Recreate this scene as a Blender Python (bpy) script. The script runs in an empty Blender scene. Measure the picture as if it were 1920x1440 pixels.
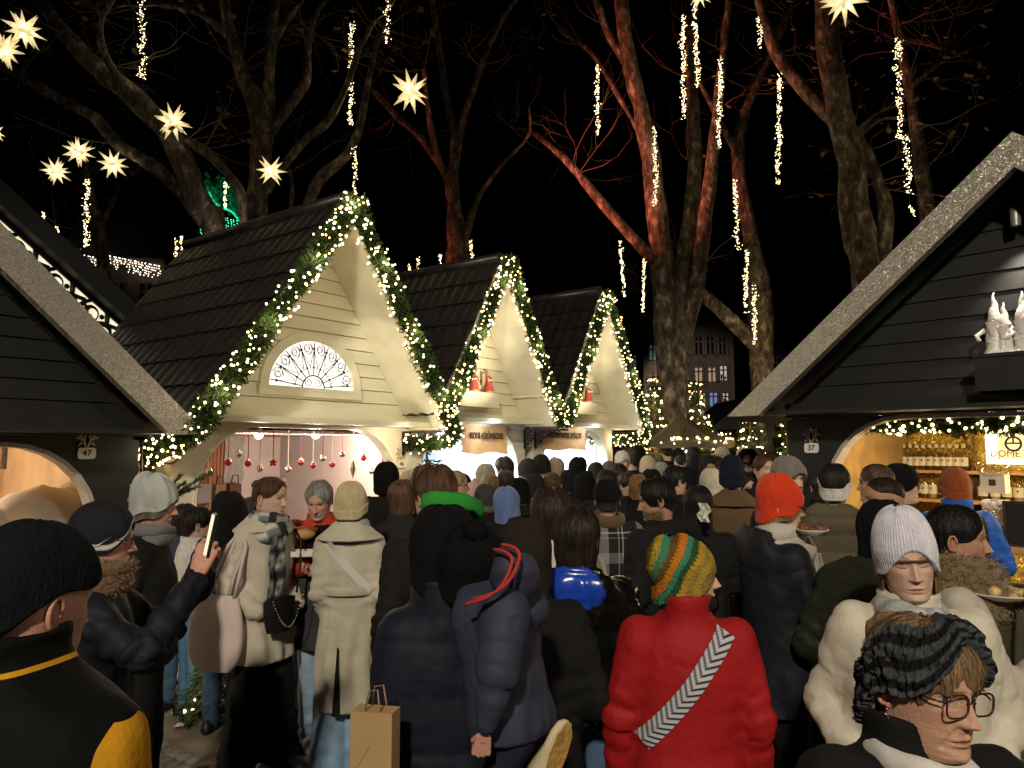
import bpy, math, random
import numpy as np
from mathutils import Vector, Matrix, Euler
from mathutils.bvhtree import BVHTree
from math import sin, cos, pi, radians as R
rnd = random.Random(7)
S = bpy.context.scene
COL = S.collection
# ---------------------------------------------------------------- camera
PITCH = R(4.9); CAMH = 1.9; FPX = 1400.0
cd = bpy.data.cameras.new('camera'); cam = bpy.data.objects.new('camera', cd); COL.objects.link(cam)
cam.location = (0, 0, CAMH); cam.rotation_euler = (pi/2 + PITCH, 0, 0)
cd.sensor_width = 36; cd.lens = 36*FPX/1920; cd.clip_start = .05; cd.clip_end = 500
S.camera = cam
# ---------------------------------------------------------------- night sky and exposure
W = bpy.data.worlds.new('World'); S.world = W; W.use_nodes = True
nt = W.node_tree; sky = nt.nodes.new('ShaderNodeTexSky'); sky.sky_type = 'NISHITA'; sky.sun_disc = False
sky.sun_elevation = R(-7); sky.sun_rotation = R(200)
nt.links.new(sky.outputs[0], nt.nodes['Background'].inputs[0]); nt.nodes['Background'].inputs[1].default_value = .05
S.view_settings.view_transform = 'Standard'; S.view_settings.look = 'None'
S.view_settings.exposure = 0; S.view_settings.gamma = 1
S.cycles.max_bounces = 5; S.cycles.diffuse_bounces = 3; S.cycles.glossy_bounces = 2
S.cycles.transparent_max_bounces = 8; S.cycles.sample_clamp_indirect = 3; S.cycles.sample_clamp_direct = 0
S.cycles.caustics_reflective = False; S.cycles.caustics_refractive = False

def lamp(kind, loc, power, col=(1, .8, .55), size=.1, target=None, angle=60, blend=.6, name='lamp_light', parent=None):
    ld = bpy.data.lights.new(name, kind); ld.energy = power; ld.color = col
    if kind in ('POINT', 'SPOT'): ld.shadow_soft_size = size
    if kind == 'AREA': ld.shape = 'DISK'; ld.size = size
    if kind == 'SPOT': ld.spot_size = R(angle); ld.spot_blend = blend
    o = bpy.data.objects.new(name, ld); COL.objects.link(o); o.location = loc
    if target is not None:
        o.rotation_euler = (Vector(target)-Vector(loc)).to_track_quat('-Z', 'Y').to_euler()
    if parent: o.parent = parent
    return o

def at(px, py, Y):
    """pixel of the 1920x1440 photograph at world depth Y -> world point"""
    u = (px-960)/FPX; v = (720-py)/FPX
    k = Y/(cos(PITCH)-v*sin(PITCH))
    return Vector((u*k, Y, CAMH+(sin(PITCH)+v*cos(PITCH))*k))
KEY = 8600
BULB = 9
# ---------------------------------------------------------------- helpers
def put(name, me, parent=None, m=None):
    o = bpy.data.objects.new(name, me); COL.objects.link(o)
    if parent is not None: o.parent = parent
    if m is not None:
        for k in (m if isinstance(m, (list, tuple)) else [m]): me.materials.append(k)
    return o
def tag(o, label=None, cat=None, group=None, kind=None):
    if label: o['label'] = label
    if cat: o['category'] = cat
    if group: o['group'] = group
    if kind: o['kind'] = kind
    return o
def thing(name, label, cat, loc=(0, 0, 0), rz=0, group=None):
    o = bpy.data.objects.new(name, None); COL.objects.link(o); o.location = loc; o.rotation_euler = (0, 0, rz)
    o.empty_display_size = .2
    return tag(o, label, cat, group)
def npmesh(name, v, f, col=None, smooth=True, mi=None):
    me = bpy.data.meshes.new(name)
    v = np.asarray(v, dtype=np.float32)
    if isinstance(f, np.ndarray) and f.ndim == 2:
        n, k = f.shape
        me.vertices.add(len(v)); me.vertices.foreach_set('co', v.ravel())
        me.loops.add(n*k); me.loops.foreach_set('vertex_index', f.ravel().astype(np.int32))
        me.polygons.add(n); me.polygons.foreach_set('loop_start', np.arange(0, n*k, k, dtype=np.int32))
        me.polygons.foreach_set('loop_total', np.full(n, k, dtype=np.int32)); me.update(calc_edges=True)
    else:
        me.from_pydata([tuple(map(float, p)) for p in v], [], [tuple(map(int, p)) for p in f])
    if smooth: me.polygons.foreach_set('use_smooth', np.ones(len(me.polygons), dtype=bool))
    if mi is not None: me.polygons.foreach_set('material_index', np.asarray(mi, dtype=np.int32))
    if col is not None:
        a = me.color_attributes.new('col', 'FLOAT_COLOR', 'POINT')
        c = np.ones((len(v), 4), dtype=np.float32); c[:, :3] = col; a.data.foreach_set('color', c.ravel())
    me.update(); return me
class MB:
    """collects pieces of one mesh"""
    def __init__(s): s.v = []; s.f = []; s.m = []; s.c = []; s.cc = (1, 1, 1)
    def add(s, v, f, m=0):
        n = len(s.v); s.v += [tuple(p) for p in v]; s.f += [tuple(i+n for i in q) for q in f]; s.m += [m]*len(f); s.c += [s.cc]*len(v); return s
    def box(s, c, d, rot=None, m=0, taper=1):
        x, y, z = d[0]/2, d[1]/2, d[2]/2
        p = [Vector((sx*x*(taper if sz > 0 else 1), sy*y*(taper if sz > 0 else 1), sz*z)) for sz in (-1, 1) for sx, sy in ((-1, -1), (1, -1), (1, 1), (-1, 1))]
        if rot is not None:
            q = rot if isinstance(rot, Matrix) else Euler(rot).to_matrix()
            p = [q @ a for a in p]
        c = Vector(c)
        return s.add([a+c for a in p], [(3, 2, 1, 0), (4, 5, 6, 7), (0, 1, 5, 4), (1, 2, 6, 5), (2, 3, 7, 6), (3, 0, 4, 7)], m)
    def bar(s, a, b, w, h=None, m=0, up=(0, 0, 1)):
        a, b = Vector(a), Vector(b); h = h or w; d = (b-a); L = d.length
        if L < 1e-6: return s
        z = d/L; x = Vector(up).cross(z)
        if x.length < 1e-3: x = Vector((1, 0, 0)).cross(z)
        x.normalize(); y = z.cross(x)
        return s.box((a+b)/2, (w, h, L), Matrix((x, y, z)).transposed(), m)
    def tube(s, pts, r, n=8, m=0, closed=False, cap=True):
        pts = [Vector(p) for p in pts]; k = len(pts)
        rr = r if isinstance(r, (list, tuple)) else [r]*k
        rings = []; nx = None
        for i, p in enumerate(pts):
            if closed: t = pts[(i+1) % k]-pts[i-1]
            else: t = pts[min(i+1, k-1)]-pts[max(i-1, 0)]
            if t.length < 1e-9: t = Vector((0, 0, 1))
            t.normalize()
            if nx is None: nx = t.orthogonal().normalized()
            else:
                nx = nx-t*nx.dot(t)
                if nx.length < 1e-6: nx = t.orthogonal()
                nx.normalize()
            ny = t.cross(nx)
            rings.append([p+(nx*cos(2*pi*j/n)+ny*sin(2*pi*j/n))*rr[i] for j in range(n)])
        v = [q for g in rings for q in g]; f = []
        for i in range(k if closed else k-1):
            a, b = i*n, ((i+1) % k)*n
            f += [(a+j, a+(j+1) % n, b+(j+1) % n, b+j) for j in range(n)]
        if cap and not closed: f += [tuple(range(n-1, -1, -1)), tuple((k-1)*n+j for j in range(n))]
        return s.add(v, f, m)
    def grid(s, rows, m=0, wrap=False, flip=False):
        k = len(rows[0]); v = [q for g in rows for q in g]; f = []
        for i in range(len(rows)-1):
            for j in range(k if wrap else k-1):
                q = (i*k+j, i*k+(j+1) % k, (i+1)*k+(j+1) % k, (i+1)*k+j)
                f.append(q[::-1] if flip else q)
        return s.add(v, f, m)
    def lathe(s, c, prof, n=12, m=0, ax=None):
        c = Vector(c); rows = []
        for r, z in prof:
            g = [Vector((r*cos(2*pi*j/n), r*sin(2*pi*j/n), z)) for j in range(n)]
            rows.append([(ax @ q if ax else q)+c for q in g])
        s.grid(rows, m, True)
        if prof[0][0] > 1e-4: s.add(rows[0], [tuple(range(n-1, -1, -1))], m)
        if prof[-1][0] > 1e-4: s.add(rows[-1], [tuple(range(n))], m)
        return s
    def ball(s, c, r, n=8, k=6, m=0):
        rr = r if isinstance(r, (tuple, list)) else (r, r, r); c = Vector(c)
        rows = [[c+Vector((rr[0]*sin(pi*i/k)*cos(2*pi*j/n), rr[1]*sin(pi*i/k)*sin(2*pi*j/n), -rr[2]*cos(pi*i/k))) for j in range(n)] for i in range(k+1)]
        return s.grid(rows, m, True)
    def prism(s, poly, y0, y1, m=0):
        """polygon in (x,z), extruded along y"""
        n = len(poly); v = [(x, y0, z) for x, z in poly]+[(x, y1, z) for x, z in poly]
        return s.add(v, [tuple(range(n)), tuple(range(2*n-1, n-1, -1))]+[(i, i+n, (i+1) % n+n, (i+1) % n) for i in range(n)], m)
    def band(s, inner, outer, y0, y1, m=0):
        """strip between two open polylines in (x,z), extruded along y"""
        for i in range(len(inner)-1):
            s.prism([inner[i], inner[i+1], outer[i+1], outer[i]], y0, y1, m)
        return s
    def mesh(s, name, smooth=False, col=False):
        return npmesh(name, np.array(s.v, dtype=np.float32).reshape(-1, 3), s.f, np.array(s.c) if col else None, smooth, s.m)
    def build(s, name, mats, parent=None, smooth=False, col=False):
        me = s.mesh(name, smooth, col)
        return put(name, me, parent, mats)
def vnoise(P, seed=0):
    """value noise in [-1,1] for an (N,3) array"""
    P = np.asarray(P, dtype=np.float64); I = np.floor(P).astype(np.int64); F = P-I; F = F*F*(3-2*F); out = 0
    for dx in (0, 1):
        for dy in (0, 1):
            for dz in (0, 1):
                h = ((I[..., 0]+dx)*374761393+(I[..., 1]+dy)*668265263+(I[..., 2]+dz)*2147483647+seed*144665) & 0xffffffff
                h = ((h ^ (h >> 13))*1274126177) & 0xffffffff; h = (h ^ (h >> 16)) & 0xffff
                w = (F[..., 0] if dx else 1-F[..., 0])*(F[..., 1] if dy else 1-F[..., 1])*(F[..., 2] if dz else 1-F[..., 2])
                out = out+w*(h/32767.5-1)
    return out
# ---------------------------------------------------------------- materials
_M = {}
def lin(c):
    return tuple(((x/255)/12.92 if x/255 <= .04045 else ((x/255+.055)/1.055)**2.4) for x in c)
def mat(name, col=(.5, .5, .5), rough=.8, metal=0, bump=0, bscale=40, var=.15, vscale=6, attr=False, spec=.3, sheen=0, stretch=(1, 1, 1), bdetail=4, coat=0, detail=3, ridged=0):
    """procedural surface: base colour broken up by noise, bumped by a finer noise"""
    key = (name, col, rough, metal, bump, bscale, var, vscale, attr, spec, sheen, stretch, coat)
    if key in _M: return _M[key]
    m = bpy.data.materials.new(name); m.use_nodes = True; n = m.node_tree.nodes; l = m.node_tree.links
    b = n['Principled BSDF']; b.inputs['Roughness'].default_value = rough; b.inputs['Metallic'].default_value = metal
    b.inputs['Specular IOR Level'].default_value = spec; b.inputs['Coat Weight'].default_value = coat
    if sheen: b.inputs['Sheen Weight'].default_value = sheen
    tc = n.new('ShaderNodeTexCoord'); mp = n.new('ShaderNodeMapping'); mp.inputs['Scale'].default_value = stretch
    l.new(tc.outputs['Object'], mp.inputs[0])
    no = n.new('ShaderNodeTexNoise'); no.inputs['Scale'].default_value = vscale; no.inputs['Detail'].default_value = detail; l.new(mp.outputs[0], no.inputs[0])
    mr = n.new('ShaderNodeMapRange'); mr.inputs[1].default_value = .3; mr.inputs[2].default_value = .7
    mr.inputs[3].default_value = 1-var; mr.inputs[4].default_value = 1+var; l.new(no.outputs[0], mr.inputs[0])
    mx = n.new('ShaderNodeVectorMath'); mx.operation = 'SCALE'
    if attr:
        at_ = n.new('ShaderNodeAttribute'); at_.attribute_name = 'col'; l.new(at_.outputs['Color'], mx.inputs[0])
    else: mx.inputs[0].default_value = col
    l.new(mr.outputs[0], mx.inputs['Scale']); l.new(mx.outputs[0], b.inputs['Base Color'])
    if bump:
        n2 = n.new('ShaderNodeTexNoise'); n2.inputs['Scale'].default_value = bscale; n2.inputs['Detail'].default_value = bdetail; l.new(mp.outputs[0], n2.inputs[0])
        bp = n.new('ShaderNodeBump'); bp.inputs['Strength'].default_value = bump; bp.inputs['Distance'].default_value = .01
        l.new(n2.outputs[0], bp.inputs['Height']); l.new(bp.outputs[0], b.inputs['Normal'])
    if ridged:
        n3 = n.new('ShaderNodeTexNoise'); n3.noise_type = 'RIDGED_MULTIFRACTAL'; n3.inputs['Scale'].default_value = ridged; n3.inputs['Detail'].default_value = 2.5; n3.inputs['Distortion'].default_value = .6; l.new(mp.outputs[0], n3.inputs[0])
        b2 = n.new('ShaderNodeBump'); b2.inputs['Strength'].default_value = .8; b2.inputs['Distance'].default_value = -.012; l.new(n3.outputs[0], b2.inputs['Height'])
        if bump: l.new(bp.outputs[0], b2.inputs['Normal'])
        l.new(b2.outputs[0], b.inputs['Normal'])
    _M[key] = m; return m
def glow(name, col, strength, sample=True):
    key = ('glow', name, col, strength)
    if key in _M: return _M[key]
    m = bpy.data.materials.new(name); m.use_nodes = True; n = m.node_tree.nodes; b = n['Principled BSDF']
    b.inputs['Base Color'].default_value = (*[min(1, c*.8) for c in col], 1); b.inputs['Emission Color'].default_value = (*col, 1); b.inputs['Emission Strength'].default_value = strength
    if not sample: m.cycles.emission_sampling = 'NONE'
    _M[key] = m; return m
def glassy(name='clear_glass', tint=(1, 1, 1), rough=.03, alpha=.12):
    key = (name, tint, alpha)
    if key in _M: return _M[key]
    m = bpy.data.materials.new(name); m.use_nodes = True; n = m.node_tree.nodes; l = m.node_tree.links
    n.remove(n['Principled BSDF']); tr = n.new('ShaderNodeBsdfTransparent'); gl = n.new('ShaderNodeBsdfGlossy'); mx = n.new('ShaderNodeMixShader')
    tr.inputs[0].default_value = (*tint, 1); gl.inputs['Roughness'].default_value = rough; mx.inputs[0].default_value = alpha
    l.new(tr.outputs[0], mx.inputs[1]); l.new(gl.outputs[0], mx.inputs[2]); l.new(mx.outputs[0], n['Material Output'].inputs[0])
    _M[key] = m; return m
def bevel(o, w=.006, seg=2):
    md = o.modifiers.new('bevel', 'BEVEL'); md.width = w; md.segments = seg; md.limit_method = 'ANGLE'; md.angle_limit = R(40); return o
def text(name, s, size, m, parent, loc, rot, depth=.002, sx=1, bold=0):
    cu = bpy.data.curves.new(name, 'FONT'); cu.body = s; cu.size = size; cu.extrude = depth; cu.align_x = 'CENTER'; cu.align_y = 'CENTER'; cu.offset = bold
    t = bpy.data.objects.new(name, cu); COL.objects.link(t); bpy.context.view_layer.update()
    me = bpy.data.meshes.new_from_object(t.evaluated_get(bpy.context.evaluated_depsgraph_get()))
    bpy.data.objects.remove(t)
    o = put(name, me, parent, m); o.location = loc; o.rotation_euler = rot; o.scale = (sx, 1, 1); return o
# ---------------------------------------------------------------- people: implicit surfaces for clothing, a lofted head, hands with five fingers
def nets(F, o, h):
    """surface nets on a sampled field (negative inside) -> verts, quads"""
    s = F < 0; nx, ny, nz = F.shape
    c = np.zeros((nx-1, ny-1, nz-1), np.int8)
    for dx in (0, 1):
        for dy in (0, 1):
            for dz in (0, 1): c += s[dx:nx-1+dx, dy:ny-1+dy, dz:nz-1+dz]
    I = np.argwhere((c > 0) & (c < 8)); idx = np.full(c.shape, -1, np.int64); idx[tuple(I.T)] = np.arange(len(I))
    acc = np.zeros((len(I), 3)); cnt = np.zeros(len(I))
    cor = [(a, b, d) for a in (0, 1) for b in (0, 1) for d in (0, 1)]
    for i, p in enumerate(cor):
        for q in cor[i+1:]:
            if sum(abs(a-b) for a, b in zip(p, q)) != 1: continue
            fa = F[I[:, 0]+p[0], I[:, 1]+p[1], I[:, 2]+p[2]]; fb = F[I[:, 0]+q[0], I[:, 1]+q[1], I[:, 2]+q[2]]
            mk = (fa < 0) != (fb < 0); t = np.where(mk, fa/np.where(mk, fa-fb, 1), 0)
            acc += np.where(mk[:, None], np.array(p)+(np.array(q)-np.array(p))*t[:, None], 0); cnt += mk
    v = (I+acc/np.maximum(cnt, 1)[:, None])*h+np.asarray(o)
    fs = []
    for ax in range(3):
        a = [slice(1, -1)]*3; b = [slice(1, -1)]*3; a[ax] = slice(0, -1); b[ax] = slice(1, None)
        sa, sb = s[tuple(a)], s[tuple(b)]; E = np.argwhere(sa != sb); 
        if not len(E): continue
        off = np.ones(3, int); off[ax] = 0; E2 = E+off
        u, w = (ax+1) % 3, (ax+2) % 3
        def cell(du, dw):
            q = E2.copy(); q[:, u] -= du; q[:, w] -= dw; return idx[q[:, 0], q[:, 1], q[:, 2]]
        qd = np.stack([cell(1, 1), cell(0, 1), cell(0, 0), cell(1, 0)], 1)
        fl = sb[tuple(E.T)]; qd[fl] = qd[fl][:, ::-1]; fs.append(qd)
    return v, np.concatenate(fs)
def smin(a, b, k):
    h = np.clip(.5+.5*(b-a)/k, 0, 1); return b*(1-h)+a*h-k*h*(1-h)
def sseg(P, a, b, ra, rb, sc=None):
    a = np.asarray(a, float); b = np.asarray(b, float)
    if sc is not None: P = P*sc; a = a*sc; b = b*sc
    d = b-a; t = np.clip(((P-a)@d)/max(d@d, 1e-9), 0, 1)
    return np.linalg.norm(P-a-t[..., None]*d, axis=-1)-(ra+(rb-ra)*t)
def sell(P, c, r):
    q = (P-np.asarray(c))/np.asarray(r); return (np.linalg.norm(q, axis=-1)-1)*min(r)
def field(fn, lo, hi, h):
    lo = np.asarray(lo, float)-2*h; hi = np.asarray(hi, float)+2*h
    ax = [np.arange(lo[i], hi[i]+h, h) for i in range(3)]
    return nets(fn(np.stack(np.meshgrid(*ax, indexing='ij'), -1)), lo, h)
def relax(v, f, it=2, lam=.5):
    n = len(v); e = np.concatenate([f[:, [i, (i+1) % 4]] for i in range(4)])
    for _ in range(it):
        acc = np.zeros((n, 3)); np.add.at(acc, e[:, 0], v[e[:, 1]]); np.add.at(acc, e[:, 1], v[e[:, 0]])
        ct = np.bincount(e.ravel(), minlength=n); v = v+(acc/np.maximum(ct, 1)[:, None]-v)*lam
    return v
def vnorm(v, f):
    a, b, c, d = (v[f[:, i]] for i in range(4)); nn = np.cross(c-a, d-b); out = np.zeros_like(v)
    for i in range(4): np.add.at(out, f[:, i], nn)
    return out/np.maximum(np.linalg.norm(out, axis=1), 1e-9)[:, None]
# ---- head profiles, in head heights (chin 0, crown 1)
_zz = np.linspace(-.9, 1, 700)
def _prof(keys):
    k = np.array(sorted(keys)); y = np.interp(_zz, k[:, 0], k[:, 1]); g = np.exp(-np.linspace(-2, 2, 17)**2)
    return np.convolve(np.pad(y, 8, 'edge'), g/g.sum(), 'valid')
_W = _prof([(-.9, .30), (-.6, .235), (-.35, .21), (-.15, .21), (-.03, .215), (.03, .225), (.1, .25), (.2, .278), (.3, .296), (.4, .31), (.5, .322), (.62, .332), (1, .332)])
_YF = _prof([(-.9, .16), (-.6, .12), (-.35, .12), (-.12, .17), (-.05, .24), (-.01, .33), (.04, .392), (.1, .392), (.14, .376), (.2, .39), (.28, .392), (.4, .382), (.5, .378), (.58, .4), (.66, .395), (1, .38)])
_YB = _prof([(-.9, -.30), (-.6, -.27), (-.3, -.25), (-.05, -.26), (.08, -.29), (.2, -.34), (.35, -.40), (.5, -.435), (.62, -.44), (1, -.44)])
HS = .232
def head_pt(z, ph, off=0.0, wide=False):
    """point of the skull at height z and azimuth ph (0 = face), pushed out by off"""
    z = np.asarray(z, float); ph = np.asarray(ph, float)
    q = np.where(z > .62, np.sqrt(np.maximum(1-((z-.62)/.38)**2, 0)), 1)
    zc = np.minimum(z, .62)
    w = np.interp(zc, _zz, _W); f = np.interp(zc, _zz, _YF); b = np.interp(zc, _zz, _YB)
    if wide:  # for hair and hats hanging off the skull: do not follow the neck inwards
        w = np.where(z < .4, np.maximum(w, .315), w); b = np.where(z < .45, np.minimum(b, -.40), b)
    cy = -.03; c, s = np.cos(ph), np.sin(ph); e = 2/2.25
    sx = np.sign(s)*np.abs(s)**e; sy = np.sign(c)*np.abs(c)**e
    w = w*q+off; x = w*sx
    y = cy+np.where(c > 0, (f-cy)*q+off, (cy-b)*q+off)*sy
    return np.stack([x, y, z+np.where(z > .62, (z-.62)/.38*off, 0)], -1)
def gauss(d, s): return np.exp(-(d/s)**2)
def sstep(a, b, x):
    t = np.clip((x-a)/(b-a), 0, 1); return t*t*(3-2*t)
SKIN = {'fair': (.60, .40, .31), 'pink': (.56, .32, .245), 'tan': (.45, .25, .165), 'dark': (.22, .11, .07)}
def head_geo(nr=60, nc=56, skin='fair', nose=1.0, jaw=1.0, brow=(.12, .075, .045), eyes='open', lips=(.42, .17, .14), lip=1.0, beard=0, beardcol=(.1, .07, .05), age=0, cheek=1.0, gaze=0.0, mouth=0.0, ridge=1.0):
    zs = np.concatenate([np.linspace(-.75, -.04, max(6, nr//8), endpoint=False), np.linspace(-.04, .66, nr, endpoint=False), .66+.34*np.sin(np.linspace(0, pi/2, max(6, nr//5)))])[:-1]
    t = np.linspace(0, 2*pi, nc, endpoint=False); ph = t-.38*np.sin(t)
    Z, PH = np.meshgrid(zs, ph, indexing='ij'); P = head_pt(Z, PH); x, y, z = P[..., 0].copy(), P[..., 1].copy(), P[..., 2].copy()
    x = np.where((z < .2) & (z > -.06), x*(1+(jaw-1)*sstep(.25, .05, z)), x)
    fm = sstep(.1, .6, np.cos(PH)); ax = np.abs(x); d = np.zeros_like(x)
    hz = np.interp(z, [.285, .30, .325, .36, .45, .54, .59], [0, .075, .118, .10, .06, .022, 0])*nose
    sw = np.interp(z, [.28, .33, .45, .58], [.050, .046, .036, .05])
    d += hz*np.exp(-(ax/sw)**2.2)
    d += nose*.034*gauss(ax-.056, .026)*gauss(z-.322, .028)
    d -= .042*(.45+.55*ridge)*gauss(ax-.135, .07)*gauss(z-.49, .05)+.014*gauss(ax-.06, .03)*gauss(z-.50, .04)
    d += .028*gauss(ax-.137, .05)*gauss(z-.497, .034)
    d += .020*ridge*gauss(ax-.12, .09)*gauss(z-.585, .032)
    d += .016*cheek*gauss(ax-.20, .07)*gauss(z-.40, .06)-.012*gauss(ax-.21, .06)*gauss(z-.25, .07)
    mo = 1-sstep(.085, .13, ax)
    d += lip*(.024*gauss(z-.198-.012*gauss(ax-.03, .03), .017)+.028*gauss(z-.152, .02))*gauss(ax, .085)
    d -= .017*gauss(z-.176, .0075)*mo + .012*gauss(z-.115, .02)*gauss(ax, .09)
    d += .02*gauss(z-.055, .04)*gauss(ax, .08)
    d -= .009*gauss(ax, .012)*gauss(z-.24, .025)
    fold = np.interp(z, [.12, .2, .3], [.155, .125, .075])
    d -= (.007+.012*age)*gauss(ax-fold, .016)*sstep(.1, .15, z)*sstep(.33, .28, z)
    if age: d += age*(-.008*gauss(ax-.13, .06)*gauss(z-.435, .012)-.010*gauss(ax-np.interp(z, [0, .16], [.15, .135]), .014)*sstep(.17, .1, z)*sstep(-.02, .04, z)+.004*vnoise(np.stack([x*22, y*9, z*60], -1), 3)*sstep(.72, .6, z))
    y = y+d*fm; y = np.where(fm > 0, y, y)
    # colours
    base = np.array(SKIN[skin] if isinstance(skin, str) else skin); C = np.ones(x.shape+(3,))*base
    C *= (1+.10*vnoise(np.stack([x*9, y*9, z*9], -1), 5)+.05*vnoise(np.stack([x*40, y*40, z*40], -1), 6))[..., None]
    def mixc(m, col): 
        nonlocal C
        m = np.clip(m, 0, 1)[..., None]; C = C*(1-m)+np.array(col)*m
    red = base*np.array([1.02, .80, .78])
    mixc(.6*gauss(ax-.18, .09)*gauss(z-.36, .09)*fm+.6*gauss(ax, .05)*gauss(z-.32, .05)*fm, red)
    if beard: mixc(beard*sstep(.30, .2, z)*sstep(-.12, -.02, z)*sstep(-.35, 0, np.cos(PH))*(.8+.4*vnoise(np.stack([x*60, y*60, z*60], -1), 9)), beardcol)
    lipm = gauss(ax, .10)**2*(sstep(.222, .205, z)*sstep(.126, .142, z))*fm*sstep(.13, .10, ax)
    mixc(lipm*.85, lips); mixc(.75*gauss(z-.176, .006)*mo*fm, tuple(np.array(lips)*.3))
    bz = .592+.02*gauss(ax-.15, .06)-.02*sstep(.17, .25, ax)
    mixc(.85*gauss(z-bz, .015)*sstep(.045, .075, ax)*sstep(.255, .21, ax)*fm, brow)
    ex = (ax-.137)/.066; op = .024 if eyes == 'open' else .0
    up = .497+op*np.sqrt(np.maximum(1-ex**2, 0)); lo_ = .497-op*.8*np.sqrt(np.maximum(1-ex**2, 0)); ins = (np.abs(ex) < 1)
    if eyes == 'open':
        mixc(ins*sstep(lo_-.006, lo_+.002, z)*sstep(up+.004, up-.002, z)*fm, (.55, .5, .46))
        ix = x-np.sign(x)*.137-gaze*.03
        mixc(ins*(np.hypot(ix, z-.498) < .025)*(z < up)*(z > lo_)*fm, (.05, .035, .025))
        mixc(.9*ins*gauss(z-up, .0075)*fm, (.03, .02, .015)); mixc(.4*ins*gauss(z-lo_, .006)*fm, (.15, .07, .05))
    else:
        mixc(.8*(np.abs(ex) < 1.05)*gauss(z-(.478-.012*(1-np.minimum(ex**2, 1))), .0075)*fm, (.05, .03, .02))
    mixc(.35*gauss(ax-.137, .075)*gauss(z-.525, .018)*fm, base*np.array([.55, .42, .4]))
    mixc(.7*gauss(ax-.035, .014)*gauss(z-.293, .010)*fm, base*.2)
    v = np.stack([x, y, z], -1).reshape(-1, 3); n0 = len(zs)
    i = np.arange(n0-1)[:, None]*nc; j = np.arange(nc)[None]; j2 = (j+1) % nc
    # azimuth runs clockwise seen from above, so wind the quads to face outwards
    F = np.stack([i+j, i+nc+j, i+nc+j2, i+j2], -1).reshape(-1, 4)
    top = len(v); v = np.concatenate([v, [[0, -.03, 1.0]]]); T = np.stack([(n0-1)*nc+j[0], np.full(nc, top), np.full(nc, top), (n0-1)*nc+j2[0]], -1)
    F = [tuple(q) for q in F]+[(a, b, d_) for a, b, _, d_ in T]
    return v, F, np.concatenate([C.reshape(-1, 3), [base]]), n0, nc
def ear_geo(side, n=9):
    b = MB(); pts = []
    for k in range(12):
        a = R(-115+k*27); pts.append((side*(.335+.018*sin(k/11*pi)), -.075-.058*cos(a)*1.0-.01, .445+.115*sin(a)))
    b.tube(pts, [.018]*2+[.02]*8+[.022, .02], 6)
    b.ball((side*.327, -.075, .43), (.016, .05, .095), 8, 6); b.ball((side*.333, -.05, .335), (.02, .026, .03), 8, 6)
    b.ball((side*.335, -.045, .42), (.018, .014, .022), 6, 5)
    return b
# ---- shells over the skull: hair, hats, headbands
def shell(hl, off=.05, rows=18, nc=40, ext=0.0, slouch=0.0, rib=0, ribamp=.006, noise=0.0, ns=(14, 14, 3), seed=0, lo=None, fade=.25, wide=True, taper=True, strand=0, tip=1.0):
    """grid from the crown down to a lower edge hl(azimuth); lo(azimuth) gives an upper edge instead of the crown (bands)"""
    ph = np.linspace(0, 2*pi, nc, endpoint=False); h = np.array([hl(p if p <= pi else p-2*pi) for p in ph])
    top = np.array([lo(p if p <= pi else p-2*pi) for p in ph]) if lo else np.full(nc, tip)
    t = np.linspace(0, 1, rows)[:, None]; tt = np.sin(t*pi/2)**1.0 if lo is None else t
    tt = 1-np.cos(t*pi/2)*1.0 if lo is None else t
    Z = top+(h-top)*tt; PH = np.repeat(ph[None], rows, 0)
    o = np.full(Z.shape, off)
    if taper: o = off*(1-sstep(1-fade, 1, t)*.75)*np.ones_like(Z)
    P0 = head_pt(Z, PH, 0, wide)
    if noise: o = o+noise*vnoise(np.stack([np.cos(PH)*ns[0], np.sin(PH)*ns[1], Z*ns[2]], -1), seed)
    if strand: o = o+strand*np.sin(PH*60+3*vnoise(P0*6, seed))*vnoise(P0*8, seed+4)
    if rib: o = o+ribamp*np.cos(PH*rib)*sstep(1.02, .9, Z)
    P = head_pt(Z, PH, o, wide)
    k = np.clip((Z-.55)/.45, 0, 1)
    P[..., 2] += ext*k**1.5; P[..., 1] -= slouch*k**1.3
    rowsP = list(P); lip = P[-1].copy(); inner = head_pt(Z[-1], ph, off*.05, wide); rowsP.append(inner)
    if lo is not None: rowsP.insert(0, head_pt(Z[0], ph, off*.05, wide))
    return np.array(rowsP), Z, PH
def shell_mesh(name, rowsP, M, col=None):
    r, c, _ = rowsP.shape; v = rowsP.reshape(-1, 3); i = np.arange(r-1)[:, None]*c; j = np.arange(c)[None]
    F = np.stack([i+j, i+(j+1) % c, i+c+(j+1) % c, i+c+j], -1).reshape(-1, 4)[:, ::-1]
    F = F[:, ::-1]
    return npmesh(name, M(v), F, col)
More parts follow.
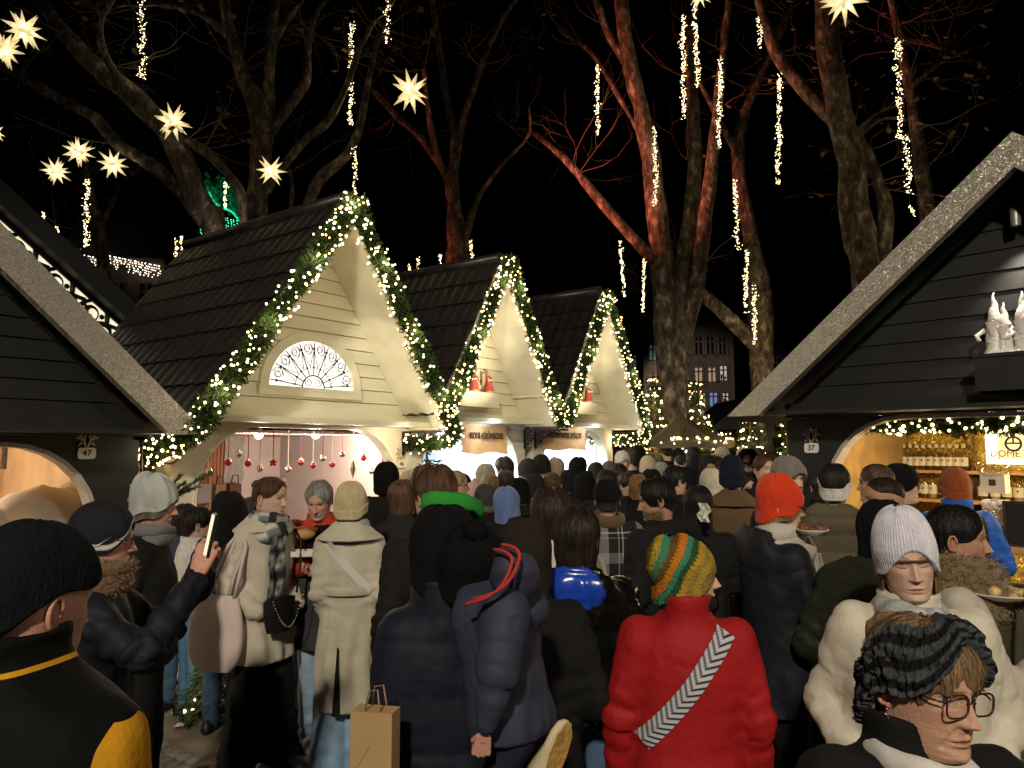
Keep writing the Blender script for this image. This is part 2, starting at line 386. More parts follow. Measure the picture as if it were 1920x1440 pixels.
# ---- hands
def hand_geo(curl=.35, thumb=0.0, h=.0034):
    fs = []; K = [(-.031, .092, .070, .0088), (-.0105, .098, .078, .0092), (.0105, .094, .072, .0088), (.030, .084, .056, .0078)]
    segs = []
    for i, (x, y, L, r) in enumerate(K):
        p = np.array([x, y, 0.]); a = 0; w = curl*(1+.08*i)
        segs.append((np.array([x*.55, .015, 0]), p, .016, .0125, (1, 1, 1.25)))
        for q, (fr, bend) in enumerate(((.45, .8), (.30, 1.15), (.25, .7))):
            a += w*bend; e = p+np.array([x*.06, L*fr*cos(a), -L*fr*sin(a)]); segs.append((p, e, r*(1-.07*q), r*(.95-.09*q), None)); p = e
    ta = thumb; tp = [np.array([-.022, .02, -.008]), np.array([-.050+.01*ta, .052, -.018-.012*ta]), np.array([-.064+.03*ta, .078, -.026-.02*ta]), np.array([-.066+.052*ta, .100, -.034-.022*ta])]
    for (a, b, r0, r1) in zip(tp, tp[1:], (.016, .0115, .0095), (.0125, .0098, .0078)): segs.append((a, b, r0, r1, None))
    segs.append((np.array([0, -.05, 0]), np.array([0, .02, 0]), .024, .023, (1, 1, 1.3)))
    def fn(P):
        d = None
        for i, (a, b, r0, r1, sc) in enumerate(segs):
            e = sseg(P, a, b, r0, r1, np.array(sc) if sc else None); d = e if d is None else smin(d, e, .004)
        return d
    v, f = field(fn, (-.085, -.06, -.10), (.05, .185, .03), h); v = relax(v, f, 1); return v, f
_H = {}
def hand(kind, h=.0034):
    if (kind, h) not in _H:
        c, t = {'relaxed': (.32, .1), 'grip': (.95, .9), 'fist': (1.25, .9), 'hold': (.6, .5)}[kind]; _H[kind, h] = hand_geo(c, t, h)
    return _H[kind, h]
# ---- coats
TORSO = np.array([  # z, half width, half depth, centre y (metres, for a 1.75 m person)
    (1.53, .070, .068, -.005), (1.485, .085, .078, -.008), (1.455, .125, .092, -.012), (1.42, .170, .108, -.012), (1.37, .195, .120, -.01), (1.27, .205, .138, .0),
    (1.12, .190, .138, .005), (1.00, .188, .136, .005), (.90, .198, .146, 0), (.80, .204, .150, 0), (.3, .204, .150, 0)])
def coat_geo(H, c, arms, vox, lean=(0, 0), seed=1):
    """c: hem (fraction of H), bulk, flare, folds, quilt (period m), qamp; arms: [(shoulder, elbow, wrist)] in metres"""
    U = H/1.75; bulk = c.get('bulk', 1.0); flare = c.get('flare', 0.0); hem = c.get('hem', .5)*H; ar = c.get('ar', 1.0)
    zk = TORSO[::-1, 0]*U; z1 = c.get('neck', 1.50)*U; waist = c.get('waist', 0)
    A_, B_, Y_ = TORSO[::-1, 1]*U, TORSO[::-1, 2]*U, TORSO[::-1, 3]*U
    bk = 1+(bulk-1)*sstep(1.50*U, 1.38*U, zk); A_ = A_*bk; B_ = B_*(bk*1.03)
    col = c.get('collar', 'stand'); k = .045*U
    rr = [x*U*ar for x in (.074, .062, .052)]
    if 'cuffr' in c: rr[2] = c['cuffr']*U
    def tors(P):
        x, y, z = P[..., 0], P[..., 1], P[..., 2]
        a = np.interp(z, zk, A_); b = np.interp(z, zk, B_); cy = np.interp(z, zk, Y_)
        fl = flare*np.clip((1.0*U-z)/(.5*U), 0, 1.4); ws = waist*np.exp(-((z-1.08*U)/(.10*U))**2)
        a = a*(1+fl-ws); b = b*(1+fl-ws)
        t = z/H; x = x-lean[0]*t*t; y = y-cy-lean[1]*t*t
        p = 2.35; d = ((np.abs(x/a)**p+np.abs(y/b)**p)**(1/p)-1)*np.minimum(a, b)
        return d
    def armf(P, A):
        s, e, w = A; return smin(sseg(P, s, e, rr[0], rr[1]), sseg(P, e, w, rr[1], rr[2]), .02*U)
    def fn(P):
        z = P[..., 2]; d = tors(P); d = np.maximum(d, z-z1)
        for A in arms: d = smin(d, armf(P, A), k)
        x, y = P[..., 0]-lean[0], P[..., 1]-lean[1]
        if col in ('stand', 'high'):
            zt = (1.525 if col == 'stand' else 1.565)*U; r = np.hypot(x/(.082*U), (y+.012*U)/(.088*U))-1-.10*np.clip((z-1.46*U)/(.15*U), 0, 1)
            sh = np.abs(r*.085*U)-.012*U; d = smin(d, np.maximum(np.maximum(sh, z-zt), 1.42*U-z), .02*U)
        if col == 'lapel':
            f = np.clip((1.535*U-z)/(.115*U), 0, 1); r = np.hypot(x/(.078*U+.125*U*f), (y+.01*U)/(.078*U+.085*U*f))-1
            d = smin(d, np.maximum(np.maximum(np.abs(r*.10*U)-.014*U, z-1.545*U), 1.43*U-z), .008*U)
        if col == 'hood':
            hd = sell(P, (lean[0], lean[1]-.115*U, 1.44*U), (.165*U, .060*U, .115*U)); hd = np.maximum(hd, -sell(P, (lean[0], lean[1]-.055*U, 1.56*U), (.12*U, .085*U, .10*U)))
            d = smin(d, hd, .05*U)
            r = np.hypot(x/(.085*U), (y+.012*U)/(.092*U))-1; d = smin(d, np.maximum(np.maximum(np.abs(r*.088*U)-.013*U, z-1.525*U), 1.42*U-z), .02*U)
        return np.maximum(d, hem-z)
    pts = np.array([p for A in arms for p in A]) if arms else np.zeros((1, 3)); m = .09*U*ar
    wx = .22*U*max(bulk, 1)*(1+flare*1.4)+.02+abs(lean[0]); wy = .17*U*max(bulk, 1)*(1+flare*1.4)+.02+abs(lean[1])
    lo = np.minimum(pts.min(0)-m, (-wx, -wy-(.09*U if col == 'hood' else 0), hem)); hi = np.maximum(pts.max(0)+m, (wx, wy, 1.66*U))
    lo[2] = min(hem, pts[:, 2].min()-m) if arms else hem
    def fn2(P):
        d = fn(P)
        if arms and lo[2] < hem:      # hands may hang lower than a short hem
            for A in arms: d = np.minimum(d, armf(P, A))
        return d
    v, f = field(fn2, lo, hi, vox); v = relax(v, f, 2); n = vnorm(v, f)
    # cloth folds and quilting
    dt = tors(v); s = v[:, 2].copy(); isarm = np.zeros(len(v), bool); best = dt.copy(); eld = np.full(len(v), 9.)
    for A in arms:
        for a, b, base in ((A[0], A[1], 0), (A[1], A[2], 1)):
            a = np.asarray(a); b = np.asarray(b); dd = b-a; L = np.linalg.norm(dd); t = np.clip(((v-a)@dd)/(L*L), 0, 1); d = np.linalg.norm(v-a-t[:, None]*dd, axis=1)-rr[1]
            m = (d < best-.005) & (((v-a)@dd)/(L*L) > .12 if base == 0 else True); best = np.where(m, d, best); s = np.where(m, (t+base)*L, s); isarm |= m
        eld = np.minimum(eld, np.linalg.norm(v-np.asarray(A[1]), axis=1))
    g = c.get('folds', 1.0); D = np.zeros(len(v))
    if g:
        fade = sstep(hem, hem+.02, v[:, 2])
        D += g*.0045*vnoise(v*np.array([9, 9, 4])/U, seed)+g*.004*vnoise(v*np.array([22, 22, 9]), seed+1)
        rg = lambda sc, sd_: np.maximum(0, 1-2.2*np.abs(vnoise(v*np.array(sc), sd_)))**2
        D += -g*.0045*rg((7, 7, 13), seed+11)*sstep(-.2, .5, vnoise(v*3.1, seed+12)+.25)-g*.004*rg((13, 13, 6), seed+13)*sstep(0, .5, vnoise(v*4, seed+14)+.2)-g*.006*isarm*rg((10, 10, 17), seed+15)
        low = sstep(1.05*U, .7*U, v[:, 2])*~isarm; an = np.arctan2(v[:, 0], v[:, 1])
        D += g*low*.010*np.sin(an*9+2.5*vnoise(v*3, seed+2))*fade
        D += g*.008*np.exp(-(eld/.11)**2)*np.sin(s*95+4*vnoise(v*7, seed+3))
        D += g*.006*isarm*np.sin(s*48+5*vnoise(v*6, seed+5))*(.5+.5*vnoise(v*5, seed+6))
    q = c.get('quilt', 0)
    if q:
        qa = c.get('qamp', .012); ss = s+.004*vnoise(v*12, seed+8); D += qa*(np.abs(np.sin(pi*ss/q))**.45-.75)
        D += .35*qa*vnoise(v*np.array([26, 26, 10]), seed+9)*np.abs(np.sin(pi*ss/q))
    return v+n*D[:, None], f, isarm
def pocket_arms(U, w=.175, sp=1.0, out=.0):
    return [((sd*w*U*sp, -.005*U, 1.40*U), (sd*(.27+out)*U*sp, -.07*U, 1.12*U), (sd*.185*U*sp, .12*U, .97*U)) for sd in (-1, 1)]
def hang_arms(U, w=.175, sp=1.0):
    return [((sd*w*U*sp, -.005*U, 1.40*U), (sd*.245*U*sp, -.03*U, 1.10*U), (sd*.25*U*sp, .04*U, .86*U)) for sd in (-1, 1)]
def up_arms(U, sp=1.0):
    """forearms raised in front, as when eating or holding something"""
    return [((sd*.175*U*sp, -.005*U, 1.40*U), (sd*.235*U*sp, .03*U, 1.13*U), (sd*.10*U, .24*U, 1.22*U)) for sd in (-1, 1)]
SHOES = {'black': (.012, .012, .013), 'white': (.62, .62, .6), 'brown': (.09, .05, .03), 'tan': (.35, .2, .08)}
def shoe_mesh(side, U, x, y, yaw=0, sole=None):
    b = MB(); n = 12; rows = []
    for t, w, h in ((-.115, .012, .03), (-.11, .03, .07), (-.08, .038, .10), (-.03, .038, .105), (.02, .039, .085), (.07, .046, .06), (.12, .044, .05), (.155, .03, .04), (.168, .008, .025)):
        r = []
        for k in range(n):
            a = 2*pi*k/n; zz = .5+.5*sin(a); r.append((x+(w*cos(a)*(1-.25*max(0, sin(a)))*cos(yaw)-t*sin(yaw))*U, y+(t*cos(yaw)+w*cos(a)*sin(yaw))*U, max(.004, h*zz*1.0)*U))
        rows.append(r)
    b.grid(rows, 0, True); b.add(rows[0], [tuple(range(n))]); b.add(rows[-1], [tuple(range(n-1, -1, -1))])
    return b
def tube_mat(Mx, v):
    v = np.asarray(v, float); return v@np.array(Mx.to_3x3()).T+np.array(Mx.translation)
CLOTH = {}
def fabric(kind, col):
    sh_ = .15 if max(col) > .12 else 0
    if kind == 'wool': return mat('wool_cloth', col, .95, bump=.35, bscale=420, var=.08, vscale=14, spec=.15, sheen=sh_)
    if kind == 'nylon': return mat('nylon_cloth', col, .66, bump=.35, bscale=40, var=.08, vscale=5, spec=.22, bdetail=6, ridged=6)
    if kind == 'shiny': return mat('shiny_nylon', col, .25, bump=.4, bscale=30, var=.05, vscale=5, spec=.6)
    if kind == 'denim': return mat('denim', col, .9, bump=.3, bscale=300, var=.22, vscale=10, spec=.15)
    if kind == 'knit': return mat('knit_wool', col, .95, bump=.6, bscale=150, var=.12, vscale=30, spec=.1, sheen=sh_, stretch=(1, 1, .5))
    if kind == 'fluffy': return mat('fluffy_wool', col, 1, bump=1, bscale=90, var=.2, vscale=40, spec=.05, sheen=sh_*2)
    return mat('plain_cloth', col, .88, bump=.25, bscale=160, var=.12, vscale=8, spec=.2, ridged=4)
def hairmat(col): return mat('hair', tuple(c*.8 for c in col), .5, bump=.9, bscale=90, var=.45, vscale=40, spec=.28, stretch=(1, 1, .12))
def skinmat():
    m = mat('skin', (1, 1, 1), .48, bump=.28, bscale=190, var=.07, vscale=60, attr=True, spec=.35)
    b = m.node_tree.nodes['Principled BSDF']; b.inputs['Subsurface Weight'].default_value = .12; b.inputs['Subsurface Radius'].default_value = (.008, .003, .0015); return m
def brim(f, s, b, ear=None):
    """edge height by azimuth: f at the face, s at the ears, b at the nape"""
    return lambda p: (f+(s-f)*sstep(0, 1.35, abs(p)) if abs(p) < 1.45 else s+(b-s)*sstep(1.45, 2.7, abs(p)))
def person(label, px, ytop, Y, face, coat=None, hat=None, hair=None, legs=None, arms='pocket', head=(0, 0, 0), face_kw=None, lod=0, group=None, lean=(0, 0), tall=None, raise_=0, skin='fair', scarf=None, glasses=None, ears=True, hands=None, seed=None, neck=0, hs=HS, dz=0, headfwd=.015):
    """one person standing at the pixel column px, depth Y, with the crown at pixel row ytop, looking along `face` degrees (0 right, 90 away, 270 to the camera)"""
    top = at(px, ytop, Y); seed = seed if seed is not None else int(px*7+ytop) % 997
    extra = .028 if hat and hat[0] not in ('headband',) else .012
    H = tall or max(1.2, top.z-extra-hat_extra(hat)*hs); base = top.z-extra-hat_extra(hat)*hs-H if tall else 0
    U = H/1.75; root = thing('person', label, 'person', (top.x, Y, base+raise_), R(face-90), group)
    vox = (.034, .021, .0135, .0105)[lod]; coat = dict(coat or {})
    if arms == 'pocket': A = pocket_arms(U, sp=coat.get('sp', 1))
    elif arms == 'hang': A = hang_arms(U, sp=coat.get('sp', 1))
    elif arms == 'up': A = up_arms(U, coat.get('sp', 1))
    else: A = [tuple(tuple(U*q for q in p) for p in a) for a in arms]
    # head frame
    piv = Vector((lean[0], lean[1]+headfwd*.5, H-hs*1.06)); yaw, pit, rol = (R(a) for a in head)
    Rm = Euler((-pit, rol, 0)).to_matrix(); Rm = Matrix.Rotation(yaw, 3, 'Z') @ Rm; RmN = np.array(Rm)
    shift = np.array([lean[0], lean[1]+headfwd, H-hs]); pv = np.array(piv)
    def M(v):
        v = np.asarray(v, float); q = v*hs+shift; r = (q-pv)@RmN.T+pv
        k = sstep(-.5, .0, v[..., 2])[..., None]; return q*(1-k)+r*k
    nr, nc = ((20, 22), (34, 36), (62, 60), (110, 104))[lod]
    hv, hf, hc, n0, ncc = head_geo(nr, nc, skin=skin, **(face_kw or {}))
    v = M(hv)
    # torso and limbs under the clothes, one surface with the neck
    tz = [1.44, 1.40, 1.30, 1.12, 1.0, .95, .93]; tw = [(.09, .07), (.14, .08), (.16, .09), (.145, .09), (.14, .09), (.10, .07), (.02, .02)]
    ang = np.linspace(0, 2*pi, ncc, endpoint=False); ang = ang-.38*np.sin(ang); base_i = len(v); add = []
    for z, (a, b) in zip(tz, tw): add.append(np.stack([lean[0]*(z/1.75)**2+a*U*np.sin(ang), lean[1]*(z/1.75)**2+b*U*np.cos(ang)-.01*U, np.full(ncc, z*U)], -1))
    v = np.concatenate([v, np.concatenate(add)]); F = list(hf); prev = 0
    for i in range(len(tz)):
        cur = base_i+i*ncc
        F += [(cur+j, prev+j, prev+(j+1) % ncc, cur+(j+1) % ncc) for j in range(ncc)]; prev = cur
    b = MB(); b.v = [tuple(p) for p in v]; b.f = F; b.m = [0]*len(F); sk = np.array(SKIN[skin] if isinstance(skin, str) else skin); b.c = [tuple(c) for c in hc]+[tuple(sk)]*(len(v)-len(hc))
    b.cc = tuple(sk*np.array([1, .88, .86]))
    if ears and lod >= 1:
        for sd in (-1, 1):
            e = ear_geo(sd); b.add(M(np.array(e.v)), e.f)
    lg = dict(legs or {}); hw = lg.get('w', .095); st = lg.get('stance', ((-.10, 0), (.10, 0)))
    for (fx, fy), sd in zip(st, (-1, 1)):
        if 'pts' in lg: continue
        b.tube([(sd*.085*U, 0, .86*U), (sd*.09*U+(fx-sd*.09)*U*.5, fy*U*.4+.01, .48*U), (fx*U, fy*U, .06*U)], [.06*U, .045*U, .035*U], 8)
    b.cc = tuple(sk*np.array([1, .9, .88]))
    if hands:
        for hd in hands:      # (which arm, kind, direction of fingers, back-of-hand normal, side)
            ai, kind, fd, up, sd = hd; hvv, hff = hand(kind, (.006, .0048, .0036, .003)[lod]); w = Vector(A[ai][2])
            yv = Vector(fd).normalized(); zv = Vector(up); zv = (zv-yv*zv.dot(yv)).normalized(); xv = yv.cross(zv)
            hv2 = hvv.copy()*(U/1.0 if U < .8 else 1.0); 
            if sd < 0: hv2[:, 0] *= -1; hff = hff[:, ::-1]
            mm = np.array(Matrix((xv, yv, zv))); b.add(hv2@mm+np.array(w)+np.array(yv)*.03, hff)
    for A1 in A:
        b.tube([A1[0], A1[1], A1[2]], [.045*U, .036*U, .026*U], 8)
    body = b.build('body', skinmat(), root, True, True)
    # clothes
    cv, cf, isarm = coat_geo(H*(1+coat.get('lift', 0)), coat, A, vox, lean, seed); cm = coat.get('mat') or fabric(coat.get('kind', 'plain'), coat.get('col', (.02, .02, .022)))
    ccol = coat['paint'](cv, isarm, U) if 'paint' in coat else None
    co = put(coat.get('name', 'coat'), npmesh('coat', cv, cf, ccol), root, cm)
    lc = lg.get('col', (.02, .022, .03)); P0 = (0, 0, .9*U)
    def lf(P):
        pr_ = .07*U if 'pts' in lg else .10*U; d = sseg(P, (-.07*U, 0, .90*U), (.07*U, 0, .90*U), pr_, pr_)
        for li, ((fx, fy), sd) in enumerate(zip(st, (-1, 1))):
            hp, kn, an = (sd*.085*U, 0, .84*U), ((sd*.09+(fx-sd*.09)*.5)*U, (fy*.4+.015)*U, .48*U), (fx*U, fy*U, .05*U)
            if 'pts' in lg: hp, kn, an = (np.array(p)*U for p in lg['pts'][li])
            d = smin(d, smin(sseg(P, hp, kn, .092*U, hw*.80*U), sseg(P, kn, an, hw*.80*U, hw*lg.get('ankle', .68)*U), .02), .02)
        return np.maximum(d, lg.get('cuff', .045)*U-P[..., 2]) if 'pts' not in lg else d
    xs = [p[0] for p in st]; ys = [p[1] for p in st]
    blo, bhi = [min(-.19, min(xs)-.13)*U, min(-.13, min(ys)-.12)*U, lg.get('cuff', .045)*U-.01], [max(.19, max(xs)+.13)*U, max(.13, max(ys)+.12)*U, 1.01*U]
    if 'pts' in lg: ap = np.array(lg['pts']).reshape(-1, 3)*U; blo = list(np.minimum(ap.min(0)-.1, blo)); bhi = list(np.maximum(ap.max(0)+.1, bhi))
    lv, lfc = field(lf, blo, bhi, max(vox, .016)); lv = relax(lv, lfc, 1)
    ln = vnorm(lv, lfc); lv = lv+ln*(.007*vnoise(lv*np.array([14, 14, 7]), seed)+.006*np.sin(lv[:, 2]*60+6*vnoise(lv*5, seed+2))*sstep(.55*U, .1*U, lv[:, 2]))[:, None]
    put('trousers', npmesh('trousers', lv, lfc), root, fabric(lg.get('kind', 'denim'), lc))
    for (fx, fy), sd in zip(st, (-1, 1)):
        if 'pts' in lg: continue
        shoe_mesh(sd, U*lg.get('shoe', 1.05), fx*U/(1) , fy*U+.02, -sd*.12).build('shoe', mat('shoe_leather', SHOES[lg.get('shoes', 'black')], .45, bump=.1, bscale=60), root, True)
    ctx = dict(root=root, M=M, U=U, H=H, lod=lod, coat=co, body=body, seed=seed, A=A, lean=lean, hs=hs)
    if hair: make_hair(ctx, *hair)
    if hat: make_hat(ctx, *hat)
    if scarf: make_scarf(ctx, scarf)
    if glasses: make_glasses(ctx, glasses)
    return ctx
def hat_extra(hat):
    if not hat: return 0
    o = hat[2] if len(hat) > 2 else {}
    return o.get('ext', .06 if hat[0] == 'beanie' else 0)+(.16 if o.get('pom') else 0)
def make_hair(ctx, style, col, o=None):
    o = o or {}; lod = ctx['lod']; n = (26, 40, 72, 110)[lod]; r = (9, 14, 26, 40)[lod]; M = ctx['M']; sd = ctx['seed']; m = hairmat(col)
    st = dict(off=.05, noise=.03, strand=.008 if lod > 1 else .004, seed=sd, ns=(9, 9, 1.5)); st.update(o.get('sh', {}))
    hl = {'short': brim(.80, .42, .16), 'crop': brim(.82, .5, .2), 'bob': brim(.76, -.02, -.10), 'long': brim(.78, -.30, -.75), 'tied': brim(.82, .50, .12), 'under': brim(.62, .2, -.02), 'underlong': brim(.62, -.1, -.6)}[style]
    if 'hl' in o: hl = o['hl']
    if style == 'crop': st['off'] = .022; st['noise'] = .008
    if style in ('under', 'underlong'): st['off'] = .03; st['noise'] = .012
    if style == 'tied': st['off'] = .035; st['noise'] = .012
    if style in ('bob', 'long', 'underlong'):
        e = hl; gap = o.get('gap', .75)
        hl = lambda p: (brim(.80, .72, .72)(p) if abs(p) < gap else e(p)*sstep(gap, gap+.45, abs(p))+.72*(1-sstep(gap, gap+.45, abs(p))))
    if style in ('under', 'underlong'): st['lo'] = lambda p: .58; st['taper'] = False
    P, Z, PH = shell(hl, rows=r, nc=n, **st)
    h = put('hair', shell_mesh('hair', P, M), ctx['root'], m)
    if lod >= 2:      # loose strands lying on and lifting off the hair
        q = random.Random(sd+3); V_, F_ = [], []; R0, N0 = P.shape[0]-1, P.shape[1]; ctr = np.array((0, -.03, .5)); L0 = o.get('len', .34)
        for _ in range((700, 1300)[lod-2]):
            c = q.uniform(0, N0); r0 = q.uniform(.02, .72)*R0; n_ = 7; ln = q.uniform(.4, 1)*L0*R0; lift = q.uniform(.004, .022); dr = q.gauss(0, N0*.012); wv = q.uniform(0, 6); w = q.uniform(.004, .009); pts = []
            for k in range(n_):
                t = k/(n_-1); rr_ = min(R0-.01, r0+ln*t); cc_ = (c+dr*t+N0*.006*sin(wv+3*t)) % N0; i0, j0 = int(rr_), int(cc_); p = P[i0, j0]*(1-(cc_-j0))+P[i0, (j0+1) % N0]*(cc_-j0); p2 = P[min(i0+1, R0), j0]; p = p*(1-(rr_-i0))+(p2+(p-P[i0, j0]))*(rr_-i0)
                d = p-ctr; d[2] *= .3; pts.append(p+d/np.linalg.norm(d)*(lift*(.3+t)))
            i = len(V_)
            for k, p in enumerate(pts):
                tg = pts[min(k+1, n_-1)]-pts[max(k-1, 0)]; s_ = np.cross(tg, p-ctr); s_ = s_/max(np.linalg.norm(s_), 1e-6)*w*(1-.75*k/(n_-1)); V_ += [p-s_, p+s_]
            F_ += [(i+2*k, i+2*k+1, i+2*k+3, i+2*k+2) for k in range(n_-1)]
        put('strands', npmesh('strands', M(np.array(V_)), np.array(F_)), h, m)
    if o.get('bun') or o.get('pony'):
        b = MB(); c = o.get('bun') or o.get('pony')
        if o.get('bun'):
            b.ball(c, o.get('br', .12), 14, 10); v = np.array(b.v); v += (.02*vnoise(v*18, 3))[:, None]*np.sign(v-np.array(c)); b.v = [tuple(p) for p in M(v)]; b.build('hair_bun', m, h, True)
        else:
            p = [Vector(c)+Vector((0, -.10*sin(t*2.2), -.95*t)) for t in np.linspace(0, 1, 9)]; b.tube(p, [.05, .09, .1, .1, .095, .09, .08, .06, .02], 9); b.v = [tuple(q) for q in M(np.array(b.v))]; b.build('ponytail', m, h, True)
    return h
def make_hat(ctx, kind, col, o=None):
    o = o or {}; lod = ctx['lod']; n = (28, 48, 96, 264)[lod]; r = (9, 14, 26, 48)[lod]; M = ctx['M']; root = ctx['root']; m = o.get('mat') or fabric(o.get('fab', 'knit'), col)
    if kind == 'beanie':
        hl = o.get('hl') or brim(o.get('f', .66), o.get('s', .36), o.get('b', .18)); ext = o.get('ext', .06); rb = o.get('rib', 36 if lod > 1 else 0)
        P, Z, PH = shell(hl, o.get('off', .065), r, n, ext, o.get('slouch', .02), rb, o.get('ra', .007), o.get('noise', .012), (3, 3, 3), ctx['seed'], taper=False)
        cc = None
        if o.get('paint'):
            cc = o['paint'](P, Z, PH)
            m = o['mat']
        h = put('beanie', shell_mesh('beanie', P, M, cc), root, m)
        if o.get('cuff', True):
            w = o.get('cw', .20); hi = lambda p: hl(p)+w
            P2, _, _ = shell(lambda p: hl(p)-.012, o.get('off', .065)+.03, 6, n, 0, o.get('slouch', .02)*.2, rb, o.get('ra', .007), .008, (3, 3, 3), 2, lo=hi, taper=False)
            put('hat_cuff', shell_mesh('cuff', P2, M), h, o.get('cuffmat') or m)
        if o.get('pom'):
            b = MB(); c = Vector((0, -.03-o.get('slouch', .02)*1.6, 1.06+ext)); b.ball(c, .15, 16, 12); v = np.array(b.v); d = v-np.array(c); v = np.array(c)+d*(1+.22*vnoise(v*26, 5)+.1*vnoise(v*60, 7))[:, None]; b.v = [tuple(p) for p in M(v)]
            b.build('pompom', fabric('fluffy', o['pom'] if isinstance(o['pom'], tuple) else col), h, True)
        ctx['hat'] = h; ctx['hl'] = hl
    elif kind == 'headband':
        hl = o.get('hl') or brim(.64, .36, .30); w = o.get('w', .24)
        P2, Z, PH = shell(hl, o.get('off', .075), 40 if lod > 1 else 7, n, 0, 0, o.get('rib', 0), .012, o.get('noise', .012), o.get('ns', (8, 8, 8)), 2, lo=o.get('hi') or (lambda p: hl(p)+w), taper=False)
        put('headband', shell_mesh('headband', P2, M, o['paint'](P2, Z, PH) if o.get('paint') else None), root, m)
    elif kind == 'cap':
        P, Z, PH = shell(brim(.66, .52, .42), .06, r, n, .03, .0, 0, 0, .008, (3, 3, 3), 1, taper=False); h = put('cap', shell_mesh('cap', P, M), root, m)
        b = MB(); rows = []
        for t in np.linspace(-1.05, 1.05, 11): p0 = head_pt(.665, t, .06); rows.append([p0, p0+np.array([sin(t)*.03, .30*cos(t*.8)**1.2*cos(t)**.5 if abs(t) < 1.04 else 0, -.05])])
        b.grid([[Vector(q) for q in r_] for r_ in rows]); b.grid([[Vector(q)+Vector((0, 0, .022)) for q in r_] for r_ in rows], flip=True)
        b.v = [tuple(q) for q in M(np.array(b.v))]; b.build('cap_visor', m, h, True)
    elif kind == 'hood':
        hl = lambda p: -.35 if abs(p) > 1.5 else (.93-.05 if abs(p) < .35 else .88-(.88+.35)*sstep(.35, 1.25, abs(p)))
        P, Z, PH = shell(hl, o.get('off', .13), r, n, o.get('ext', .03), o.get('slouch', .06), 0, 0, o.get('noise', .03), (3, 3, 3), ctx['seed'], taper=False); h = put('hood', shell_mesh('hood', P, M), root, m)
def loop_tube(b, c, rx, ry, r, tilt=(0, 0, 0), n=28, k=10, seed=0, amp=.2, col=None, flat=1.0):
    Rt = Euler(tilt).to_matrix(); rows = []; c = Vector(c)
    for i in range(n):
        a = 2*pi*i/n; o = Vector((rx*sin(a), ry*cos(a), 0)); e = Vector((sin(a), cos(a), 0)); g = []
        for j in range(k):
            q = 2*pi*j/k; s = r*(1+amp*float(vnoise(np.array([[sin(a)*2.5, cos(a)*2.5, sin(q)*1.6+seed]]), seed)[0])); g.append(c+Rt@(o+e*cos(q)*s+Vector((0, 0, sin(q)*s*flat))))
        rows.append(g)
    v0 = len(b.v); b.grid(rows+[rows[0]], 0, True)
    if col is not None:
        for i in range(n+1):
            for j in range(k): b.c[v0+i*k+j] = col(i/n, j/k)
def make_scarf(ctx, o):
    U = ctx['U']; b = MB(); lx, ly = ctx['lean']; z0 = 1.465*U+o.get('dz', 0); col = o.get('colf'); n = (14, 20, 44, 64)[ctx['lod']]; k = (6, 8, 12, 16)[ctx['lod']]
    g = o.get('r', 1.0); fl = o.get('flat', 1.25); rs = o.get('rs', 1)
    loop_tube(b, (lx, ly+.01, z0-.015), .092*U*rs, .098*U*rs, .043*g, (R(12), R(4), 0), n, k, 1, .25, col, fl)
    loop_tube(b, (lx, ly+.02, z0+.03), .084*U*rs, .092*U*rs, .036*g, (R(-6), R(-5), .5), n, k, 4, .3, col, fl)
    if o.get('big'): loop_tube(b, (lx, ly+.02, z0-.05), .112*U, .112*U, .042*g, (R(18), R(-4), 1), n, k, 6, .3, col, fl)
    for (x0, x1, L, w) in o.get('tails', ()):
        rows = []; yy = .165*U
        for i in range(14):
            t = i/13; z = z0-.05-L*t; rows.append([Vector((x0+(x1-x0)*t+w*(s-.5)+.006*sin(t*9+s*5), ly*.8+yy+.012*sin(s*9)+.004*sin(t*14), z)) for s in np.linspace(0, 1, 7)])
        v0 = len(b.v); b.grid(rows); b.grid([[p-Vector((0, .014, 0)) for p in r_] for r_ in rows], flip=True)
        if col:
            for h_ in range(2):
                for i in range(14):
                    for j in range(7): b.c[v0+h_*98+i*7+j] = col(i/13*.8, j/7)
    m = mat('scarf_knit', (1, 1, 1), .95, bump=.4, bscale=220, var=.1, vscale=30, attr=True, spec=.1) if col else fabric(o.get('fab', 'wool'), o['col'])
    return b.build(o.get('name', 'scarf'), m, ctx['root'], True, bool(col))
def fur(ctx, base, n, ln, col, name='fur_tufts'):
    """tapered tufts growing out of a fur trim"""
    me = base.data; r = random.Random(n); ps = me.polygons; V_, F_ = [], []; down = Vector((0, 0, -.35))
    for _ in range(n):
        p = ps[r.randrange(len(ps))]; c = p.center+Vector((r.uniform(-1, 1), r.uniform(-1, 1), r.uniform(-1, 1)))*.008; nn = p.normal
        d = (nn+down+Vector((r.gauss(0, .45), r.gauss(0, .45), r.gauss(0, .45)))).normalized()*ln*r.uniform(.5, 1.2); w = d.cross(Vector((r.gauss(0, 1), r.gauss(0, 1), r.gauss(0, 1)))).normalized()*.0013; i = len(V_)
        V_ += [c-w, c+w, c+d*.6+w*.6, c+d, c+d*.6-w*.6]; F_.append((i, i+1, i+2, i+3, i+4))
    put(name, npmesh(name, np.array([tuple(v) for v in V_]), F_, smooth=False), base, mat('fur_hair', col, .7, var=.5, vscale=40, spec=.2))
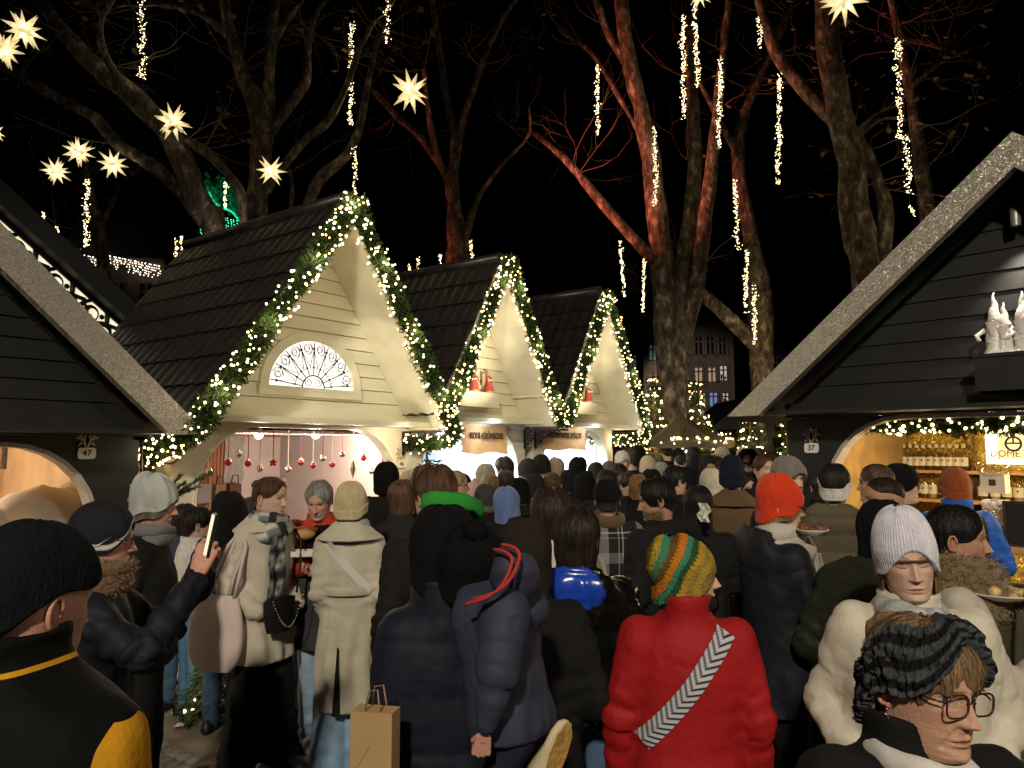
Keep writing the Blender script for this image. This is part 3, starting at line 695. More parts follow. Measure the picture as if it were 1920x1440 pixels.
def make_glasses(ctx, o):
    b = MB(); M = ctx['M']; col = o.get('col', (.03, .012, .01)); r = o.get('r', .011); lens = MB()
    for sd in (-1, 1):
        cx, cz, y = sd*.145, .475, .425; w, h = o.get('w', .105), o.get('h', .078); p = []
        for k in range(24):
            a = 2*pi*k/24; e = .62; p.append(Vector((cx+w*math.copysign(abs(cos(a))**e, cos(a)), y-.05*(abs(cx+w*cos(a)))**1.5-.0, cz+h*math.copysign(abs(sin(a))**e, sin(a))*(1 if sin(a) > 0 else 1.05))))
        b.tube(p, r, 6, closed=True); lens.add(p, [tuple(range(24))])
        b.tube([(sd*.248, .40, .50), (sd*.30, .33, .505), (sd*.335, .15, .50), (sd*.345, -.03, .50), (sd*.34, -.10, .45)], r*1.0, 6)
    b.tube([(-.045, .425, .49), (0, .44, .505), (.045, .425, .49)], r, 6)
    b.v = [tuple(q) for q in M(np.array(b.v))]; g = b.build('glasses', mat('glasses_frame', col, .25, spec=.5, var=.05), ctx['root'], True)
    lens.v = [tuple(q) for q in M(np.array(lens.v))]; lens.build('lens', glassy('spectacle_lens', (.97, .97, .97), .02, .06), g)
def on_coat(ctx, pts, w, name, m, off=.008, colf=None, thick=.004, nq=4):
    """a strap laid over the coat: pts = [(x,z)] seen along local y from side sgn, widths w"""
    me = ctx['coat'].data; bv = BVHTree.FromPolygons([v.co[:] for v in me.vertices], [p.vertices[:] for p in me.polygons])
    rows = []; b = MB()
    for i, (x, z, sg) in enumerate(pts):
        j = min(i+1, len(pts)-1); k = max(i-1, 0); t = Vector((pts[j][0]-pts[k][0], 0, pts[j][1]-pts[k][1])).normalized(); s = Vector((t.z, 0, -t.x)); row = []
        for q in np.linspace(-1, 1, nq):
            p = Vector((x, 0, z))+s*q*w/2; h = bv.ray_cast(Vector((p.x, sg*1.0, p.z)), Vector((0, -sg, 0)))
            y = h[0].y if h[0] else (rows[-1][len(row)].y if rows else 0); row.append(Vector((p.x, y+sg*off, p.z)))
        rows.append(row)
    for _ in range(2):
        for i in range(1, len(rows)-1):
            for j in range(nq): rows[i][j].y = max(rows[i][j].y, (rows[i-1][j].y+rows[i+1][j].y)/2, key=lambda q: q*pts[i][2])
    b.grid(rows); sg = pts[0][2]
    n = len(b.v); b.grid([[p-Vector((0, sg*thick, 0)) for p in r_] for r_ in rows], flip=True)
    if colf: b.c = [colf(i, j) for _ in range(2) for i in range(len(rows)) for j in range(nq)]
    return b.build(name, m, ctx['root'], True, bool(colf)), rows
# ---------------------------------------------------------------- light of the place: added fill lamps standing in for stalls behind the viewer, tree floodlights
ROWA = R(37); DV = Vector((sin(ROWA), cos(ROWA), 0)); NV = Vector((cos(ROWA), -sin(ROWA), 0))
def row(t, o, z=0): return DV*t+NV*o+Vector((0, 0, z))
def post_fill(x, y, h, power, col, tgt, label):  # made-up post that carries an added fill spot
    t = thing('fill_lamp', label, 'street lamp', (x, y, 0)); dk = mat('lamp_iron', (.02, .022, .02), .4, .6)
    MB().lathe((0, 0, 0), [(.13, 0), (.12, .1), (.07, .2), (.05, .9), (.045, h-.1)], 12).build('pole', dk, t, True)
    MB().lathe((0, 0, h-.1), [(.05, 0), (.2, .04), (.26, .1), (.25, .14)], 14).build('lamp_housing', dk, t, True)
    MB().lathe((0, 0, h+.04), [(.24, 0), (.25, .3), (.15, .42), (.0, .46)], 14).build('lamp_shade', glassy('lamp_glass', (1, .95, .85), .1, .05), t, True)
    lamp('SPOT', (0, 0, h+.1), power, col, .35, tgt-Vector((x, y, 0)), 48, .45, 'lamp_light', t)
post_fill(-1.6, -9.0, 8.6, KEY, (1, .90, .74), Vector((-.7, 4.4, .8)), 'unseen fill lamp added on an iron post left behind the viewer')
post_fill(5.0, -2.6, 5.6, KEY*.085, (1, .88, .72), Vector((.8, 4.4, .4)), 'unseen fill lamp added on an iron post right behind the viewer')
# ---------------------------------------------------------------- ground
def ground_mat():
    m = bpy.data.materials.new('paving'); m.use_nodes = True; n = m.node_tree.nodes; l = m.node_tree.links; b = n['Principled BSDF']
    tc = n.new('ShaderNodeTexCoord'); mp = n.new('ShaderNodeMapping'); mp.inputs['Rotation'].default_value = (0, 0, R(53)); l.new(tc.outputs['Object'], mp.inputs[0])
    br = n.new('ShaderNodeTexBrick'); br.inputs['Scale'].default_value = 1; br.inputs['Brick Width'].default_value = .9; br.inputs['Row Height'].default_value = .6
    br.inputs['Mortar Size'].default_value = .008; br.inputs['Color1'].default_value = (.15, .135, .115, 1); br.inputs['Color2'].default_value = (.19, .175, .15, 1); br.inputs['Mortar'].default_value = (.03, .027, .024, 1)
    l.new(mp.outputs[0], br.inputs[0])
    no = n.new('ShaderNodeTexNoise'); no.inputs['Scale'].default_value = 3.5; no.inputs['Detail'].default_value = 8; l.new(tc.outputs['Object'], no.inputs[0])
    cr = n.new('ShaderNodeValToRGB'); cr.color_ramp.elements[0].position = .3; cr.color_ramp.elements[0].color = (.5, .48, .45, 1); cr.color_ramp.elements[1].position = .65; cr.color_ramp.elements[1].color = (1.1, 1.1, 1.1, 1); l.new(no.outputs[0], cr.inputs[0])
    mx = n.new('ShaderNodeMix'); mx.data_type = 'RGBA'; mx.blend_type = 'MULTIPLY'; mx.inputs[0].default_value = 1; l.new(br.outputs[0], mx.inputs[6]); l.new(cr.outputs[0], mx.inputs[7])
    n2 = n.new('ShaderNodeTexNoise'); n2.inputs['Scale'].default_value = 90; n2.inputs['Detail'].default_value = 4; l.new(tc.outputs['Object'], n2.inputs[0])
    bp = n.new('ShaderNodeBump'); bp.inputs['Strength'].default_value = .4; bp.inputs['Distance'].default_value = .01; l.new(n2.outputs[0], bp.inputs['Height'])
    l.new(mx.outputs[2], b.inputs['Base Color']); l.new(bp.outputs[0], b.inputs['Normal']); b.inputs['Roughness'].default_value = .7; return m
tag(MB().add([(-90, -30, 0), (90, -30, 0), (90, 150, 0), (-90, 150, 0)], [(0, 1, 2, 3)]).build('ground', ground_mat()), kind='structure')
def cobbles(c, ang, L, Wd, s=.105, seed=1):
    r = random.Random(seed); b = MB(); M = Matrix.Rotation(ang, 3, 'Z'); c = Vector(c)
    for i in range(int(L/s)):
        for j in range(int(Wd/s)):
            x = (i-L/s/2)*s+(s/2 if j % 2 else 0)+r.uniform(-.008, .008); y = (j-Wd/s/2)*s+r.uniform(-.008, .008); h = .008+r.uniform(0, .006); a = s*r.uniform(.42, .47); bb = s*r.uniform(.42, .47)
            w = r.uniform(.6, 1.25); b.cc = (.16*w, .15*w, .135*w); z = r.uniform(-.2, .2)
            p = [M@Vector((x+(u*cos(z)-v*sin(z)), y+(u*sin(z)+v*cos(z)), 0)) for u, v in ((-a, -bb), (0, -bb*1.12), (a, -bb), (a*1.1, 0), (a, bb), (0, bb*1.1), (-a, bb), (-a*1.12, 0))]
            k = len(p); q = [c+x_+Vector((0, 0, .002)) for x_ in p]; ctr = sum((x_ for x_ in p), Vector())/k; t = [c+ctr+(x_-ctr)*.8+Vector((0, 0, h)) for x_ in p]
            b.add(q+t, [tuple(range(k, 2*k))]+[(m_, (m_+1) % k, k+(m_+1) % k, k+m_) for m_ in range(k)])
    return tag(b.build('cobblestone_strip', mat('cobblestone', (1, 1, 1), .55, bump=.4, bscale=60, var=.25, vscale=20, attr=True), None, True, True), kind='structure')
cobbles((-1.9, 4.62, .002), R(-37), 3.2, .52, seed=2); cobbles((-1.7, 6.0, .002), R(-22), 3.4, .5, seed=3); cobbles((4.3, 5.0, .002), R(-49), 2.4, 1.7, seed=4)
for i, (px, py, w) in enumerate(((338, 1345, .07), (440, 1272, .06), (500, 1300, .04), (545, 1360, .05))):
    Y = 1.9*FPX/(py-840); p = at(px, py, Y); b = MB(); q = random.Random(i)
    b.add([(-w, -.02, .006), (-w*.2, .03, .02), (w*.5, .02, .012), (w, -.015, .026), (w*.2, -.035, .008)], [(0, 1, 4), (1, 2, 4), (2, 3, 4)])
    o = b.build('paper_scrap', mat('crumpled_paper', (.5, .48, .44), .9)); o.location = (p.x, p.y, .008); o.rotation_euler = (0, 0, q.uniform(0, 6))
    tag(o, ('torn white napkin lying by the dark coat hem', 'crumpled white paper behind the beige coat woman', 'small pale paper scrap on the slabs', 'flat pale paper scrap beside the black shoes')[i], 'litter')
# ---------------------------------------------------------------- bare trees
BARK = None
def bark_mat():
    m = bpy.data.materials.new('plane_tree_bark'); m.use_nodes = True; n = m.node_tree.nodes; l = m.node_tree.links; b = n['Principled BSDF']; b.inputs['Roughness'].default_value = .85
    tc = n.new('ShaderNodeTexCoord'); mp = n.new('ShaderNodeMapping'); mp.inputs['Scale'].default_value = (1, 1, .55); l.new(tc.outputs['Object'], mp.inputs[0])
    v = n.new('ShaderNodeTexNoise'); v.inputs['Scale'].default_value = 8.5; v.inputs['Detail'].default_value = 9; v.inputs['Roughness'].default_value = .62; l.new(mp.outputs[0], v.inputs[0])
    cr = n.new('ShaderNodeValToRGB'); e = cr.color_ramp.elements; e[0].position = .40; e[0].color = (.032, .025, .019, 1); e[1].position = .50; e[1].color = (.105, .082, .06, 1)
    x = e.new(.56); x.color = (.13, .108, .08, 1); x = e.new(.62); x.color = (.30, .27, .20, 1); l.new(v.outputs[0], cr.inputs[0]); l.new(cr.outputs[0], b.inputs['Base Color'])
    w = n.new('ShaderNodeTexNoise'); w.inputs['Scale'].default_value = 22; w.inputs['Detail'].default_value = 6; l.new(mp.outputs[0], w.inputs[0])
    ad = n.new('ShaderNodeMath'); ad.operation = 'ADD'; l.new(v.outputs[0], ad.inputs[0]); l.new(w.outputs[0], ad.inputs[1])
    bp = n.new('ShaderNodeBump'); bp.inputs['Strength'].default_value = 1; bp.inputs['Distance'].default_value = .05; l.new(ad.outputs[0], bp.inputs['Height']); l.new(bp.outputs[0], b.inputs['Normal']); return m
BARK = bark_mat()
def smooth_path(p, k=4):
    out = []; n = len(p)
    for i in range(n-1):
        a, b, c, d = p[max(i-1, 0)], p[i], p[i+1], p[min(i+2, n-1)]
        for j in range(k):
            t = j/k; out.append([.5*(2*b[m]+(c[m]-a[m])*t+(2*a[m]-5*b[m]+4*c[m]-d[m])*t*t+(3*b[m]-a[m]-3*c[m]+d[m])*t**3) for m in range(len(b))])
    return out+[list(p[-1])]
def tree(label, Y, limbs, seed, twn=60, leaves=0, base=True, group='bare plane trees around the market'):
    r = random.Random(seed); tr = MB(); tw = MB(); lf = MB(); ends = []
    for li, L in enumerate(limbs):
        P = []
        dz = 0 if li == 0 else r.uniform(-1, 1)
        for i, (px, py, w) in enumerate(L):
            t = i/max(1, len(L)-1); y = Y+(dz*1.6*t*t if li else .35*sin(t*3+seed)*t); q = at(px, py, y); P.append((q.x, q.y, q.z, w*y/FPX/2))
        if li == 0 and base and P[0][2] > .1: P = [(P[0][0]+.02, P[0][1], -.1, P[0][3]*1.5), (P[0][0], P[0][1], .35, P[0][3]*1.15)]+P
        Q = smooth_path(P, 5); g = len(tr.v)
        tr.tube([Vector(q[:3]) for q in Q], [max(.008, q[3]) for q in Q], 14)
        for k in range(3 if len(P) > 3 else 1):
            i = int(len(Q)*r.uniform(.45, .98)); ends.append(Q[min(i, len(Q)-1)])
        ends.append(Q[-1]); ends.append(Q[-1])
    v = np.array(tr.v); nz = vnoise(v*np.array([5, 5, 2.2]), seed)*.035+vnoise(v*np.array([14, 14, 7]), seed+1)*.012; c = v.copy()
    for k in range(0, len(v), 14): c[k:k+14] = v[k:k+14].mean(0)
    d = v-c; rr = np.linalg.norm(d, axis=1, keepdims=True); tr.v = [tuple(p) for p in c+d*(1+np.clip(nz[:, None]*3/np.maximum(rr, .05)**.3, -.3, .35))]
    def twig(p, d, L, rad, dep):
        pts = [p]; 
        for k in range(5):
            d = (d+Vector((r.uniform(-.35, .35), r.uniform(-.35, .35), r.uniform(-.2, .32)))).normalized(); p = p+d*L/5; pts.append(p)
            if dep and r.random() < .55: twig(p, (d+Vector((r.uniform(-1, 1), r.uniform(-1, 1), r.uniform(-.6, .7)))).normalized(), L*r.uniform(.4, .65), rad*.55, dep-1)
            if leaves and r.random() < leaves*.1:
                a = r.uniform(0, 6.3); s = r.uniform(.05, .09); u = Vector((cos(a), sin(a), r.uniform(-.6, .3))); w = Vector((-sin(a), cos(a), r.uniform(-.5, .5)))
                cp = p-Vector((0, 0, .04)); lf.add([cp, cp+u*s+w*s*.6, cp+u*s*.8, cp+u*s*1.7+w*s*.1, cp+u*s*.8-w*s*.5, cp+u*s*.9-w*s*.9], [(0, 1, 2), (0, 2, 4), (2, 3, 4), (0, 4, 5), (1, 3, 2)])
        tw.tube(pts, [rad, rad*.85, rad*.7, rad*.55, rad*.4, rad*.25], 4, cap=False)
    for k in range(twn):
        e = ends[r.randrange(len(ends))]; twig(Vector(e[:3]), Vector((r.uniform(-1, 1), r.uniform(-.8, .8), r.uniform(-.3, 1))).normalized(), r.uniform(.7, 1.7), r.uniform(.006, .013), 2)
    o = tr.mesh('trunk', True); loc = Vector((tr.v[0][0], Y, 0)); t = thing('bare_tree', label, 'tree', loc, 0, group)
    for nm, bb, m in (('trunk', tr, BARK), ('crown', tw, mat('twig_bark', (.10, .075, .055), .9)), ('leaves', lf, mat('dry_leaf', (.16, .10, .045), .8, var=.3))):
        if not bb.v: continue
        bb.v = [tuple(Vector(p)-loc) for p in bb.v]; bb.build(nm, m, t, nm == 'trunk')
tree('thick dark bare tree rising behind the large white gable roof', 11, [[(478, 470, 48), (480, 400, 44), (487, 330, 40), (489, 250, 36), (478, 190, 38), (458, 150, 30), (440, 90, 24), (426, 36, 20), (420, -30, 17)],
     [(484, 330, 32), (496, 240, 34), (500, 150, 28), (508, 80, 22), (514, 20, 18), (520, -30, 14)], [(503, 252, 18), (547, 193, 17), (573, 153, 16), (577, 91, 14), (590, 33, 12), (618, -10, 10)],
     [(500, 360, 20), (525, 321, 17), (569, 266, 16), (616, 226, 14), (649, 164, 13), (674, 91, 11), (702, 40, 9)], [(560, 440, 26), (570, 408, 22), (598, 339, 20), (649, 292, 18), (674, 237, 16), (692, 146, 13), (712, 60, 10)], [(540, 430, 10), (548, 360, 9), (540, 310, 7)],
     [(434, 75, 13), (386, 33, 11), (339, 15, 10), (280, 5, 8)], [(490, 200, 14), (505, 110, 12), (525, 60, 10), (560, 10, 8)]], 3, 55, .2)
tree('leaning bare tree whose trunk bends far to the upper left', 10, [[(402, 455, 44), (386, 400, 46), (352, 328, 45), (320, 255, 41), (285, 215, 40), (230, 165, 38), (170, 115, 34), (110, 50, 29), (60, -20, 24)],
     [(385, 420, 22), (365, 394, 22), (310, 330, 25), (255, 292, 26), (215, 265, 25), (175, 219, 24), (110, 185, 20), (20, 130, 15), (-60, 80, 10)], [(456, 440, 16), (452, 365, 19), (420, 318, 18), (386, 286, 17), (350, 262, 16)], [(240, 175, 16), (195, 100, 14), (190, 40, 11), (225, -20, 9)]], 5, 45, .3)
tree('slim bare tree behind the lit fretwork roof at far left', 15, [[(196, 560, 24), (185, 430, 20), (172, 370, 14), (160, 310, 9)], [(190, 420, 10), (208, 385, 9), (222, 350, 6)], [(190, 480, 8), (120, 460, 6), (105, 420, 4)]], 8, 22, .6)
tree('reddish bare tree spreading fan like behind the middle white gable', 14, [[(858, 520, 44), (855, 440, 40), (851, 380, 26), (850, 330, 22), (855, 260, 20), (840, 200, 16), (825, 100, 14), (806, -20, 11)],
     [(850, 400, 22), (838, 330, 18), (790, 260, 14), (740, 215, 11), (690, 160, 8)], [(857, 290, 14), (870, 220, 13), (890, 160, 12), (920, 80, 11), (955, 15, 8), (990, -20, 5)], [(866, 470, 24), (885, 400, 15), (900, 365, 10), (940, 310, 8), (990, 255, 6), (992, 200, 5)], [(838, 340, 12), (815, 270, 13), (800, 190, 10), (795, 130, 8)]], 11, 24, .05)
tree('tall red lit bare tree with three stems beside the parasol', 13.5, [[(1252, 790, 40), (1250, 700, 40), (1247, 600, 42), (1240, 500, 46), (1234, 420, 41), (1220, 300, 37), (1200, 200, 32), (1180, 120, 29), (1163, -20, 26)],
     [(1277, 790, 32), (1276, 650, 30), (1274, 560, 30), (1288, 440, 31), (1302, 330, 28), (1300, 200, 23), (1295, 100, 20), (1312, -20, 15)], [(1276, 660, 28), (1302, 560, 30), (1316, 460, 29), (1332, 330, 26), (1346, 200, 20), (1356, 100, 16), (1368, -20, 12)],
     [(1226, 488, 24), (1180, 440, 21), (1120, 370, 18), (1060, 300, 14), (1000, 250, 9), (960, 240, 5)], [(1176, 120, 20), (1140, 60, 16), (1110, -20, 11)], [(1205, 260, 10), (1160, 180, 10), (1110, 100, 11), (1060, 60, 8)]], 14, 34, .05)
tree('curving bare tree left of the dark stall with warm lit trunk', 16, [[(1430, 720, 42), (1426, 560, 46), (1405, 440, 30), (1387, 340, 26), (1385, 270, 26), (1400, 200, 22), (1440, 110, 16), (1480, 20, 10)], [(1424, 650, 30), (1360, 590, 26), (1310, 545, 20), (1280, 515, 10)], [(1386, 290, 16), (1350, 230, 12), (1310, 150, 8)]], 17, 26, .1)
tree('mottled grey bare tree with a pruned knot above the dark stall roof', 12, [[(1628, 560, 56), (1612, 450, 60), (1602, 380, 56), (1595, 300, 52), (1572, 200, 46), (1556, 100, 44), (1545, -20, 42)],
     [(1580, 235, 34), (1500, 160, 26), (1452, 90, 22), (1420, -10, 18)], [(1640, 560, 30), (1660, 400, 28), (1630, 300, 22), (1600, 240, 18)], [(1600, 262, 24), (1640, 215, 6), (1690, 190, 4), (1720, 120, 3)], [(1604, 262, 12), (1660, 222, 5), (1740, 235, 3)]], 21, 34, 1.1)
tree('slender bare tree rising right of the knotted grey tree', 13, [[(1740, 420, 28), (1728, 320, 26), (1712, 200, 22), (1692, 100, 18), (1668, -20, 14)], [(1705, 170, 9), (1760, 110, 7), (1790, 30, 5)]], 24, 20, .3)
# floodlights that colour the trees (small lamps on spikes behind the stalls)
def flood(loc, tgt, power, col, ang, label):
    t = thing('floodlight', label, 'floodlight', loc); d = (Vector(tgt)-Vector(loc)).normalized(); q = d.to_track_quat('Z', 'Y').to_matrix()
    b = MB(); b.lathe((0, 0, 0), [(.03, -.12), (.06, -.1), (.075, 0), (.08, .02)], 12, ax=q); b.bar((0, 0, -.05), (0, 0, -loc[2] if loc[2] < 1 else -.3), .02); b.build('housing', mat('lamp_iron', (.02, .022, .02), .4, .6), t, True)
    lamp('SPOT', tuple(d*.04), power, col, .05, Vector(tgt)-Vector(loc), ang, .8, 'flood_light', t)
flood((-2.6, 13.4, 3.2), (-.9, 14.1, 8.5), 330, (1, .16, .09), 70, 'red floodlight behind the middle white stall')
flood((-1.7, 11.4, 4.3), (3.1, 13.7, 8.0), 2500, (1, .21, .12), 48, 'red floodlight on a mast behind the middle black roof')
flood((3.6, 12.4, .5), (3.0, 13.6, 3.5), 70, (1, .72, .4), 80, 'warm floodlight at the foot of the three stem tree')
flood((5.2, 14.6, 2.4), (5.4, 16, 5), 70, (1, .72, .38), 80, 'warm floodlight by the curving tree')
flood((6.6, 11.2, 3.6), (6.9, 13, 6), 45, (1, .7, .4), 90, 'warm floodlight behind the dark stall')
flood((-3.8, 9.2, 4.3), (-3.7, 11, 7.5), 9, (1, .8, .6), 110, 'warm floodlight behind the large white roof')
# ---------------------------------------------------------------- houses behind
post_fill(6.2, 29, 4.5, 1500, (1, .78, .62), Vector((9.5, 40, 4)), 'distant fill lamp on a post added to light the house fronts')  # added to brighten the house fronts, meant to stay hidden behind a trunk
def house(label, px0, px1, pyt, Y, colr, rows, seed, wins, roofh=2.5, depth=8):
    a, b_ = at(px0, pyt, Y), at(px1, pyt, Y); w = b_.x-a.x; h = a.z; t = thing('town_house', label, 'house', ((a.x+b_.x)/2, Y, 0))
    r = random.Random(seed); wl = MB(); wl.box((0, depth/2, h/2), (w, depth, h)); wl.build('wall', mat('render_wall', colr, .9, bump=.2, bscale=20, var=.2, vscale=2), t)
    MB().box((0, -.12, h+.1), (w+.3, .5, .25)).build('cornice', mat('cornice_stone', colr, .9), t)
    rf = MB(); rf.prism([(-w/2-.2, h+.22), (w/2+.2, h+.22), (w/2-1, h+roofh), (-w/2+1, h+roofh)], 0, depth); rf.build('roof', mat('slate_roof', (.03, .03, .035), .8), t)
    for (x0, x1, y0, y1, lit) in wins:
        p, q = at(x0, y0, Y), at(x1, y1, Y); cx, cz = (p.x+q.x)/2-(a.x+b_.x)/2, (p.z+q.z)/2; ww, hh = q.x-p.x, p.z-q.z
        f = MB(); 
        for (u, v, du, dv) in ((-ww/2, 0, .1, hh), (ww/2, 0, .1, hh), (0, hh/2, ww, .1), (0, -hh/2, ww+.2, .14), (0, 0, .06, hh), (0, hh*.2, ww, .06)): f.box((cx+u, -.06, cz+v), (du, .12, dv))
        fo = f.build('window', mat('window_frame', (.12, .11, .1), .6), t)
        pm = {0: mat('dark_pane', (.01, .011, .014), .08, spec=.6), 1: glow('lit_pane', (1, .90, .78), .3), 2: glow('blue_lit_pane', (.25, .4, .9), .35), 3: glow('green_lit_pane', (.2, .5, .42), .10), 4: glow('dim_pane', (1, .8, .6), .12)}[lit]
        MB().box((cx, -.02, cz), (ww-.08, .03, hh-.08)).build('pane', pm, fo)
        if lit in (1, 2):
            k = MB(); 
            for _ in range(5): k.box((cx+r.uniform(-.4, .4)*ww, -.042, cz-hh*r.uniform(.1, .42)), (ww*r.uniform(.08, .2), .01, hh*r.uniform(.1, .4)))
            k.build('window_display', mat('window_goods', (.05, .04, .04), .8), fo)
    return t
house('plain office building with rows of lit windows behind the parasol', 1272, 1374, 590, 38, (.11, .095, .08), 3, 3,
      [(1300, 1318, 688, 718, 4), (1325, 1343, 688, 718, 4), (1347, 1364, 685, 716, 1), (1308, 1324, 736, 766, 1), (1328, 1346, 735, 764, 2), (1352, 1367, 736, 762, 1), (1300, 1318, 630, 668, 0), (1322, 1340, 630, 668, 0), (1345, 1362, 632, 668, 0), (1308, 1322, 768, 790, 1), (1280, 1294, 736, 764, 1), (1278, 1292, 688, 716, 4), (1278, 1292, 632, 668, 0)])
house('dark narrow house with a green lit window behind the third gable', 1205, 1272, 600, 34, (.10, .085, .07), 3, 5, [(1215, 1232, 646, 678, 3), (1245, 1262, 646, 678, 0), (1215, 1232, 706, 736, 0)])
house('dark tall house with small lit windows behind the third gable', 1150, 1203, 560, 36, (.05, .045, .045), 3, 7, [(1184, 1191, 628, 638, 1), (1186, 1194, 665, 690, 1), (1160, 1170, 572, 590, 0)])
house('wide dark house front behind the curving tree', 1376, 1660, 560, 42, (.03, .027, .025), 3, 9, [(x, x+22, y, y+36, 0) for x in range(1400, 1640, 46) for y in (600, 670, 740)])
house('brown rendered house under a curtain of lights at left', 110, 310, 500, 26, (.16, .115, .095), 3, 11, [(212, 236, 530, 580, 0), (150, 175, 530, 580, 0), (262, 290, 530, 590, 0)])
def curtain():
    a, b = at(118, 462, 25.6), at(300, 500, 25.6); r = random.Random(4); m = MB(); c = MB(); L = b-a
    c.tube([a, a+L*.5, b], .015, 5)
    for i in range(46):
        p = a+L*(i/45); n = r.randint(2, 6)
        for k in range(n): m.ball(p+Vector((r.uniform(-.06, .06), -.05, -.085*k)), .02, 5, 3)
    o = c.build('light_curtain', mat('cable', (.02, .02, .02), .7)); tag(o, 'curtain of warm white lights along the brown house eave', 'fairy lights')
    tag(m.build('bulbs', glow('curtain_led', (1, .84, .68), 3.5, False), o), kind='stuff')
curtain()
def green_net():
    t = thing('light_decoration', 'green glowing net and wave ornament between the tree trunks', 'light decoration', at(420, 420, 18)); o = t.location; b = MB(); g = MB(); r = random.Random(1)
    for i in range(16):
        for j in range(16):
            p = at(372+i*5.5+j*.6+r.uniform(-1, 1), 398+j*4.6+i*1.2+r.uniform(-1, 1), 18); b.ball(p-o, .017, 5, 3)
    tag(b.build('bulbs', glow('green_led', (.05, .9, .45), 1.6, False), t), kind='stuff')
    W_ = smooth_path([tuple(at(*q, 18)-o) for q in ((388, 352), (398, 372), (412, 388), (424, 392), (436, 398), (446, 410), (455, 420))], 4); g.tube([Vector(q) for q in W_], .03, 6); g.build('neon_wave', glow('green_neon', (.02, .8, .4), .8, False), t, True)
    c = MB(); q = random.Random(6)
    for k in range(900):
        f = q.random(); x_, y_ = 386+70*f, 342+38*f+q.gauss(0, 13)+8*sin(f*9); p = at(x_, y_, 18.1+q.uniform(-.3, .3))-o; a = Vector((q.gauss(0, 1), q.gauss(0, 1), q.gauss(0, 1))).normalized(); w = a.orthogonal().normalized()*.03; c.add([p-w, p+w, p+a*.10], [(0, 1, 2)])
    c.build('leaf_clump', mat('green_lit_leaf', (.06, .5, .28), .8, var=.5, vscale=5), t)
    lamp('SPOT', (-.1, -1.2, -.6), 26, (.1, 1, .55), .05, (.2, 0, .9), 90, .7, 'green_spot', t)
green_net()
# ---------------------------------------------------------------- market stalls
class Fr:
    """frame of a stall: x along its front, y into it"""
    def __init__(s, loc, rz): s.loc = Vector(loc); s.M = Matrix.Rotation(rz, 3, 'Z'); s.rz = rz
    def w(s, x, y, z): return s.loc+s.M@Vector((x, y, z))
    def hit(s, px, py, y):
        d = at(px, py, 1)-cam.location; n = s.M@Vector((0, 1, 0)); p0 = s.w(0, y, 0); k = (p0-cam.location).dot(n)/d.dot(n); q = s.M.transposed()@(cam.location+d*k-s.loc); return q
WHITE = mat('white_paint', (.75, .725, .57), .6, bump=.22, bscale=30, var=.10, vscale=3, spec=.3, stretch=(.18, 1, 1.6), bdetail=6)
CREAM = mat('cream_wall', (.72, .67, .53), .7, bump=.06, bscale=30, var=.05, vscale=3)
BLACK = mat('charcoal_paint', (.018, .0185, .0185), .55, bump=.1, bscale=30, var=.12, vscale=4, spec=.35)
IRON = mat('wrought_iron', (.012, .012, .012), .45, .3)
WOOD = mat('pale_wood', (.42, .27, .13), .6, bump=.2, bscale=30, var=.25, vscale=5, stretch=(1, 1, .12))
REDWOOD = mat('reddish_wood', (.30, .13, .06), .55, bump=.2, bscale=30, var=.25, vscale=8, stretch=(1, 1, .1))
TILE = mat('black_roof_tile', (.017, .015, .014), .36, bump=.25, bscale=40, var=.3, vscale=9, spec=.4)
def glitter_mat():
    m = bpy.data.materials.new('silver_glitter'); m.use_nodes = True; n = m.node_tree.nodes; l = m.node_tree.links; b = n['Principled BSDF']
    tc = n.new('ShaderNodeTexCoord'); v = n.new('ShaderNodeTexVoronoi'); v.inputs['Scale'].default_value = 130; l.new(tc.outputs['Object'], v.inputs[0])
    cr = n.new('ShaderNodeValToRGB'); e = cr.color_ramp.elements; e[0].color = (.30, .275, .235, 1); e[1].color = (.60, .56, .49, 1); sp = n.new('ShaderNodeSeparateXYZ'); l.new(v.outputs['Color'], sp.inputs[0]); l.new(sp.outputs[0], cr.inputs[0]); l.new(cr.outputs[0], b.inputs['Base Color'])
    b.inputs['Roughness'].default_value = .38; b.inputs['Metallic'].default_value = .35
    vm = n.new('ShaderNodeVectorMath'); vm.operation = 'MULTIPLY_ADD'; vm.inputs[1].default_value = (2, 2, 2); vm.inputs[2].default_value = (-1, -1, -1); l.new(v.outputs['Color'], vm.inputs[0])
    g = n.new('ShaderNodeNewGeometry'); ad = n.new('ShaderNodeVectorMath'); ad.operation = 'MULTIPLY_ADD'; ad.inputs[1].default_value = (.30, .30, .30); l.new(vm.outputs[0], ad.inputs[0]); l.new(g.outputs['Normal'], ad.inputs[2])
    nn = n.new('ShaderNodeVectorMath'); nn.operation = 'NORMALIZE'; l.new(ad.outputs[0], nn.inputs[0]); l.new(nn.outputs[0], b.inputs['Normal']); return m
GLIT = glitter_mat()
def arch_pts(hw, z0, z1, rx, rz_, n=8):
    """inner outline of an arched opening, from bottom right over the top to bottom left"""
    p = [(hw, z0)]+[(hw-rx+rx*cos(a), z1-rz_+rz_*sin(a)) for a in np.linspace(0, pi/2, n)]+[(-hw+rx-rx*sin(a), z1-rz_+rz_*cos(a)) for a in np.linspace(0, pi/2, n)]+[(-hw, z0)]; return p
def scroll(c, r, a0, turns, sgn=1, n=22):
    return [(c[0]+r*(1-.8*t)*cos(a0+sgn*t*turns*2*pi), c[1]+r*(1-.8*t)*sin(a0+sgn*t*turns*2*pi)) for t in np.linspace(0, 1, n)]
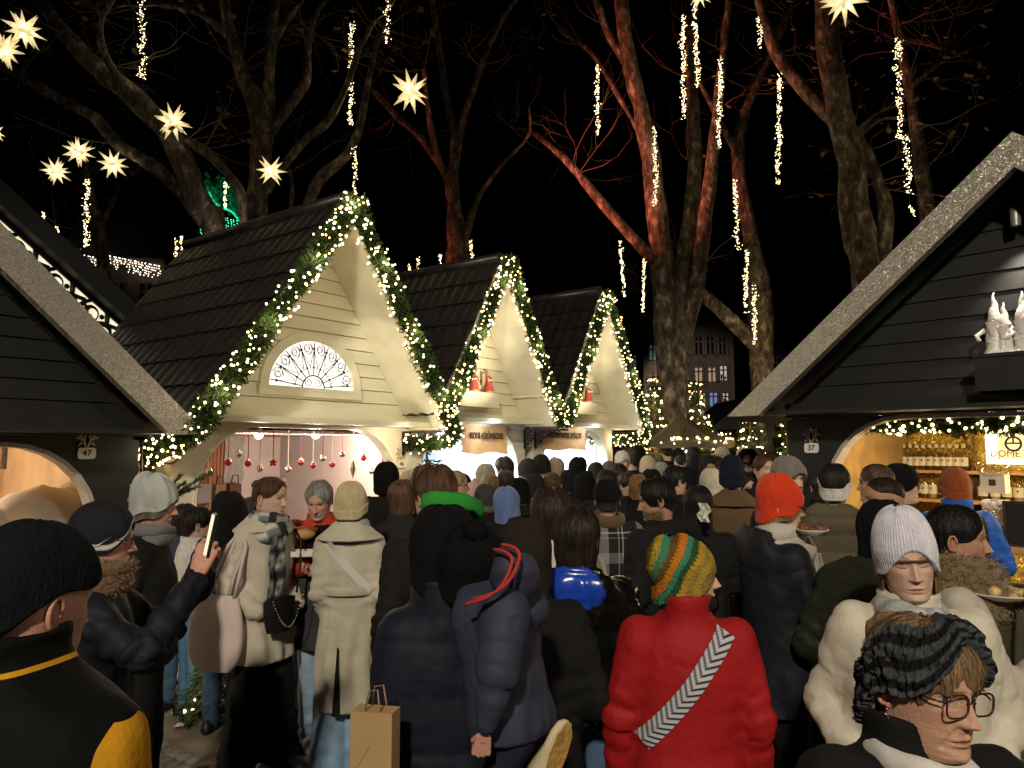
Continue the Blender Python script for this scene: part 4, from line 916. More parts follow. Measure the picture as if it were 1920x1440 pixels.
def tiled_roof(name, hw, peak, eave, y0, y1, side, parent, m, ov=.03):
    b = MB(); sl = math.hypot(hw, peak-eave); nrow = max(3, int(sl/.30)); pit = .17; nx = int((y1-y0)/pit*6)
    ux, uz = side*hw/sl, -(peak-eave)/sl; nx_, nz_ = side*(peak-eave)/sl, hw/sl; rows = []
    for i in range(nrow):
        for e in (0, 1):
            s = sl*(i+e*.995)/nrow; lift = .012+(.026 if e else .004)
            rows.append([Vector((ux*s+nx_*(lift+.026*abs(sin(pi*y/pit))**.7), y, peak+uz*s+nz_*(lift+.026*abs(sin(pi*y/pit))**.7))) for y in np.linspace(y0, y1, nx)])
    b.grid(rows, 0, flip=side > 0)
    return b.build(name, m, parent, False)
def plain_slab(b, hw, peak, eave, y0, y1, side, th, m=0, ext=0):
    sl = math.hypot(hw, peak-eave); nx_, nz_ = side*(peak-eave)/sl, hw/sl
    x1, z1 = side*(hw+ext*hw/sl), eave-ext*(peak-eave)/sl
    b.prism([(0, peak), (x1, z1), (x1-nx_*th, z1-nz_*th), (-0, peak-th/max(nz_, .2))][::(1 if side > 0 else -1)], y0, y1, m)
def siding(b, hwf, z0, z1, y, n, m=0, th=.02):
    for i in range(n):
        a, c = z0+(z1-z0)*i/n, z0+(z1-z0)*(i+1)/n-.006; xa, xc = hwf(a), max(.004, hwf(c))
        b.add([(-xa, y-th, a), (xa, y-th, a), (xc, y-.004, c), (-xc, y-.004, c), (-xa, y+.02, a), (xa, y+.02, a), (xc, y+.02, c), (-xc, y+.02, c)], [(0, 1, 2, 3), (7, 6, 5, 4), (0, 4, 5, 1), (3, 2, 6, 7), (1, 5, 6, 2), (0, 3, 7, 4)], m)
def plaque(fr, px, py, y, num, parent, dark):
    q = fr.hit(px, py, y); w, h = (.125, .082); b = MB(); p = []
    for cx, cz, a0 in ((w/2-.02, h/2-.02, 0), (-w/2+.02, h/2-.02, 90), (-w/2+.02, -h/2+.02, 180), (w/2-.02, -h/2+.02, 270)):
        p += [(q.x+cx+.02*cos(R(a0+k*30)), q.z+cz+.02*sin(R(a0+k*30))) for k in range(4)]
    b.prism(p, y-.018, y-.004); t = b.build('number_plate', mat('plate_white', (.72, .70, .66) if dark else (.76, .71, .56), .5), parent)
    text('digits', num, .062, mat('sign_ink', (.015, .015, .015), .6), t, (q.x, y-.0185, q.z), (pi/2, 0, 0), .002, bold=.001)
    s = MB(); n = 8; cz = q.z+.112; R0, R1 = .086, .038; a = []
    for k in range(16):
        rr = (R0 if k % 2 == 0 else R1)*(1.2 if k == 12 else 1)*(.72 if k == 4 else 1); an = R(k*22.5); a.append((q.x+rr*cos(an), cz+rr*sin(an)))
    c2 = [(q.x+(x-q.x)*.80, cz+(z-cz)*.80) for x, z in a]
    s.band(c2+[c2[0]], a+[a[0]], y-.014, y-.003)
    for sg in (-1, 1): s.tube([(q.x+sg*.009, y-.012, cz-.068), (q.x+sg*.022, y-.012, cz-.015), (q.x+sg*.01, y-.012, cz+.036)], .0045, 5); s.tube([(q.x+sg*x, y-.012, z) for x, z in ((.062, cz+.022), (.037, cz), (.022, cz-.022))], .004, 5)
    s.tube([(q.x+.013*cos(k*.7), y-.012, cz+.046+.013*sin(k*.7)) for k in range(9)], .005, 5, closed=True)
    s.build('star_emblem', mat('emblem_bronze', (.42, .36, .26), .5, .4) if dark else mat('emblem_cream', (.45, .38, .22), .6), parent)
def bracket(fr, x, z, y, parent, L=.42, dirx=1):
    b = MB(); b.bar((x, y-.02, z), (x, y-.02, z-.26), .022); b.bar((x, y-.03, z-.01), (x+dirx*L*.35, y-.03-L, z-.01), .02)
    D = Vector((dirx*.35, -1, 0))
    for (c, r, a0, tn, sg) in (((.10, -.07), .06, 2, 1.6, 1), ((.20, -.05), .05, 3, 1.5, -1), ((.05, -.17), .05, 1.2, 1.5, 1), ((.30, -.045), .035, 3, 1.3, 1)):
        b.tube([Vector((x, y-.03, z))+D*p[0]+Vector((0, 0, p[1])) for p in scroll(c, r, a0, tn, sg)], .007, 5)
    b.tube([Vector((x, y-.03, z-.24)), Vector((x, y-.03, z-.12))+D*.1, Vector((x, y-.03, z-.03))+D*.26], .008, 5)
    return b.build('iron_bracket', IRON, parent)
def white_stall(name, label, tc, hw, peak, eave, depth, ah, planks=13, ov=.56, o=-5.3):
    fr = Fr(row(tc, o), pi/2-ROWA); t = thing(name, label, 'market stall', fr.loc, fr.rz, 'white gabled market stalls'); sl = (peak-eave)/hw
    th = .07; yb = ov+depth; tv = th/ (hw/math.hypot(hw, peak-eave))
    hwf = lambda z: max(.01, hw*(peak-tv-z)/(peak-eave)-.004)
    zb = eave+.0
    g = MB(); siding(g, hwf, zb+.10, peak-tv-.10, ov, planks); g.build('gable_wall', WHITE, t)
    s = MB(); plain_slab(s, hw, peak, eave, 0, yb, 1, th); plain_slab(s, hw, peak, eave, 0, yb, -1, th); rf = s.build('roof', WHITE, t); bevel(rf, .008)
    for sd in (-1, 1): tiled_roof('roof_tiles', hw, peak, eave, .07, yb+.05, sd, rf, TILE)
    MB().tube([(0, .1, peak+.05), (0, yb, peak+.05)], .07, 10).build('ridge', TILE, rf, True)
    bm = MB(); bm.box((0, ov/2+.14, zb+.015), (2*hw-.16, ov-.10, .05)); bm.box((0, ov-.035, zb+.055), (2*hwf(zb)-.04, .07, .12)); bm.build('eave_board', WHITE, t)
    a = arch_pts(ah, .05, zb-.022, .62, .62); w_ = hw-.05; out = [(w_, .05)]+[(w_, zb-.02)]*0
    outer = [(w_, .05)]+[(w_, min(z+.25, zb-.02)) if i < 9 else (-w_, min(z+.25, zb-.02)) for i, (x, z) in enumerate(a[1:-1], 1)]+[(-w_, .05)]
    n8 = len(a)//2; outer = []
    for i, (x, z) in enumerate(a):
        if i in (0, len(a)-1): outer.append((w_*(1 if x > 0 else -1), z)); continue
        f = (abs(x)-(ah-.62))/.62; outer.append(((w_ if f > .55 else ah-.62+(w_-ah+.62)*f/.55)*(1 if x > 0 else -1), zb-.012 if f <= .55 else z+(zb-.012-z)*(1-(f-.55)/.45)))
    fw = MB(); fw.band(a, outer, ov-.03, ov+.06); fw.build('front_wall', CREAM, t)
    tr = MB(); a2 = arch_pts(ah-.03, .05, zb-.045, .59, .59); tr.band(a2, a, ov-.045, ov+.10); tr.build('arch_trim', WHITE, t)
    sw = MB(); 
    for sd in (-1, 1): sw.box((sd*(w_-.03), (ov+.06+yb)/2, zb/2), (.06, yb-ov-.07, zb-.02))
    sw.build('side_wall', CREAM, t)
    MB().box((0, ov+.16, .48), (2*ah-.02, .10, .9)).build('counter_front', CREAM, t)
    bevel(MB().box((0, ov+.22, .96), (2*ah-.06, .5, .05)).build('counter', WOOD, t), .01)
    return t, fr, ov, yb, hwf
def interior(t, hw, ov, yb, zb, m, ceil=None):
    b = MB(); b.box((0, yb-.05, zb/2), (2*hw-.2, .06, zb-.06)); b.build('back_wall', m, t)
    b = MB()
    for sd in (-1, 1): b.box((sd*(hw-.115), (ov+yb)/2+.08, zb/2), (.02, yb-ov-.3, zb-.06))
    b.box((0, (ov+yb)/2+.1, zb-.075), (2*hw-.26, yb-ov-.36, .03)); b.build('inner_lining', m, t)
# needles and bulbs
def garland(name, label, path, rad, nneed, nb, group, pw=3.0, nl=6, seed=1, loc=None, br=.0105, needles=(.03, .06), cat='garland', col=(1, .70, .33), dens=1):
    r = random.Random(seed); P = [Vector(p) for p in path]; seg = [(b-a).length for a, b in zip(P, P[1:])]; L = sum(seg)
    def pt(s):
        i = 0
        while i < len(seg)-1 and s > seg[i]: s -= seg[i]; i += 1
        d = (P[i+1]-P[i]).normalized(); return P[i]+d*min(s, seg[i]), d
    loc = Vector(loc or pt(L/2)[0]); t = thing(name, label, cat, loc, 0, group)
    ng = np.random.default_rng(seed); V_, F_ = [], []
    for k in range(nneed):
        s = r.uniform(0, L); p, d = pt(s); a = r.uniform(0, 2*pi); o = d.orthogonal().normalized(); q = d.cross(o); rd = o*cos(a)+q*sin(a); rr = rad*r.random()**.6*(.82+.3*sin(s*5.2+seed)*sin(s*2.1))
        c = p+rd*rr*.8-loc; nd = (rd*r.uniform(.5, 1.2)+d*r.uniform(-1, 1)+Vector((r.uniform(-.4, .4), r.uniform(-.4, .4), r.uniform(-.5, .3)))).normalized(); ln = r.uniform(*needles); w = r.uniform(.005, .010)
        sd = nd.cross(Vector((r.uniform(-1, 1), r.uniform(-1, 1), r.uniform(-1, 1)))).normalized()*w; i = len(V_); V_ += [c-sd, c+sd, c+nd*ln+sd*.4, c+nd*ln-sd*.4]; F_.append((i, i+1, i+2, i+3))
    core = MB(); core.tube([p-loc for p in P], rad*.42, 7)
    gm = mat('fir_green', (.036, .070, .015), .75, var=.45, vscale=24, spec=.2)
    put('needles', npmesh('needles', np.array([tuple(v) for v in V_]), np.array(F_), smooth=False), t, gm); core.build('garland_core', mat('dark_green_wire', (.008, .014, .006), .9), t)
    bulbs(t, [pt(r.uniform(0, L)) for _ in range(nb)], rad, loc, br, r, col)
    for i in range(nl):
        p, d = pt(L*(i+.5)/nl); lamp('POINT', p-loc+Vector((NV.x*.03, NV.y*.03-.02, 0))*2, pw, (1, .80, .52), .09, name='garland_light', parent=t)
    return t
_BM = {}
def bulbs(t, pts, rad, loc, br, r, col=(1, .66, .28), view=True, maxn=100):
    m = glow('warm_bulb', col, BULB, False)
    if br not in _BM: _BM[br] = MB().ball((0, 0, 0), br, 7, 5).mesh('bulb', True); _BM[br].materials.append(m)
    pos = []
    for p, d in pts:
        to = (cam.location-p).normalized(); a = r.uniform(0, 2*pi); o = d.orthogonal().normalized(); q = d.cross(o); v = o*cos(a)+q*sin(a)
        if r.random() < .7 and v.dot(to) < 0: v = -v
        pos.append(p+v*rad*r.uniform(.75, 1.08)-loc)
    for p in pos[:maxn]:
        o = bpy.data.objects.new('bulb', _BM[br]); COL.objects.link(o); o.parent = t; o.location = p; k = r.choice((.7, .85, 1, 1, 1.25)); o.scale = (k, k, k)
    if len(pos) > maxn:
        b = MB()
        for p in pos[maxn:]: b.ball(p, br*r.choice((.7, .9, 1.1)), 6, 4)
        tag(b.build('bulbs', m, t, True), kind='stuff')
# ---- stall 46: ornaments
PK, EV = 4.19, 2.13
st, fr, ov, yb, hwf = white_stall('market_stall', 'large white stall numbered 46 with a fan window and red baubles', 4.54, 1.42, PK, EV, 2.3, 1.17)
interior(st, 1.42, ov, yb, EV, mat('pink_white_lining', (.66, .56, .52), .8, bump=.05, var=.05))
# half-round fan window
q = fr.hit(582, 728, ov); cx, cz, rx, rz_ = q.x, q.z, .50, .45; hp = [(cx+rx*cos(a), cz+rz_*sin(a)) for a in np.linspace(0, pi, 25)]
wb = MB(); ho = [(cx+(rx+.09)*cos(a), cz+(rz_+.09)*sin(a)) for a in np.linspace(0, pi, 25)]; wb.band(hp, ho, ov-.055, ov-.005); wb.box((cx, ov-.03, cz-.045), (2*rx+.2, .05, .09)); wf = wb.build('fan_window', WHITE, st)
MB().prism(hp, ov-.026, ov-.022).build('lit_pane', glow('lit_milk_glass', (1, .94, .86), 1.25), wf)
gb = MB(); Y_ = ov-.045
for a in np.linspace(.12, pi-.12, 9):
    gb.tube([(cx+.14*cos(a), Y_, cz+.13*sin(a)), (cx+rx*.97*cos(a), Y_, cz+rz_*.97*sin(a))], .0055, 5); gb.ball((cx+rx*.84*cos(a), Y_, cz+rz_*.84*sin(a)), .014, 6, 5); gb.ball((cx+.22*cos(a), Y_, cz+.2*sin(a)), .011, 6, 5)
    for sg in (-1, 1):
        a2 = a+sg*.19
        if .02 < a2 < pi-.02: gb.tube([(x, Y_, z) for x, z in scroll((cx+rx*.84*cos(a2), cz+rz_*.84*sin(a2)), .062, a+pi/2*sg+pi/2, 1.5, sg)], .0035, 4); gb.tube([(cx+.22*cos(a2), Y_, cz+.2*sin(a2)), (cx+rx*.84*cos(a), Y_, cz+rz_*.84*sin(a))], .0032, 4)
gb.tube([(cx+.13*cos(a), Y_, cz+.12*sin(a)) for a in np.linspace(0, pi, 14)], .007, 5); gb.tube([(cx+.21*cos(a), Y_, cz+.195*sin(a)) for a in np.linspace(0.1, pi-.1, 20)], .0035, 4)
for sg in (-1, 1): gb.tube([(x, Y_, z) for x, z in scroll((cx+sg*.055, cz+.055), .05, pi/2, 1.5, -sg)], .004, 4)
gb.build('iron_grille', IRON, wf)
plaque(fr, 751, 870, ov-.03, '46', st, False)
bracket(fr, 1.22, EV-.05, ov-.03, st)
for i, (px, py) in enumerate(((485, 815), (592, 815), (670, 817))):
    p = fr.hit(px, py, ov+.42); b = MB(); b.tube([(p.x, p.y, EV-.08), (p.x, p.y, p.z+.06)], .008, 6); b.lathe((p.x, p.y, p.z+.03), [(.03, .05), (.035, .02), (.05, -.02)], 10); f = b.build('ceiling_lamp', mat('lamp_white', (.6, .6, .6), .4), st, True)
    MB().ball((p.x, p.y, p.z), .042, 10, 8).build('lamp_bulb', glow('white_bulb', (1, .9, .78), 14, False), f, True); lamp('POINT', (p.x, p.y+.02, p.z-.06), 26, (1, .80, .66), .05, name='ceiling_light', parent=st)
pn = MB(); pl, pr = fr.hit(352, 930, yb-.13).x, fr.hit(437, 930, yb-.13).x
for i in range(26): pn.box((pl+(pr-pl)*i/25, yb-.13-.012*(i % 2), 1.25), (.026, .04, 1.5))
o = pn.build('slat_panel', REDWOOD, st)
gq = MB(); RW = mat('ribbon_cream', (.75, .68, .55), .7); 
def bauble(px, py, red, i, kind='ball'):
    p = fr.hit(px, py, ov+.12); w = fr.w(*p); t = thing('bauble', '', 'bauble', w, fr.rz, 'baubles hanging in the arch of stall 46')
    m = mat('red_glass_ball', (.42, .012, .02), .14, spec=.7, var=.02) if red else mat('silver_ball', (.75, .70, .6), .16, .95, var=.02); r = .031
    if kind == 'spindle': MB().lathe((0, 0, 0), [(0, -.10), (.03, 0), (.012, .07), (0, .1)], 8).build('ball', m, t, False)
    elif kind == 'star':
        b = MB(); c = [(.042*(1 if k % 2 == 0 else .45)*cos(k*pi/5+pi/2), .042*(1 if k % 2 == 0 else .45)*sin(k*pi/5+pi/2)) for k in range(10)]; b.prism(c, -.012, .012); b.build('ball', m, t)
    else: MB().ball((0, 0, 0), r, 14, 10).build('ball', m, t, True)
    MB().lathe((0, 0, r-.004), [(.012, 0), (.012, .012), (.004, .014)], 8).build('ball_cap', mat('gold_cap', (.6, .42, .15), .3, .9), t, True)
    b = MB(); L = EV-.06-w.z; b.bar((0, 0, r), (0, 0, L), .010, .002); b.build('ribbon', RW if i % 2 == 0 else mat('ribbon_red', (.38, .05, .06), .7), t)
    return t
BA = [(391, 883, 0, ''), (428, 867, 1, ''), (447, 852, 0, ''), (465, 869, 1, ''), (487, 879, 0, ''), (512, 867, 1, 'star'), (540, 881, 0, ''), (564, 867, 1, ''), (587, 873, 1, ''), (605, 860, 0, ''), (623, 871, 1, ''), (642, 852, 0, ''), (662, 880, 0, 'spindle'), (682, 859, 1, ''), (697, 884, 0, ''), (720, 860, 1, 'star')]
OR_ = ['first', 'second', 'third', 'fourth', 'fifth', 'sixth', 'seventh', 'eighth', 'ninth']; cn = [0, 0]
for i, (px, py, rd, k) in enumerate(BA):
    t = bauble(px, py, rd, i, k or 'ball'); cn[rd] += 1
    t['label'] = f"{'red' if rd else 'silver'} {k or 'round'} ornament on a ribbon, {OR_[cn[rd]-1]} {'red' if rd else 'silver'} one from the left"
# goods on the back wall
gd = lambda px, py: fr.hit(px, py, yb-.16)
for i, (px, py, w, h, lab) in enumerate(((378, 925, .17, .22, 'grey felt bag with ribbon, left on the slatted panel'), (408, 928, .14, .24, 'brown felt bag with white bow, middle on the slatted panel'), (436, 926, .17, .24, 'dark brown felt bag, right on the slatted panel'))):
    p = gd(px, py); t = thing('felt_bag', lab, 'bag', fr.w(p.x, p.y-.03, p.z), fr.rz, 'felt bags on the slatted panel'); MB().prism([(-w/2, -h/2), (w/2, -h/2), (w/2*.9, h/2), (-w/2*.9, h/2)], -.03, .02).build('pouch', mat('felt', ((.2, .19, .18), (.22, .14, .09), (.09, .055, .035))[i], 1, bump=.3, bscale=90), t)
    MB().tube([(-w*.3, -.01, h/2-.01), (-w*.2, -.015, h/2+.1), (w*.2, -.015, h/2+.1), (w*.3, -.01, h/2-.01)], .008, 6).build('handle', mat('felt', (.1, .06, .04), 1), t, True)
for i, (px, py, lab) in enumerate(((552, 850, 'white knitted stocking cap hanging on the back wall'), (440, 850, 'grey knitted scarf hanging beside the slatted panel'))):
    p = gd(px, py); b = MB(); rows = []
    for k in range(10): z = .28-.62*k/9; w = (.06+.10*k/9) if i == 0 else .13; rows.append([Vector((w*s+.012*sin(k*2+s*5), -.04*(1-s*s)-.01*sin(s*11), z)) for s in np.linspace(-1, 1, 12)])
    b.grid(rows); b.grid([[q_+Vector((0, .03, 0)) for q_ in r_] for r_ in rows], flip=True); o = b.build('knitwear', fabric('knit', (.62, .56, .5) if i == 0 else (.4, .36, .32)), None, True); o.location = fr.w(p.x, p.y, p.z); o.rotation_euler = (0, 0, fr.rz); tag(o, lab, 'knitwear')
    if i == 0:
        c = MB(); loop_tube(c, (0, -.02, -.34), .17, .05, .03, n=20, k=6, amp=.4); x = c.build('fluffy_brim', fabric('fluffy', (.7, .66, .6)), o, True)
p = gd(628, 868); t = thing('wire_star', 'wire star wound with tiny lights on the back wall', 'star', fr.w(p.x, p.y-.02, p.z), fr.rz); b = MB(); l_ = MB(); S5 = [Vector((.21*(1 if k % 2 == 0 else .42)*cos(k*pi/5+pi/2), 0, .21*(1 if k % 2 == 0 else .42)*sin(k*pi/5+pi/2))) for k in range(10)]; b.tube(S5, .006, 5, closed=True); b.build('wire_frame', mat('white_wire', (.6, .55, .5), .5), t)
for k in range(30): i = k % 10; l_.ball(S5[i].lerp(S5[(i+1) % 10], k/30), .009, 5, 4)
tag(l_.build('bulbs', glow('warm_bulb', (1, .66, .28), BULB, False), t), kind='stuff')
# garland of stall 46
def gpath(fr, hw, peak, eave, y=-.03, lw=.6, rw=.6, up=.03, dl=.0):
    A = []
    if lw: A += [fr.w(-hw-.02, lw, eave-.28), fr.w(-hw-.05, lw*.5, eave-.22), fr.w(-hw-.06, .03, eave-.12)]
    sl = (peak-eave)/hw; n = 9
    for k in range(n): x = -hw+hw*k/n; A.append(fr.w(x-.0, y, eave+(x+hw)*sl-.015+up*sin(k*2.1)))
    A.append(fr.w(0, y, peak+.02))
    for k in range(1, n+1): x = hw*k/n; A.append(fr.w(x, y, peak-x*sl-.015+up*sin(k*2.4+1)))
    if rw: A += [fr.w(hw+.06, .05, eave-.14), fr.w(hw-.02, rw*.55, eave-.2), fr.w(hw-.15, rw, eave-.17)]
    return A
garland('lit_garland', 'fir garland with warm bulbs framing the largest white gable', gpath(fr, 1.43, PK, EV, lw=.75, rw=.55), .118, 15000, 430, 'lit fir garlands on the white gables', 5, 9, 3)
# twig of fir beside the arch
def fir_branch(label, p0, tips, m, seed, cat='fir branch', bl=0):
    r = random.Random(seed); b = MB(); c = MB(); p0 = Vector(p0); t = thing('fir_branch', label, cat, p0)
    for tp in tips:
        d = Vector(tp)-p0; c.tube([Vector((0, 0, 0)), d*.5+Vector((0, 0, .03)), d], [.012, .008, .003], 5); n = int(d.length*420)
        for k in range(n):
            f = r.uniform(.1, 1); q = d*f+Vector((0, 0, .03*sin(f*pi))); a = r.uniform(0, 6.3); o = d.normalized().orthogonal(); w = d.normalized().cross(o); nd = (d.normalized()*.8+o*cos(a)+w*sin(a)).normalized()*r.uniform(.025, .045); s = nd.cross(d).normalized()*.004; b.add([q-s, q+s, q+nd], [(0, 1, 2)])
    c.build('twig', mat('twig_bark', (.10, .075, .055), .9), t); b.build('needles', mat('fir_green', (.036, .070, .015), .75, var=.45, vscale=24, spec=.2), t)
p0 = at(300, 955, 5.75); fir_branch('dark fir branch sticking out left of the ornament stall', p0, [at(395, 888, 5.5), at(348, 905, 5.5), at(375, 912, 5.6), at(352, 920, 5.6), at(340, 890, 5.6)], None, 2)
lamp('SPOT', fr.w(-.9, -1.6, EV+.4), 45, (1, .82, .56), .12, fr.w(.1, ov, 3.0), 80, .9, 'gable_spot')
lamp('POINT', fr.w(.9, .2, EV-.08), 6, (1, .85, .6), .08, name='eave_fill')  # hidden fill added under the eave to brighten the front wall and pillar
lamp('SPOT', fr.w(-.2, -.15, EV-.02), 26, (1, .85, .62), .03, fr.w(1.0, .35, 2.9), 42, .3, 'gable_spot')
# ---- the two food stalls
BANNER = mat('kraft_banner', (.66, .48, .27), .85, bump=.3, bscale=14, var=.25, vscale=6)
n_ = BANNER.node_tree.nodes; tl = n_.new('ShaderNodeBsdfTranslucent'); tl.inputs[0].default_value = (.75, .52, .28, 1); mx_ = n_.new('ShaderNodeMixShader'); mx_.inputs[0].default_value = .5
BANNER.node_tree.links.new(n_['Principled BSDF'].outputs[0], mx_.inputs[1]); BANNER.node_tree.links.new(tl.outputs[0], mx_.inputs[2]); BANNER.node_tree.links.new(mx_.outputs[0], n_['Material Output'].inputs[0])
def food_stall(label, tc, hw, seed, pxs, sgn_txt, sgn_px, fw):
    PKb = 4.12; EVb = 2.21; t, f, ov, yb, hwf = white_stall('market_stall', label, tc, hw, PKb, EVb, 2.4, hw-.19, 11)
    interior(t, hw, ov, yb, EVb, mat('white_lining', (.62, .64, .68), .6, var=.05)); Z = EVb
    gl = MB(); gl.box((0, ov+.06, 1.52), (2*hw-.5, .012, 1.05)); gl.build('glass_front', glassy('clear_glass', (.96, .98, 1), .03, .06), t)
    for sx in (-.45, .55): MB().box((sx*hw*.9, yb-.1, 1.5), (.5, .05, .9)).build('wall_board', mat('menu_board', (.03, .035, .045) if sx > 0 else (.45, .33, .2), .6), t)
    b = MB(); b.box((-.1, ov+1.0, 1.02), (1.3, .5, .28)); b.box((-.1, ov+1.0, 1.22), (1.1, .4, .12)); b.build('steel_kettle', mat('brushed_steel', (.6, .6, .62), .3, .9), t)
    b = MB(); b.lathe((.35, ov+.9, 1.16), [(.2, 0), (.24, .1), (.22, .3), (.05, .38)], 14); b.build('pot', mat('brushed_steel', (.6, .6, .62), .3, .9), t, True)
    for x in (-.4, .4):
        tb = MB(); tb.tube([(x-.28, ov+.7, Z-.12), (x+.28, ov+.7, Z-.12)], .018, 8); q = tb.build('tube_lamp', glow('cool_tube', (.85, .92, 1), 9, False), t, True); lamp('AREA', (x, ov+.7, Z-.15), 75, (.80, .90, 1), .4, (x, ov+.7, 0), name='tube_light', parent=t)
    q = f.hit(*sgn_px, ov-.02); w, h = fw; b = MB(); rows = []
    for k in range(9):
        rows.append([Vector((q.x+(s-.5)*w*(1+.03*sin(k*1.7))+.01*sin(k*2.3), ov-.09-.02*sin(s*7)-.012*k/8, q.z+h/2-h*k/8+.012*sin(s*9+k))) for s in np.linspace(0, 1, 22)])
    b.grid(rows); b.grid([[p_+Vector((0, .008, 0)) for p_ in r_] for r_ in rows], flip=True); sg = b.build('paper_sign', BANNER, t, True)
    text('lettering', sgn_txt, .105, mat('brown_ink', (.07, .04, .02), .8), sg, (q.x, ov-.124, q.z+h*.12), (pi/2, 0, 0), .006, .72, bold=.0012)
    # shelf of carved angels
    sh = MB(); sh.box((-.2, ov-.10, EVb+.27), (1.05, .18, .18)); sh.build('figure_shelf', WHITE, t)
    for i, (px, py) in enumerate(pxs):
        q = f.hit(px, py, ov-.13); a = thing('angel_figure', '', 'figurine', f.w(q.x, ov-.12, EVb+.362), f.rz, 'red robed carved angels on the gables'); k = .9; a.scale = (.8, .8, .8)
        MB().lathe((0, 0, 0), [(.085*k, 0), (.09*k, .02), (.06*k, .16), (.045*k, .24), (.03*k, .26)], 12).build('robe', mat('carved_red_robe', (.42, .07, .06), .5, var=.2, vscale=20), a, True)
        MB().lathe((0, 0, 0), [(.088*k, .0), (.092*k, .018), (.084*k, .04)], 12).build('robe_hem', mat('gold_hem', (.6, .42, .2), .4, .4), a, True)
        MB().ball((0, 0, .29), .036, 10, 8).build('head', mat('carved_wood', (.5, .3, .18), .6), a, True); MB().ball((0, .008, .30), (.038, .036, .036), 10, 8).build('hair', mat('carved_hair', (.45, .3, .12), .6), a, True)
        wm = MB()
        for sd in (-1, 1): wm.grid([[Vector((sd*(.02+.07*u), .04+.02*u, .10+.18*v-.05*u*(1-v)+.05*u)) for u in (0, .5, 1)] for v in (0, .5, 1)]); 
        wm.build('wing', mat('carved_wing', (.5, .38, .22), .6), a)
        ar = MB(); 
        for sd in (-1, 1): ar.tube([(sd*.045, 0, .235), (sd*.06, -.05, .19), (sd*.012, -.08, .20)], [.02, .018, .014], 6)
        ar.build('sleeve', mat('carved_white', (.6, .55, .45), .6), a, True)
        a['label'] = f"red robed carved angel, {OR_[i]} from left on the {'middle' if seed == 1 else 'farthest'} white gable"
    lamp('SPOT', f.w(-.3, -.5, EVb+.1), 120, (1, .84, .58), .05, f.w(-.2, ov, EVb+1.0), 80, .9, 'gable_spot')
    lamp('POINT', f.w(0, .2, EVb-.06), 9, (.95, .95, 1), .08, name='eave_fill')  # hidden fill added under the eave to brighten the posts and front wall
    return t, f, ov, hwf, EVb, PKb
s2, f2, ov2, hwf2, E2, P2_ = food_stall('middle white stall with a kale sign and bright white interior', 6.94, 1.13, 1, ((866, 735), (890, 735), (918, 735)), '·KOHL·GRÜNKOHL', (900, 824), (.86, .34))
s3, f3, ov3, hwf3, E3, P3_ = food_stall('farthest white stall with a dumpling sign and plates number 43', 9.29, 1.13, 2, ((1083, 752), (1104, 752)), 'SCHUPFNUDEL SPÄTZLE', (1050, 822), (1.10, .32))
plaque(f3, 988, 832, ov3-.03, '43', s3, False)
bracket(f3, -1.06, E3-.06, ov3-.03, s3); bracket(f3, 1.06, E3-.06, ov3-.03, s3); bracket(f2, 1.05, E2-.06, ov2-.03, s2)
MB().box((1.0, .28, E2+.30), (.40, .5, .02), (0, R(14), 0)).build('valley_box', WHITE, s2)
garland('lit_garland', 'fir garland with warm bulbs framing the middle white gable', gpath(f2, 1.12, P2_, E2, lw=0, rw=0), .098, 11000, 340, 'lit fir garlands on the white gables', 5, 6, 5)
garland('lit_garland', 'fir garland with warm bulbs framing the farthest white gable', gpath(f3, 1.14, P3_, E3, lw=0, rw=.9), .098, 11000, 340, 'lit fir garlands on the white gables', 5, 7, 7)
